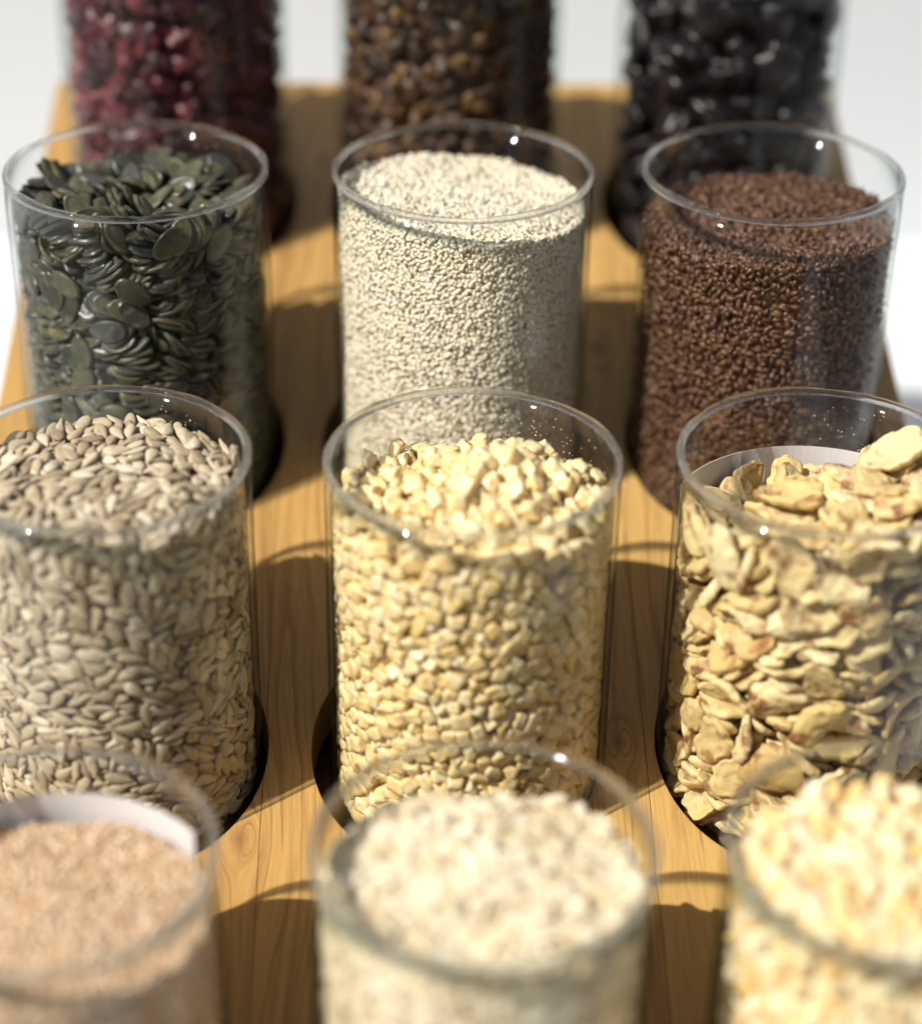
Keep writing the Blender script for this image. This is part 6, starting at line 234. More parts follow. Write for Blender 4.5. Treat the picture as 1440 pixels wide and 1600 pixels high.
PLACES['banana'] = [
[-173,-409,-189,26,18,-28,-17,-451,-787,-16,31,38,-158,-407,-736,-7,27,43,114,-314,-147,-11,21,40,86,-392,-470,0,-30,46,386,-235,-961,-24,-24,4,126,62,-113,-2,-59,2,-311,-232,-853,-30,-52,11,112,-357,-828,-3,16,47,-90,-395,-995,5,22,45,-197,-320,-532,11,-1,-31,-23,-184,-219,41,38,8,264,-239,-644,-57,22,-8,201,-289,-1023,-6,1,-39,-260,-225,-1236,0,3,-45,308,-243,-1180,59,17,0,-325,-157,-1367,3,1,14,-146,64,-273,-8,-1,-23,271,-223,-441,-39,41,-4,-245,32,-320,6,-1,-33,-356,-73,-700,2,-1,10,30,389,-339,3,-7,-11,-351,-94,-345,-49,31,-21,-370,17,-760,48,-37,-6,272,266,-205,-5,52,29,238,-58,-196,-4,0,56,-30,-343,-297,5,3,-16,301,-221,-294,-1,4,62,-242,-193,-1037,-2,1,-37,96,-258,-656,-51,-21,7,6,-396,-1199,-3,-3,1,214,-336,-1211,-57,1,17,-346,-114,-1033,29,31,11,356,-67,-511,-6,-6,59,-354,130,-1296,-5,-6,-31,271,-130,-859,18,-10,58],
[-170,-435,-1013,-23,23,10,276,132,-81,-7,-8,31,-403,-243,-255,-30,11,-26,-106,-5,-178,0,-4,-48,-351,151,-302,-4,3,-12,188,-385,-684,-15,-8,17,-348,-143,-520,-44,-38,-3,-410,47,-540,-4,1,-15,183,-354,-205,14,58,-9,-127,-339,-602,2,-5,41,180,-349,-793,-9,-9,-15,236,-264,-524,24,-32,-4,252,-283,-312,45,-10,16,73,-149,-193,1,2,18,-283,-199,-432,-32,48,-5,-188,-246,-907,-6,14,-18,-210,-361,-1343,-1,10,12,-382,-83,-1051,-45,-2,38,-90,-364,-1176,3,2,27,-429,74,-348,48,0,27,-291,-241,-1137,-7,-16,-48,-233,-149,-944,-6,-8,45,275,-258,-170,43,11,16,3,-314,-921,-39,-41,8,374,89,-168,13,0,-39,-306,214,-375,13,57,17,-342,107,-629,-51,-31,4,-211,-165,-823,16,-4,57,-92,-292,-649,-38,-6,12,-23,127,-221,26,-53,9,-383,102,-881,-1,56,0,116,-274,-432,2,1,43,409,-108,-798,41,-6,42,347,-223,-1282,-3,8,40,406,77,-197,25,-56,-8,389,-63,-392,-13,-3,32,407,69,-955,22,-56,0,-41,-308,-1333,-57,-25,0,246,316,-263,-40,42,2,247,-258,-1282,42,-28,-4],
[-100,-414,-360,-13,-49,-28,69,-397,-902,-56,-2,5,228,-172,-91,25,50,0,-238,-325,-355,-56,19,-12,-443,-82,-242,30,-18,-23,-260,-201,-195,-2,-9,-52,-431,-79,-821,35,26,33,-304,-274,-623,25,45,12,86,-445,-1052,31,-1,8,110,-388,-158,-3,31,53,106,-384,-534,15,-28,48,335,-227,-1072,-50,-24,5,-344,-147,-405,-18,-11,12,90,34,-156,6,1,23,2,-348,-724,-22,-51,3,-422,24,-609,23,24,16,-360,-143,-1190,-56,-28,6,-177,-285,-1010,22,25,4,-400,-39,-988,-45,-34,18,336,-176,-144,-12,-1,6,-269,-233,-726,-56,21,16,303,-195,-521,57,-20,4,-218,138,-335,3,0,-2,277,-234,-967,18,-5,58,194,-350,-1102,2,14,-26,-94,-275,-869,-5,-3,-39,-382,112,-845,-16,2,61,-151,-244,-1249,-6,-7,-6,327,231,-115,4,-2,55,-274,-175,-1291,-47,30,-10,395,-50,-1277,-6,49,11,366,-134,-825,3,-38,-3,410,52,-479,23,3,-31,322,-75,-215,1,-5,21,-355,177,-1254,-8,1,39,338,-165,-1359,44,-44,1,-342,162,-1061,-39,-45,-17,345,-148,-680,7,-7,49],
[-257,-324,-521,-15,-16,50,182,-45,-99,0,4,44,-305,-291,-775,38,-23,-6,264,-334,-802,42,1,24,-204,407,-362,9,25,-25,-281,-265,-1196,3,3,-2,223,-331,-426,-3,-6,-28,209,-310,-917,3,7,16,-100,-351,-651,1,12,-40,-225,-299,-285,7,-17,-14,-450,103,-713,28,19,18,-117,-360,-816,58,-21,-5,84,-406,-372,-40,-6,-9,-65,-376,-241,12,-59,-19,-234,-221,-1370,6,-2,44,105,-265,-168,-14,12,27,261,-242,-621,3,5,56,-355,-88,-1282,8,-7,-36,-243,-197,-1003,3,-5,13,257,-213,-1145,54,-25,9,-296,-37,-303,-3,-3,23,417,-102,-1109,33,4,34,-183,-201,-237,49,-19,10,-368,161,-1152,-1,-15,18,371,-92,-101,-6,-1,32,-180,-188,-699,-15,-35,27,241,5,-175,-5,-3,20,386,-105,-262,2,-3,29,423,-88,-587,-46,-6,-40,399,-26,-460,0,-9,31,456,24,-645,-34,-8,47,31,-364,-1247,4,-3,7,356,5,-1368,-4,-2,-52,-229,-188,-345,-54,-19,-2],
[-18,-420,-235,-47,3,5,257,-365,-975,-12,-29,-11,-146,-366,-460,-43,-25,-25,-245,-73,-238,59,-7,-10,239,-308,-143,21,41,6,121,-64,-139,4,62,-3,34,-411,-629,4,-47,29,299,-264,-734,-58,-21,9,-351,-242,-907,37,-16,-16,-368,-102,-641,-47,-36,-17,-433,34,-1096,14,-25,-27,190,-319,-520,16,24,29,-285,-220,-419,-27,51,-3,-17,283,-295,-20,-50,-1,-389,-40,-905,-46,33,-3,-62,-323,-802,-43,44,-3,259,-169,-570,-7,1,-25,237,-261,-780,50,1,-2,-253,-266,-641,-19,44,-8,-421,132,-305,21,-26,-19,-341,-158,-1084,-15,7,51,-428,36,-1278,-25,-15,42,-56,-366,-1084,-3,0,51,-177,-274,-1314,32,-47,0,-336,217,-354,9,-9,23,188,-273,-986,-52,32,0,89,172,-226,-48,38,4,241,-201,-396,28,-51,7,-15,-378,-1139,27,-55,-6,-272,-46,-370,-2,-7,-4,-173,-275,-779,4,2,23,-149,-60,-297,-4,5,-49,-329,-41,-798,4,-1,20,442,-42,-894,-7,-30,3,-362,168,-1357,27,-51,6,-144,-249,-264,-6,-5,19,296,-209,-1087,9,3,13,-324,-75,-1161,47,-36,9],
[83,-441,-337,-31,-2,3,52,-188,-123,4,2,16,-61,-398,-500,4,-10,44,-256,-344,-920,-1,-28,-1,-443,-73,-1160,-29,16,-29,-381,-48,-235,-36,-41,12,74,-395,-835,-12,-55,26,-308,-233,-531,13,-3,22,-393,-44,-1322,14,6,-50,-406,-22,-428,0,-3,-36,358,-228,-679,-1,13,-42,71,250,-230,6,1,13,75,109,-173,9,3,24,-161,-382,-1263,11,-2,46,126,-322,-179,-15,-12,-23,-405,69,-807,46,-43,0,-325,-198,-822,-19,-56,17,-95,-360,-1057,2,-2,-7,358,-141,-113,-10,-5,-8,229,-334,-1062,-10,7,-45,-18,31,-253,-3,-9,-26,271,312,-218,13,-17,45,364,-130,-1014,0,0,-57,314,-226,-465,5,-6,-25,360,-148,-1244,54,8,-3,219,-163,-871,7,11,-2,-153,-274,-372,-48,29,-22,350,-156,-323,25,56,0,406,-36,-150,-1,-14,-36,138,-384,-1364,15,-60,-1,-322,-4,-573,6,-48,20,46,-192,-249,-24,52,-5,129,-216,-699,5,10,-5,30,-298,-693,56,-14,-16],
[-13,-431,-629,-23,9,5,-348,-287,-974,34,26,-41,-274,-330,-1094,26,-15,6,-114,-25,-213,1,-1,-9,-80,-191,-201,22,56,-3,-20,-408,-420,-1,45,27,-303,-273,-276,-26,-11,36,-247,314,-372,12,-10,22,-45,340,-301,10,-7,30,-217,-303,-650,54,17,19,365,24,-107,6,-2,2,19,-362,-236,14,-4,39,-406,-69,-354,-39,29,-26,291,-312,-358,36,28,-3,32,-345,-1032,7,-52,2,337,-229,-883,31,38,-3,-70,-329,-964,59,7,-7,-334,-179,-764,-4,5,19,-133,-341,-1189,-35,50,5,-281,-153,-255,26,-55,5,184,170,-171,-7,-21,14,-352,40,-1136,-13,53,1,330,-144,-623,8,62,-7,345,-260,-198,37,25,8,154,-272,-594,-24,-37,7,-364,167,-1210,-45,-38,-5,408,-185,-428,5,-34,-16,-42,-398,-1273,5,-8,55,69,-446,-1237,-13,41,41,338,-217,-1305,2,6,12,-340,141,-582,17,60,-1,64,-250,-762,-15,-42,-19],
[64,-427,-153,-1,45,-39,-342,-215,-1310,-16,-15,56,-253,-336,-408,-54,-2,-1,-424,-196,-939,-8,29,11,-155,-407,-395,-8,50,27,-387,-153,-714,20,53,1,-221,-331,-217,1,-19,-9,-392,-124,-626,10,-14,-12,158,-390,-972,10,-10,-60,-69,-390,-917,-1,2,-21,211,-182,-158,3,-6,-45,-375,-157,-1248,3,-1,55,264,119,-116,12,47,-5,-187,-371,-732,-4,25,48,-426,80,-1026,-24,-25,16,-44,104,-209,-2,3,-61,-433,-37,-1225,-39,23,-10,-425,64,-288,20,-22,-24,185,-266,-875,0,0,-4,-3,-369,-596,-5,12,7,-148,273,-396,15,3,61,350,-188,-581,-7,3,4,131,-299,-281,-56,-3,15,-402,60,-493,2,-1,46,97,-323,-1037,-3,5,-17,252,-362,-1159,-30,48,22,-21,-361,-743,-7,-60,-2,76,311,-297,1,-1,-36,-62,382,-416,-4,-3,25,82,-386,-1144,4,6,-10,447,32,-1247,1,-22,17,-340,268,-518,-20,-26,-1,27,-404,-1340,3,-2,-8,-361,229,-805,-17,-23,-8],
]
PLACES_MORE['banana'] = [
[],
[],
[],
[],
[],
[],
[],
[],
]
PLACES['prune'] = [
[-80,-391,-633,-4,7,-5,-395,-56,-405,42,-27,-37,-350,-158,-654,55,-1,-30,-365,-175,-1288,32,-19,-18,239,-196,-309,47,-23,-11,-234,-149,-515,0,-2,-3,-197,-228,-845,-13,2,26,273,-190,-776,-12,-3,-19,254,-146,-946,19,3,-57,-224,5,-1000,39,-2,23,202,10,-832,-27,-38,3,389,12,-1028,-26,-28,8,-218,11,-404,-44,-12,13,-386,-43,-144,-27,14,-39,128,87,-127,44,38,-1,-202,-23,-205,-18,21,-41,-272,143,-623,-10,51,-28,-241,-212,-1253,-33,-44,4,163,-35,-228,8,34,48,-203,206,-1122,24,51,-28],
[-211,-296,-361,-56,9,-2,200,-311,-793,6,-52,10,-252,-258,-553,-9,-2,-28,-421,-55,-728,-25,-24,17,-322,-164,-251,40,-42,7,-338,-108,-907,37,-32,20,-379,-56,-1129,32,-36,-15,322,-100,-615,60,-1,6,-415,78,-902,18,-23,-20,-351,102,-476,45,-43,6,-274,40,-1286,-6,3,-10,339,3,-122,-12,-45,-18,-264,92,-1178,-4,8,54,-93,-390,-1244,-5,51,23,40,-142,-257,15,-49,6,253,-26,-983,2,-5,18,344,204,-619,14,-19,-9,-81,-260,-1065,-42,-22,8,-228,320,-716,-48,6,-29,302,38,-509,51,-24,-12,-195,158,-285,-30,48,4],
[146,-380,-425,16,31,-24,-252,-290,-721,26,7,-52,-329,-139,-970,51,-2,10,425,-113,-957,-40,0,38,-436,36,-1224,38,8,39,-372,-15,-599,20,19,49,160,-248,-541,-13,11,21,-370,105,-289,-17,19,-9,-197,-113,-307,45,-39,2,109,-193,-861,-30,13,-45,141,-156,-664,31,-43,-25,-97,-202,-424,-29,-50,-4,-114,-75,-214,-19,19,-46,-11,87,-207,-8,11,18,-217,-308,-1048,19,10,-56,349,161,-757,-1,8,35,357,97,-221,-27,23,-47,286,269,-253,-40,6,-19],
[-65,-381,-172,-5,4,-4,118,-330,-256,-11,-12,-29,257,-271,-666,-4,-7,-38,13,-343,-773,-18,6,-22,-114,-319,-865,40,14,0,328,-189,-467,10,-13,-36,-287,-203,-416,-36,-43,3,224,-301,-136,-17,-6,-37,342,-151,-193,-43,26,-26,-248,-66,-763,-35,20,-3,370,31,-403,-49,-30,2,37,-272,-956,30,29,30,-227,279,-157,13,61,1,-46,306,-194,11,-2,-27,-71,-406,-986,-30,5,8,268,128,-209,-25,-36,9,358,-91,-1246,-5,10,17,395,114,-1180,-18,17,-26,118,397,-273,-15,-38,-36],
[-58,-365,-459,-10,-4,-11,63,-338,-596,27,-53,5,-177,-318,-216,18,8,53,9,-308,-359,-44,-20,22,382,-108,-300,21,-24,-31,-80,-209,-697,-14,-10,-1,372,-30,-790,-8,-25,-16,-234,-142,-1078,-3,47,-23,190,-212,-391,2,-7,-32,102,-196,-146,0,10,-33,-161,-125,-600,-14,-7,52,-339,125,-1056,-7,-7,-26,187,-305,-969,8,46,2,-335,128,-816,32,-31,-14,-298,114,-150,41,-13,-22,177,325,-138,-60,5,2,-216,-288,-1152,-33,34,-13,298,-217,-1054,-1,7,11,146,199,-242,-28,-40,9],
]
PLACES_MORE['prune'] = [
[],
[],
[],
[],
[],
]

# ------------------------------------------------------------------ node helpers
def mat(name):
    m = bpy.data.materials.new(name); m.use_nodes = True
    nt = m.node_tree; nt.nodes.clear()
    out = nt.nodes.new('ShaderNodeOutputMaterial')
    return m, nt, out
def N(nt, t, **kw):
    n = nt.nodes.new(t)
    for k, v in kw.items():
        if k.startswith('i_'): n.inputs[k[2:].replace('_', ' ')].default_value = v
        else: setattr(n, k, v)
    return n
def L(nt, a, b): nt.links.new(a, b)
def math_(nt, op, a, b=None, c=None, clamp=False):
    n = nt.nodes.new('ShaderNodeMath'); n.operation = op; n.use_clamp = clamp
    for i, v in enumerate((a, b, c)):
        if v is None: continue
        if isinstance(v, (int, float)): n.inputs[i].default_value = v
        else: nt.links.new(v, n.inputs[i])
    return n.outputs[0]
def ramp(nt, fac, stops, interp='LINEAR'):
    r = nt.nodes.new('ShaderNodeValToRGB'); r.color_ramp.interpolation = interp
    e = r.color_ramp.elements
    while len(e) < len(stops): e.new(0.5)
    for k, (p, c) in zip(e, stops):
        k.position = p; k.color = (c[0], c[1], c[2], 1) if not isinstance(c, (int, float)) else (c, c, c, 1)
    nt.links.new(fac, r.inputs[0]); return r.outputs[0]
def mixc(nt, fac, a, b, mode='MIX'):
    n = nt.nodes.new('ShaderNodeMix'); n.data_type = 'RGBA'; n.blend_type = mode
    for s, v in ((0, fac), (6, a), (7, b)):
        if isinstance(v, (int, float)): n.inputs[s].default_value = v
        elif isinstance(v, tuple): n.inputs[s].default_value = (*v, 1)
        else: nt.links.new(v, n.inputs[s])
    return n.outputs[2]

def seed_mat(name, cols, rough=.5, sss=0.0, sss_r=(.004, .003, .002), noise_cols=None, nscale=300., nlo=.5, nhi=.7, bump=.3, bscale=900., spec=.5, coat=0., trans=0.):
    """organic grain: tone varies from grain to grain (per mesh island and per object), blotches and fine relief in object space"""
    m, nt, out = mat(name)
    b = N(nt, 'ShaderNodeBsdfPrincipled')
    geo = N(nt, 'ShaderNodeNewGeometry'); oi = N(nt, 'ShaderNodeObjectInfo'); tc = N(nt, 'ShaderNodeTexCoord')
    rnd = math_(nt, 'FRACT', math_(nt, 'ADD', geo.outputs['Random Per Island'], oi.outputs['Random']))
    col = ramp(nt, rnd, [(i / max(1, len(cols) - 1), c) for i, c in enumerate(cols)])
    off = N(nt, 'ShaderNodeVectorMath', operation='ADD')
    cmb = N(nt, 'ShaderNodeCombineXYZ'); L(nt, rnd, cmb.inputs[0]); L(nt, rnd, cmb.inputs[2])
    L(nt, tc.outputs['Object'], off.inputs[0]); L(nt, cmb.outputs[0], off.inputs[1])
    nz = N(nt, 'ShaderNodeTexNoise', i_Scale=nscale, i_Detail=4.0, i_Roughness=.6); L(nt, off.outputs[0], nz.inputs['Vector'])
    if noise_cols:
        f = ramp(nt, nz.outputs[0], [(nlo, 0.), (nhi, 1.)])
        col = mixc(nt, f, col, noise_cols)
    v = N(nt, 'ShaderNodeTexNoise', i_Scale=nscale * .6, i_Detail=2.0); L(nt, off.outputs[0], v.inputs['Vector'])
    col = mixc(nt, .35, col, ramp(nt, v.outputs[0], [(.3, (.45, .45, .45)), (.7, (1.0, 1.0, 1.0))]), 'MULTIPLY')
    L(nt, col, b.inputs['Base Color'])
    b.inputs['Roughness'].default_value = rough
    b.inputs['Specular IOR Level'].default_value = spec
    if sss:
        b.inputs['Subsurface Weight'].default_value = sss; b.inputs['Subsurface Radius'].default_value = sss_r; b.inputs['Subsurface Scale'].default_value = 1.0
    if coat: b.inputs['Coat Weight'].default_value = coat; b.inputs['Coat Roughness'].default_value = .25
    if bump:
        bz = N(nt, 'ShaderNodeTexNoise', i_Scale=bscale, i_Detail=3.0); L(nt, off.outputs[0], bz.inputs['Vector'])
        bp = N(nt, 'ShaderNodeBump', i_Strength=bump, i_Distance=.0006); L(nt, bz.outputs[0], bp.inputs['Height']); L(nt, bp.outputs[0], b.inputs['Normal'])
    L(nt, b.outputs[0], out.inputs[0])
    return m

M = {}
M['sunflower'] = seed_mat('sunflower_kernel', [(.26, .20, .12), (.52, .43, .29), (.38, .305, .19), (.70, .61, .45), (.43, .36, .25)], .5, noise_cols=(.24, .18, .12), nscale=260, nlo=.56, nhi=.72, bump=.35, bscale=700, spec=.4)
M['pumpkin'] = seed_mat('pumpkin_kernel', [(.022, .026, .018), (.050, .048, .024), (.030, .038, .034), (.085, .080, .038), (.030, .028, .020), (.045, .052, .050)], .36, noise_cols=(.16, .15, .075), nscale=170, nlo=.5, nhi=.75, bump=.3, bscale=500, spec=.45)
M['sesame'] = seed_mat('sesame_seed', [(.74, .65, .46), (.88, .82, .66), (.82, .74, .55), (.91, .86, .74), (.78, .69, .49), (.90, .84, .68)], .45, bump=0, nscale=500, spec=.4)
M['flax'] = seed_mat('flax_seed', [(.055, .024, .011), (.13, .060, .028), (.085, .037, .017), (.20, .105, .05)], .32, bump=0, nscale=500, spec=.5)
M['ginger'] = seed_mat('sugared_fruit', [(.78, .55, .21), (.84, .64, .29), (.80, .58, .24), (.88, .72, .41)], .38, sss=.3, sss_r=(.0028, .0022, .0014), noise_cols=(.84, .74, .50), nscale=220, nlo=.45, nhi=.65, bump=.6, bscale=900, spec=.5)
M['banana'] = seed_mat('dried_banana', [(.68, .51, .21), (.79, .64, .32), (.56, .39, .15), (.82, .70, .41), (.70, .51, .22)], .5, sss=.25, noise_cols=(.26, .11, .04), nscale=130, nlo=.52, nhi=.66, bump=.6, bscale=400, spec=.4)
M['prune'] = seed_mat('prune_skin', [(.004, .003, .004), (.008, .005, .008), (.005, .004, .005)], .36, nscale=80, bump=.6, bscale=200, spec=.35)
M['cranberry'] = seed_mat('cranberry_skin', [(.030, .002, .006), (.11, .006, .015), (.012, .002, .005), (.17, .018, .028), (.06, .004, .012), (.018, .002, .008)], .42, nscale=120, bump=.5, bscale=300, spec=.55)
M['raisin'] = seed_mat('raisin_skin', [(.028, .010, .005), (.08, .032, .009), (.012, .005, .003), (.16, .08, .018), (.045, .017, .006), (.02, .008, .004)], .46, nscale=120, bump=.5, bscale=300, spec=.5)
M['oat'] = seed_mat('oat_flake', [(.74, .62, .41), (.82, .73, .54), (.60, .47, .27), (.85, .78, .61)], .6, noise_cols=(.46, .32, .18), nscale=150, nlo=.60, nhi=.74, bump=.4, bscale=600, spec=.3)
M['puff'] = seed_mat('puffed_grain', [(.78, .66, .38), (.84, .75, .53), (.76, .50, .18), (.82, .71, .46)], .55, sss=.15, noise_cols=(.70, .42, .14), nscale=120, nlo=.62, nhi=.76, bump=.5, bscale=500, spec=.35)
M['bran'] = seed_mat('bran_crumb', [(.66, .46, .28), (.80, .66, .50), (.50, .29, .14), (.76, .58, .40), (.58, .36, .19)], .7, nscale=400, bump=0, spec=.2)

def glass_wall_mat():
    """clear thin wall: what is not reflected passes straight on, with the green-grey of a long path through the glass near grazing"""
    m, nt, out = mat('jar_glass')
    geo = N(nt, 'ShaderNodeNewGeometry')
    ior = math_(nt, 'ADD', 1.48, math_(nt, 'MULTIPLY', geo.outputs['Backfacing'], 1 / 1.48 - 1.48))
    fr = N(nt, 'ShaderNodeFresnel'); L(nt, ior, fr.inputs[0])
    cosn = N(nt, 'ShaderNodeVectorMath', operation='DOT_PRODUCT'); L(nt, geo.outputs['Incoming'], cosn.inputs[0]); L(nt, geo.outputs['Normal'], cosn.inputs[1])
    c = math_(nt, 'ABSOLUTE', cosn.outputs['Value'])
    tint = ramp(nt, c, [(0.0, (.22, .28, .28)), (.08, (.48, .54, .53)), (.20, (.86, .88, .87)), (.32, (.98, .985, .98)), (1., (.993, .994, .989))])
    tr = N(nt, 'ShaderNodeBsdfTransparent'); L(nt, tint, tr.inputs[0])
    tc = N(nt, 'ShaderNodeTexCoord'); nz = N(nt, 'ShaderNodeTexNoise', i_Scale=22., i_Detail=1.0); L(nt, tc.outputs['Object'], nz.inputs['Vector'])
    bp = N(nt, 'ShaderNodeBump', i_Strength=.12, i_Distance=.001); L(nt, nz.outputs[0], bp.inputs['Height'])
    fac = math_(nt, 'MULTIPLY', fr.outputs[0], .33)
    gl = N(nt, 'ShaderNodeBsdfGlossy', i_Roughness=.03); gl.inputs[0].default_value = (1, 1, 1, 1); L(nt, bp.outputs[0], gl.inputs['Normal'])
    mx = N(nt, 'ShaderNodeMixShader'); L(nt, fac, mx.inputs[0]); L(nt, tr.outputs[0], mx.inputs[1]); L(nt, gl.outputs[0], mx.inputs[2])
    L(nt, mx.outputs[0], out.inputs[0]); return m
M['glass'] = glass_wall_mat()
def rim_mat():
    m, nt, out = mat('rim_glass')
    b = N(nt, 'ShaderNodeBsdfPrincipled'); b.inputs['Base Color'].default_value = (.93, .97, .965, 1)
    b.inputs['Transmission Weight'].default_value = 1; b.inputs['IOR'].default_value = 1.50; b.inputs['Roughness'].default_value = .02
    tr = N(nt, 'ShaderNodeBsdfTransparent'); mx = N(nt, 'ShaderNodeMixShader'); mx.inputs[0].default_value = .55   # the lip lets part of the light straight through
    L(nt, tr.outputs[0], mx.inputs[1]); L(nt, b.outputs[0], mx.inputs[2]); L(nt, mx.outputs[0], out.inputs[0]); return m
M['rim'] = rim_mat()

def wood_mat(top=True):
    m, nt, out = mat('oiled_wood' if top else 'oiled_wood_side')
    geo = N(nt, 'ShaderNodeNewGeometry'); oi = N(nt, 'ShaderNodeObjectInfo')
    sp = N(nt, 'ShaderNodeSeparateXYZ'); L(nt, geo.outputs['Position'], sp.inputs[0])
    x, y = sp.outputs[0], sp.outputs[1]
    # slow wander of the grain along the stave
    cv = N(nt, 'ShaderNodeCombineXYZ'); L(nt, math_(nt, 'MULTIPLY', x, 9.), cv.inputs[0]); L(nt, math_(nt, 'MULTIPLY', y, 3.2), cv.inputs[1]); L(nt, math_(nt, 'MULTIPLY', oi.outputs['Random'], 37.), cv.inputs[2])
    n1 = N(nt, 'ShaderNodeTexNoise', i_Scale=1.6, i_Detail=3.0, i_Roughness=.5); L(nt, cv.outputs[0], n1.inputs['Vector'])
    xx = math_(nt, 'ADD', x, math_(nt, 'MULTIPLY', math_(nt, 'SUBTRACT', n1.outputs[0], .5), .030))
    u = xx; kn = None
    for kx, ky, a in ((-.0785, .1095, .0042), (.0568, .1491, .0032), (.0627, .3475, .0040), (-.0600, .4700, .004), (.118, .225, .004)):
        dx = math_(nt, 'SUBTRACT', x, kx); dy = math_(nt, 'MULTIPLY', math_(nt, 'SUBTRACT', y, ky), .55)
        r2 = math_(nt, 'ADD', math_(nt, 'MULTIPLY', dx, dx), math_(nt, 'MULTIPLY', dy, dy))
        u = math_(nt, 'SUBTRACT', u, math_(nt, 'DIVIDE', math_(nt, 'MULTIPLY', dx, a * a * 4), math_(nt, 'ADD', r2, a * a * 1.2)))
        k = math_(nt, 'SUBTRACT', 1., math_(nt, 'DIVIDE', math_(nt, 'SQRT', r2), a), clamp=True)
        kn = k if kn is None else math_(nt, 'MAXIMUM', kn, k)
    # growth rings: uneven late-wood lines
    rv = N(nt, 'ShaderNodeCombineXYZ'); L(nt, math_(nt, 'MULTIPLY', u, 95.), rv.inputs[0]); L(nt, math_(nt, 'MULTIPLY', y, 1.2), rv.inputs[1]); L(nt, math_(nt, 'MULTIPLY', oi.outputs['Random'], 91.), rv.inputs[2])
    n2 = N(nt, 'ShaderNodeTexNoise', i_Scale=1.0, i_Detail=1.5, i_Roughness=.45); L(nt, rv.outputs[0], n2.inputs['Vector'])
    saw = math_(nt, 'FRACT', math_(nt, 'MULTIPLY', n2.outputs[0], 9.))
    line = ramp(nt, saw, [(0., .0), (.62, .12), (.90, .8), (.955, 1.), (1.0, 0.)])
    fv = N(nt, 'ShaderNodeCombineXYZ'); L(nt, math_(nt, 'MULTIPLY', u, 1500.), fv.inputs[0]); L(nt, math_(nt, 'MULTIPLY', y, 45.), fv.inputs[1]); L(nt, math_(nt, 'MULTIPLY', sp.outputs[2], 45.), fv.inputs[2])
    n3 = N(nt, 'ShaderNodeTexNoise', i_Scale=1.0, i_Detail=3.0, i_Roughness=.7); L(nt, fv.outputs[0], n3.inputs['Vector'])
    base = ramp(nt, oi.outputs['Random'], [(0., (.45, .265, .080)), (.35, (.54, .335, .108)), (.7, (.49, .295, .090)), (1., (.42, .24, .074))])
    tone = N(nt, 'ShaderNodeTexNoise', i_Scale=11., i_Detail=2.0); L(nt, geo.outputs['Position'], tone.inputs['Vector'])
    base = mixc(nt, math_(nt, 'MULTIPLY', tone.outputs[0], .35), base, (.55, .35, .13))
    c = mixc(nt, math_(nt, 'MULTIPLY', line, .55), base, (.20, .085, .028))
    c = mixc(nt, .60, c, ramp(nt, n3.outputs[0], [(.25, (.50, .44, .38)), (.60, (1.08, 1.08, 1.08))]), 'MULTIPLY')
    c = mixc(nt, math_(nt, 'MULTIPLY', kn, .8, clamp=True), c, (.22, .09, .035))
    b = N(nt, 'ShaderNodeBsdfPrincipled'); L(nt, c, b.inputs['Base Color']); b.inputs['Specular IOR Level'].default_value = .35
    L(nt, ramp(nt, n3.outputs[0], [(.3, .55), (.7, .40)]), b.inputs['Roughness'])
    bp = N(nt, 'ShaderNodeBump', i_Strength=.25, i_Distance=.0004)
    L(nt, math_(nt, 'SUBTRACT', n3.outputs[0], math_(nt, 'MULTIPLY', line, .4)), bp.inputs['Height']); L(nt, bp.outputs[0], b.inputs['Normal'])
    L(nt, b.outputs[0], out.inputs[0]); return m
M['wood'] = wood_mat()

def plain(name, col, rough=.6, nscale=40., amt=.05, bump=.05, spec=.4):
    m, nt, out = mat(name); b = N(nt, 'ShaderNodeBsdfPrincipled')
    tc = N(nt, 'ShaderNodeTexCoord'); nz = N(nt, 'ShaderNodeTexNoise', i_Scale=nscale, i_Detail=4.0); L(nt, tc.outputs['Object'], nz.inputs['Vector'])
    lo = tuple(c * (1 - amt) for c in col); hi = tuple(min(1, c * (1 + amt)) for c in col)
    L(nt, ramp(nt, nz.outputs[0], [(.3, lo), (.7, hi)]), b.inputs['Base Color'])
    b.inputs['Roughness'].default_value = rough; b.inputs['Specular IOR Level'].default_value = spec
    bp = N(nt, 'ShaderNodeBump', i_Strength=bump, i_Distance=.001); L(nt, nz.outputs[0], bp.inputs['Height']); L(nt, bp.outputs[0], b.inputs['Normal'])
    L(nt, b.outputs[0], out.inputs[0]); return m
M['table'] = plain('white_tabletop', (.66, .69, .72), .5, 8., .02)
M['wall'] = plain('white_plaster', (.62, .645, .665), .85, 5., .015)
M['floor'] = plain('grey_floor', (.22, .21, .20), .6, 6., .2)
M['paper'] = plain('white_label_paper', (.74, .71, .73), .75, 400., .02, .1)
M['inside'] = plain('raw_wood_inside', (.20, .115, .05), .7, 60., .2)
M['dust'] = plain('crumb_specks', (.85, .76, .58), .7, 300., .05)

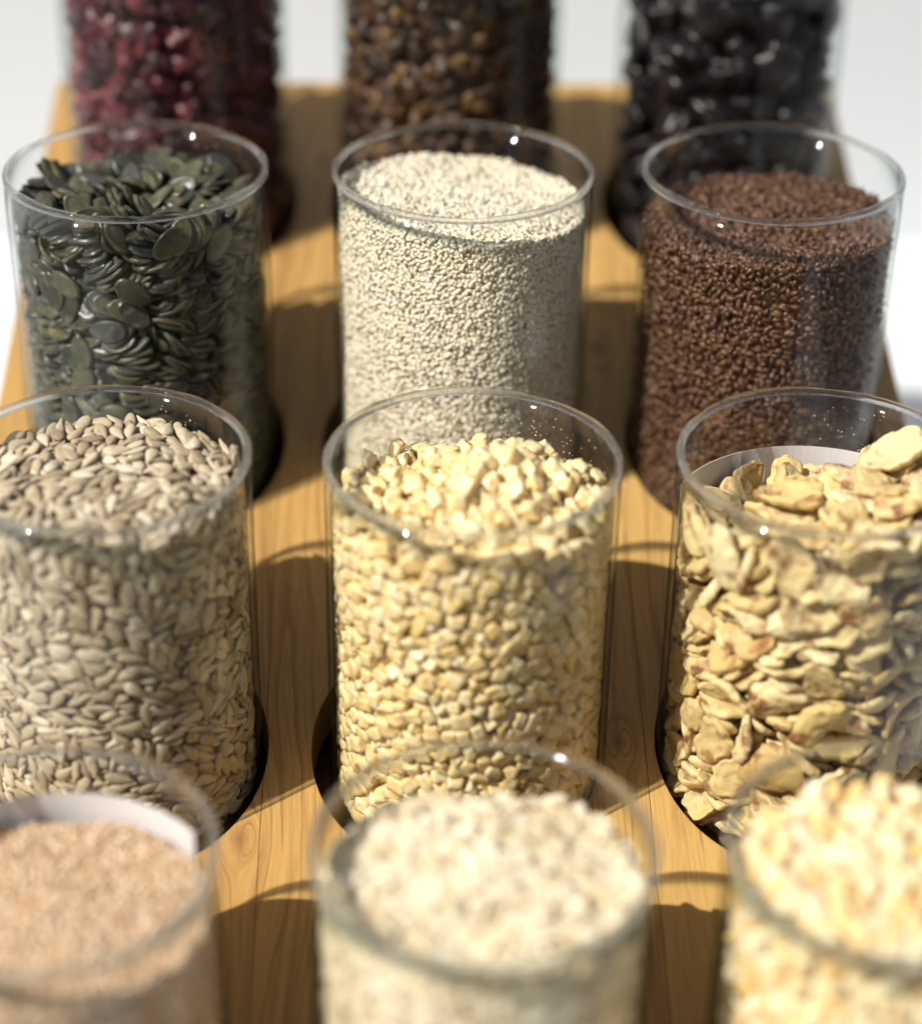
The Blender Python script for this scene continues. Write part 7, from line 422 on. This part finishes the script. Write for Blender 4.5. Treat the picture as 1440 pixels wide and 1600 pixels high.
# ------------------------------------------------------------------ mesh helpers
def mesh(name, v, f, m=None, smooth=False):
    me = bpy.data.meshes.new(name)
    me.from_pydata([tuple(map(float, a)) for a in v], [], [tuple(a) for a in f]); me.update()
    if m: me.materials.append(m)
    if smooth: me.polygons.foreach_set('use_smooth', [True] * len(me.polygons))
    return me
def link(name, me, parent=None, loc=None):
    o = bpy.data.objects.new(name, me); C.objects.link(o)
    if parent is not None: o.parent = parent
    if loc is not None: o.location = loc
    return o
def tag(o, label=None, cat=None, group=None, kind=None):
    for k, v in (('label', label), ('category', cat), ('group', group), ('kind', kind)):
        if v: o[k] = v
    return o
def tri_mesh(name, V, F, m, smooth=True):
    """fast mesh from numpy arrays of vertices (n,3) and triangles (k,3)"""
    me = bpy.data.meshes.new(name)
    me.vertices.add(len(V)); me.vertices.foreach_set('co', V.astype(np.float32).ravel())
    me.loops.add(F.size); me.loops.foreach_set('vertex_index', F.astype(np.int32).ravel())
    me.polygons.add(len(F)); me.polygons.foreach_set('loop_start', np.arange(0, F.size, 3, dtype=np.int32))
    me.polygons.foreach_set('loop_total', np.full(len(F), 3, dtype=np.int32))
    me.update(calc_edges=True); me.validate()
    if smooth: me.polygons.foreach_set('use_smooth', np.ones(len(F), dtype=bool))
    me.materials.append(m); return me
def lathe(prof, n=128, closed=True, a0=0., a1=2 * math.pi):
    """closed profile [(r,z)...] turned about z, full turn"""
    k = len(prof); v = []; f = []
    for i in range(n):
        a = a0 + (a1 - a0) * i / n
        v += [(r * math.cos(a), r * math.sin(a), z) for r, z in prof]
    for i in range(n):
        j = (i + 1) % n
        for q in range(k if closed else k - 1):
            w = (q + 1) % k
            f.append((i * k + q, j * k + q, j * k + w, i * k + w))
    return v, f
def box_vf(x0, x1, y0, y1, z0, z1):
    v = [(x, y, z) for z in (z0, z1) for y in (y0, y1) for x in (x0, x1)]
    return v, [(0, 2, 3, 1), (4, 5, 7, 6), (0, 1, 5, 4), (2, 6, 7, 3), (0, 4, 6, 2), (1, 3, 7, 5)]

# ------------------------------------------------------------------ setting
v, f = box_vf(-.50, .50, -.30, WALL_Y, TABLE_Z - .03, TABLE_Z)
tb = link('table', mesh('table', v, f, M['table'])); tag(tb, kind='structure')
v, f = box_vf(-2.2, 2.2, WALL_Y + .001, WALL_Y + .08, TABLE_Z - .9, 1.5)
wl = link('wall', mesh('wall', v, f, M['wall'])); tag(wl, kind='structure')
v, f = box_vf(-4, 4, -4, WALL_Y, TABLE_Z - .99, TABLE_Z - .95)
fl = link('floor', mesh('floor', v, f, M['floor'])); tag(fl, kind='structure')

# ------------------------------------------------------------------ wooden display stand: sloping top of glued staves with twelve bored holes
stand = link('display_stand', None, loc=((XL + XR) / 2, (YF + YB) / 2, TABLE_Z))
tag(stand, 'sloping orange-brown wooden stand with round holes holding the twelve glass jars', 'display stand')
off = Vector(stand.location)
TH = .018
cuts = []
for c in (-1, 0, 1):
    for r in (1, 2, 3, 4):
        cx, cyy = c * PX + (MHX if c == 0 else 0), (4 - r) * PY
        n = 160
        v = [(cx + RH * math.cos(2 * math.pi * i / n), cyy + RH * math.sin(2 * math.pi * i / n), z) for z in (-.3, .3) for i in range(n)]
        f = [tuple(range(n))[::-1], tuple(range(n, 2 * n))] + [(i, (i + 1) % n, n + (i + 1) % n, n + i) for i in range(n)]
        cuts.append((v, f))
V_, F_ = [], []
for v, f in cuts:
    k = len(V_); V_ += v; F_ += [tuple(i + k for i in q) for q in f]
cutter = bpy.data.objects.new('cutter', mesh('cutter', V_, F_)); C.objects.link(cutter)
edges = [XL, -.156, -.114, -.0715, -.028, .0175, .0665, .108, .151, XR]
for a, b in zip(edges[:-1], edges[1:]):
    a += .00008; b -= .00008
    v = [(x, y, board_z(y) + dz) for dz in (-TH, 0) for y in (YF, YB) for x in (a, b)]
    f = [(0, 2, 3, 1), (4, 5, 7, 6), (0, 1, 5, 4), (2, 6, 7, 3), (0, 4, 6, 2), (1, 3, 7, 5)]
    t = bpy.data.objects.new('plank_tmp', mesh('plank', v, f, M['wood'])); C.objects.link(t)
    md = t.modifiers.new('b', 'BOOLEAN'); md.operation = 'DIFFERENCE'; md.object = cutter; md.solver = 'EXACT'
    mb = t.modifiers.new('v', 'BEVEL'); mb.width = .0003; mb.segments = 2; mb.limit_method = 'ANGLE'; mb.angle_limit = math.radians(40)
    bpy.context.view_layer.update()
    me = bpy.data.meshes.new_from_object(t.evaluated_get(bpy.context.evaluated_depsgraph_get()))
    me.name = 'plank'
    me.transform(Matrix.Translation(-off))
    bpy.data.objects.remove(t)
    link('plank', me, stand)
bpy.data.objects.remove(cutter)
def stand_part(name, v, f, m):
    me = mesh(name, v, f, m); me.transform(Matrix.Translation(-off)); return link(name, me, stand)
for x0, x1 in ((XL + .003, XL + .018), (XR - .018, XR - .003)):
    y0, y1 = YF + .004, YB - .004
    v = [(x0, y0, TABLE_Z), (x1, y0, TABLE_Z), (x0, y1, TABLE_Z), (x1, y1, TABLE_Z)] + [(x, y, board_z(y) - TH - .0002) for y in (y0, y1) for x in (x0, x1)]
    stand_part('side_panel', v, [(0, 2, 3, 1), (4, 5, 7, 6), (0, 1, 5, 4), (2, 6, 7, 3), (0, 4, 6, 2), (1, 3, 7, 5)], M['wood'])
for nm, y0, y1 in (('front_panel', YF + .005, YF + .018), ('back_panel', YB - .018, YB - .005)):
    v, f = box_vf(XL + .0182, XR - .0182, y0, y1, TABLE_Z, board_z(y0) - TH - .0004); stand_part(nm, v, f, M['wood'])
for r in (1, 2, 3, 4):
    z = (4 - r) * PY * SL - JH
    v, f = box_vf(XL + .0182, XR - .0182, (4 - r) * PY - .062, (4 - r) * PY + .062, z - .012, z - .0003); stand_part('shelf', v, f, M['inside'])

# ------------------------------------------------------------------ glass jars
RI = RO - WALL
def arc(cx, cz, r, a0, a1, n): return [(cx + r * math.cos(math.radians(a0 + (a1 - a0) * i / n)), cz + r * math.sin(math.radians(a0 + (a1 - a0) * i / n))) for i in range(n + 1)]
# wall and bottom: closed shell, outside going down, inside coming up   (z measured from the jar's base)
outer = [(RO - .0001, JH - .0024)] + [(RO - .0001, JH * k / 8) for k in range(7, 0, -1)] + arc(RO - .0061, .006, .006, 0, -80, 6)
inner = arc(RI - .0059, .0105, .006, -80, 0, 6) + [(RI + .0001, JH * k / 8) for k in range(1, 8)] + [(RI + .0001, JH - .0024)]
prof = outer + [(.001, 0.0), (.001, .0042)] + inner
me_wall = mesh('jar_wall', *lathe(prof, 160), M['glass'], True)
# fire-polished lip, a touch thicker than the wall
cxr, hw = (RO + RI) / 2, (RO - RI) / 2 + .00008
lip = [(cxr + hw, JH - .0023), (cxr + hw + .0001, JH - .0017)] + arc(cxr, JH - .0012, hw + .0001, 10, 170, 10) + [(cxr - hw - .0001, JH - .0017), (cxr - hw, JH - .0023)]
lv, lf = lathe(lip, 240)
lv = [(x * (1 + .0016 * math.sin(2 * math.atan2(y, x) + 1) + .0009 * math.sin(5 * math.atan2(y, x))), y * (1 + .0016 * math.sin(2 * math.atan2(y, x) + 1) + .0009 * math.sin(5 * math.atan2(y, x))),
       z + (z - JH + .0024) * (.16 * math.sin(3 * math.atan2(y, x)) + .10 * math.sin(7 * math.atan2(y, x) + 2) + .05 * math.sin(17 * math.atan2(y, x)))) for x, y, z in lv]
me_rim = mesh('rim', lv, lf, M['rim'], True)
def bent_sheet(r, t, a0, a1, z0, z1, n=40):
    v = []; f = []
    for i in range(n + 1):
        a = a0 + (a1 - a0) * i / n
        for rr in (r, r + t):
            for z in (z0, z1): v.append((rr * math.cos(a), rr * math.sin(a), z))
    for i in range(n):
        a, b = 4 * i, 4 * i + 4
        f += [(a, b, b + 1, a + 1), (a + 2, a + 3, b + 3, b + 2), (a, a + 2, b + 2, b), (a + 1, b + 1, b + 3, a + 3)]
    f += [(0, 1, 3, 2), (4 * n, 4 * n + 2, 4 * n + 3, 4 * n + 1)]
    return v, f
JLAB = {
 'pumpkin': 'tall clear glass jar filled with dark green pumpkin seeds',
 'sesame': 'tall clear glass jar filled with fine pale sesame seeds',
 'flax': 'tall clear glass jar filled with small glossy brown flax seeds',
 'sunflower': 'clear glass jar filled with grey-beige shelled sunflower seeds',
 'ginger': 'clear glass jar heaped with pale yellow sugared fruit cubes',
 'banana': 'clear glass jar filled with large dried banana chips',
 'bran': 'blurred glass jar of fine tan crumb with a white label behind',
 'oat': 'blurred glass jar filled with pale cream rolled flakes',
 'puff': 'blurred glass jar full of yellow and cream puffed pieces',
 'cranberry': 'blurred glass jar of dark red dried berries behind the pumpkin seeds',
 'raisin': 'blurred glass jar of brown and amber raisins behind the sesame',
 'prune': 'blurred glass jar of black wrinkled prunes behind the flax seeds'}
LABELS = {'sunflower': None, 'ginger': (52, 134, .0232), 'banana': (28, 153, .0245), 'bran': (38, 150, .0195)}
for kind, (c, r) in JARS.items():
    x, y, z = jar_center(c, r)
    j = link('glass_jar', None, loc=(x, y, z - JH)); tag(j, JLAB[kind], 'jar', 'glass jars standing in the wooden stand')
    link('jar_wall', me_wall, j); rm = link('rim', me_rim, j); rm.rotation_euler.z = (c * 2.1 + r * 1.37) * 1.9
    if LABELS.get(kind):
        a0, a1, d = LABELS[kind]
        v, f = bent_sheet(RO + .0002, .00018, math.radians(a0), math.radians(a1), JH - d - .055, JH - d)
        link('paper_label', mesh('paper_label', v, f, M['paper']), j)

# ------------------------------------------------------------------ contents
def rand_rot(rs, n):
    q = rs.normal(size=(n, 4)); q /= np.linalg.norm(q, axis=1)[:, None]; return quat_m(q)
def quat_m(q):
    w, x, y, z = q.T
    return np.stack([1 - 2 * (y * y + z * z), 2 * (x * y - w * z), 2 * (x * z + w * y), 2 * (x * y + w * z), 1 - 2 * (x * x + z * z), 2 * (y * z - w * x), 2 * (x * z - w * y), 2 * (y * z + w * x), 1 - 2 * (x * x + y * y)], 1).reshape(-1, 3, 3)
def merge(kind, P, R, idx, K):
    """many grains as one mesh; P in cm relative to the rim centre"""
    Vs, Fs, base = [], [], 0
    for i in range(K):
        s = np.where(idx == i)[0]
        if not len(s): continue
        g, f = grain(kind, i); f = np.array(f)
        w = np.einsum('nij,kj->nki', R[s], g) + P[s][:, None, :]
        Vs.append(w.reshape(-1, 3)); Fs.append((f[None] + (np.arange(len(s)) * len(g))[:, None, None] + base).reshape(-1, 3)); base += len(s) * len(g)
    return np.concatenate(Vs) * .01, np.concatenate(Fs)
KV = dict(sunflower=6, pumpkin=6, ginger=10, banana=8, prune=5, cranberry=6, raisin=6, oat=6, puff=6)
ITEM = dict(
 sunflower=('sunflower_seed', 'grey-beige shelled sunflower seed', 'seed', 'shelled sunflower seeds in their jar'),
 pumpkin=('pumpkin_seed', 'flat dark green pumpkin seed', 'seed', 'pumpkin seeds in their jar'),
 ginger=('fruit_cube', 'pale yellow sugared fruit cube', 'candied fruit', 'sugared fruit cubes in their jar'),
 banana=('banana_chip', 'pale yellow dried banana chip', 'banana chip', 'dried banana chips in their jar'),
 prune=('prune', 'black wrinkled prune', 'prune', 'prunes in their jar'),
 cranberry=('dried_cranberry', 'dark red dried berry', 'dried berry', 'dried red berries in their jar'),
 raisin=('raisin', 'brown wrinkled raisin', 'raisin', 'raisins in their jar'),
 oat=('rolled_flake', 'pale cream rolled flake', 'flake', 'rolled flakes in their jar'),
 puff=('puffed_piece', 'yellow or cream puffed piece', 'puffed grain', 'puffed pieces in their jar'))
def place_words(kind, P):
    """where in its jar a grain lies, in words one can follow on the picture"""
    x, y, z = P; f = PROF[kind](x, y)
    side = 'left' if x < -1.6 else 'right' if x > 1.6 else 'centre'
    if z > f - .9 and math.hypot(x, y) < 4.1:
        return 'on top of its heap, ' + {'left': 'left', 'right': 'right', 'centre': 'middle'}[side] + (' rear' if y > 1.2 else ' front' if y < -1.2 else ' part')
    h = 'just below the surface' if z > f - 2.2 else 'in the upper half' if z > -6.5 else 'in the lower half'
    return 'against the glass %s, %s' % (h, {'left': 'left side', 'right': 'right side', 'centre': 'front'}[side])
REST = dict(sunflower='the other sunflower seeds filling the jar before the pumpkin seeds', pumpkin='the other pumpkin seeds filling the jar behind the sunflower seeds',
 ginger='the other sugared fruit cubes filling the middle jar', banana='the other banana chips filling their jar', prune='the other prunes filling their jar',
 cranberry='the other dark red berries filling their jar', raisin='the other raisins filling their jar', oat='the other cream flakes filling their jar', puff='the other puffed pieces filling their jar')
COREP = dict(sunflower=(4.1, .6), pumpkin=(3.6, 1.2), ginger=(3.8, 1.25), banana=(3.4, 1.9), prune=(3.3, 1.7))
def core_vf(rad, ztop, zbot=-13.9, n=64, m=14, fn=None, back=None):
    """solid heap: wall, bottom and a top that follows fn(x, y)"""
    v = []; f = []
    rs = [rad * k / m for k in range(1, m + 1)]
    grow = [1.0 if not back or math.sin(2 * math.pi * i / n) < .35 else back / rad for i in range(n)]     # unseen rear half reaches the wall
    v.append((0, 0, fn(0., 0.) if fn else ztop))
    for rr in rs:
        for i in range(n):
            a = 2 * math.pi * i / n; x, y = rr * grow[i] * math.cos(a), rr * grow[i] * math.sin(a); v.append((x, y, fn(x, y) if fn else ztop))
    for i in range(n): f.append((0, 1 + i, 1 + (i + 1) % n))
    for k in range(m - 1):
        for i in range(n):
            a, b = 1 + k * n + i, 1 + k * n + (i + 1) % n; f.append((a, a + n, b + n, b))
    b0 = len(v)
    for i in range(n):
        a = 2 * math.pi * i / n; v.append((rad * grow[i] * math.cos(a), rad * grow[i] * math.sin(a), zbot))
    t0 = 1 + (m - 1) * n
    for i in range(n): f.append((t0 + i, b0 + i, b0 + (i + 1) % n, t0 + (i + 1) % n))
    f.append(tuple(b0 + i for i in range(n))[::-1])
    return [(a * .01, b * .01, c * .01) for a, b, c in v], f
def add_core(v, f, V, F):
    """the hidden inside of a heap joined to the grains' mesh"""
    f3 = []
    for q in f:
        for k in range(1, len(q) - 1): f3.append((q[0], q[k], q[k + 1]))
    return np.concatenate([V, np.array(v)]), np.concatenate([F, np.array(f3) + len(V)])
def places(table):
    P, R, idx = [], [], []
    for i, row in enumerate(table):
        t = np.array(row, float).reshape(-1, 6)
        P.append(t[:, :3] / 100); v = t[:, 3:] / 20; an = np.maximum(1e-6, np.linalg.norm(v, axis=1))[:, None]
        R.append(np.concatenate([np.cos(an / 2), v / an * np.sin(an / 2)], 1)); idx += [i] * len(t)
    return np.concatenate(P), np.concatenate(R), np.array(idx, int)
def mat_q(R): return np.array([list(Matrix(m.tolist()).to_quaternion()) for m in R]).reshape(-1, 4)
def keep_in(kind, K, P, R, idx, lim=4.745):
    """ease every grain inward until it just touches the inside of the glass"""
    P = P.copy(); G = [grain(kind, i)[0] for i in range(K)]
    for i in range(len(P)):
        for _ in range(2):
            w = G[idx[i]] @ R[i].T + P[i]; rr = np.hypot(w[:, 0], w[:, 1]); k = rr.argmax()
            if rr[k] > lim: P[i, :2] -= w[k, :2] / rr[k] * (rr[k] - lim)
    return P
def put_grains(kind, K, P, q, idx, P2, R2, idx2, solid=None):
    P = keep_in(kind, K, P, quat_m(np.array(q)), idx)
    if len(P2): P2 = keep_in(kind, K, P2, R2, idx2)
    ctr = Vector(jar_center(*JARS[kind]))
    protos = []
    for i in range(K):
        g, f = grain(kind, i); protos.append(tri_mesh(ITEM[kind][0], g * .01, np.array(f), M[kind], kind != 'ginger'))
    nm, lab, cat, grp = ITEM[kind]
    src = bpy.data.objects.new(nm, protos[0]); tag(src, lab, cat, grp); src.rotation_mode = 'QUATERNION'
    for i in range(len(P)):
        o = src if i == 0 else src.copy()
        o['label'] = lab + ' ' + place_words(kind, P[i])
        o.data = protos[idx[i]]; o.location = ctr + Vector(P[i] * .01); o.rotation_quaternion = q[i]
        C.objects.link(o)
    V_, F_ = merge(kind, P2, R2, idx2, K) if len(P2) else (np.zeros((0, 3)), np.zeros((0, 3), int))
    V_, F_ = add_core(*(core_vf(4.76 - solid, 0, fn=lambda x, y: PROF[kind](x, y) - solid) if solid else core_vf(COREP[kind][0], 0, fn=lambda x, y: PROF[kind](x, y) - COREP[kind][1], back=4.6)), V_, F_)
    many = {'dried_cranberry': 'dried_cranberries'}.get(nm, nm + 's')
    o = link(many, tri_mesh(many, V_, F_, M[kind], kind != 'ginger'), loc=ctr); tag(o, REST[kind], cat + 's', kind='stuff')
for kind in ('sunflower', 'pumpkin', 'ginger', 'banana', 'prune'):
    P, q, idx = places(PLACES[kind])
    if len(PLACES_MORE[kind]) and sum(map(len, PLACES_MORE[kind])): P2, q2, idx2 = places(PLACES_MORE[kind])
    else: P2, q2, idx2 = np.zeros((0, 3)), np.zeros((0, 4)), np.zeros(0, int)
    put_grains(kind, KV[kind], P, q, idx, P2, quat_m(q2) if len(q2) else np.zeros((0, 3, 3)), idx2)

def shell_fill(kind, sp_w, sp_t, tiltw, tiltt, K, layers=2, a_lo=-205, a_hi=25, zlow=-13.6, seed=3, th=.06, dl=.11, scatter=1., top_out=.02):
    """fine grain that nobody could count: laid against the glass and over the top, cm"""
    rs = np.random.RandomState(seed); fn = PROF[kind]; Rw = 4.77
    Ps, Rs = [], []
    for l in range(layers):
        rr = Rw - th - l * dl
        na = int(math.radians(a_hi - a_lo) * rr / sp_w); nz = int(13.5 / (sp_w * .86))
        ai, zi = np.meshgrid(np.arange(na), np.arange(nz))
        a = math.radians(a_lo) + (ai + .5 * (zi % 2) + rs.uniform(-.42, .42, ai.shape)) * sp_w / rr
        z = zlow + (zi + rs.uniform(-.42, .42, ai.shape)) * sp_w * .86
        a, z = a.ravel(), z.ravel(); r_ = rr - np.abs(rs.normal(size=len(a))) * .035 * scatter
        x, y = r_ * np.cos(a), r_ * np.sin(a); ok = z < fn(x, y); x, y, z, a = x[ok], y[ok], z[ok], a[ok]; n = len(x)
        nrm = np.stack([np.cos(a), np.sin(a), 0 * a], 1) + rs.normal(size=(n, 3)) * tiltw
        Ps.append(np.stack([x, y, z], 1)); Rs.append(frames(nrm, rs))
    for l in range(layers):
        k = int(2 * Rw / sp_t); gx, gy = np.meshgrid(np.arange(k), np.arange(int(k / .86)))
        x = -Rw + (gx + .5 * (gy % 2) + rs.uniform(-.45, .45, gx.shape)) * sp_t; y = -Rw + (gy + rs.uniform(-.45, .45, gx.shape)) * sp_t * .86
        x, y = x.ravel(), y.ravel(); ok = np.hypot(x, y) < Rw - th - top_out; x, y = x[ok], y[ok]; n = len(x)
        w = sum(np.sin(x * f1 + y * f2 + ph) * am for f1, f2, ph, am in ((1.3, .7, 1, .05), (-.8, 1.6, 2, .045), (3.1, -2.2, .5, .025), (2.4, 3.3, 4, .025)))
        z = fn(x, y) + w * .8 - l * dl + rs.normal(size=n) * .035 * scatter
        nrm = np.stack([0 * x, 0 * x, 1 + 0 * x], 1) + rs.normal(size=(n, 3)) * tiltt
        Ps.append(np.stack([x, y, z], 1)); Rs.append(frames(nrm, rs))
    P = np.concatenate(Ps); R = np.concatenate(Rs)
    return P, R, rs.randint(0, K, len(P))
def frames(nrm, rs):
    n = nrm / np.linalg.norm(nrm, axis=1)[:, None]; t = rs.normal(size=n.shape); t -= (t * n).sum(1)[:, None] * n; t /= np.linalg.norm(t, axis=1)[:, None]
    return np.stack([t, np.cross(n, t), n], 2)
for kind, gk, spw, spt, tw, tt, K, lab, nm in (
    ('sesame', 'sesame', .145, .132, .27, .42, 4, 'fine pale cream sesame seeds filling the glass jar between pumpkin and flax', 'sesame_seeds'),
    ('flax', 'flax', .25, .23, .40, .6, 4, 'small glossy brown flax seeds filling the jar right of the sesame', 'flax_seeds'),
    ('bran', 'crumb', .22, .19, .6, .8, 5, 'fine tan crumb filling the blurred jar before the sunflower seeds', 'bran_crumbs')):
    P, R, idx = shell_fill(kind, spw, spt, tw, tt, K, zlow=-13.6 if kind != 'bran' else -13.6)
    V_, F_ = merge(gk, P, R, idx, K)
    cv, cf = core_vf(4.55, 0, fn=lambda x, y: PROF[kind](x, y) - .12)
    V_, F_ = add_core(cv, cf, V_, F_)
    o = link(nm, tri_mesh(nm, V_, F_, M[kind]), loc=jar_center(*JARS[kind])); tag(o, lab, 'seeds' if kind != 'bran' else 'crumbs', kind='stuff')

# crumbs and dust clinging to the inside of the glass above the contents
rs = np.random.RandomState(11)
for kind, cnt in (('sunflower', 60), ('ginger', 130), ('banana', 90), ('pumpkin', 30)):
    a = rs.uniform(0, 2 * math.pi, cnt); clump = rs.rand(cnt) < .6; a[clump] = rs.normal(1.05, .22, clump.sum())
    z = rs.uniform(-2.4, -.6, cnt)
    P = np.stack([4.755 * np.cos(a), 4.755 * np.sin(a), z], 1)
    nrm = np.stack([np.cos(a), np.sin(a), 0 * a], 1)
    Rr = frames(nrm, rs) * rs.uniform(.06, .22, cnt)[:, None, None]
    V_, F_ = merge('crumb', P, Rr, rs.randint(0, 5, cnt), 5)
    lab = {'sunflower': 'tiny pale specks on the inside of the sunflower seed jar', 'ginger': 'sugar specks on the inside of the yellow fruit cube jar', 'banana': 'pale crumbs on the inside of the banana chip jar', 'pumpkin': 'tiny pale specks on the inside of the pumpkin seed jar'}[kind]
    o = link('crumb_specks', tri_mesh('crumb_specks', V_, F_, M['dust']), loc=jar_center(*JARS[kind])); tag(o, lab, 'crumbs', kind='stuff')

# the blurred jars: each piece placed in loose layers against the glass and over the heap; the 300 nearest the lens singly
cl = Vector(cam.location)
for kind, spw, spt, tw, tt, inset, step, scatter, layer_count, low in (('oat', .58, .52, .20, .26, .13, .09, .8, 4, -9.5), ('puff', .66, .60, 3, 3, .44, .40, 3., 2, -9.5),
        ('cranberry', .95, .85, .5, 1.5, .50, .40, 1.2, 3, -13.3), ('raisin', .85, .80, .5, 1.5, .42, .36, 1.2, 3, -13.3)):
    K = KV[kind]
    P, R, idx = shell_fill(kind, spw, spt, tw, tt, K, layers=layer_count, zlow=low, th=inset, dl=step, scatter=scatter, seed=5, top_out=.1)
    ctr = np.array(jar_center(*JARS[kind])); out_ = P.copy(); out_[:, 2] *= 0; out_ /= np.maximum(.01, np.linalg.norm(out_, axis=1))[:, None]
    to = np.array(cl) - (P * .01 + ctr); dist = np.linalg.norm(to, axis=1); to /= dist[:, None]
    top = P[:, 2] > PROF[kind](P[:, 0], P[:, 1]) - step * .6
    near = np.hypot(P[:, 0], P[:, 1]) > 4.77 - inset - step * .6
    s_ = np.where(top, to[:, 2], np.where(near, (to * out_).sum(1), -1)) 
    pr = (P * .01 + ctr - np.array(cl)) @ np.array(cam.rotation_euler.to_matrix())   # inside the picture?
    inside = (np.abs(pr[:, 0] / pr[:, 2]) < .23) & (np.abs(pr[:, 1] / pr[:, 2]) < .255)
    s_ = np.where(inside, s_, s_ - 2)
    o_ = np.argsort(-s_, kind='stable'); a_, b_ = o_[:300], o_[300:]
    put_grains(kind, K, P[a_], mat_q(R[a_]), idx[a_], P[b_], R[b_], idx[b_], solid={'oat': .28, 'puff': .62, 'cranberry': .8, 'raisin': .7}[kind])
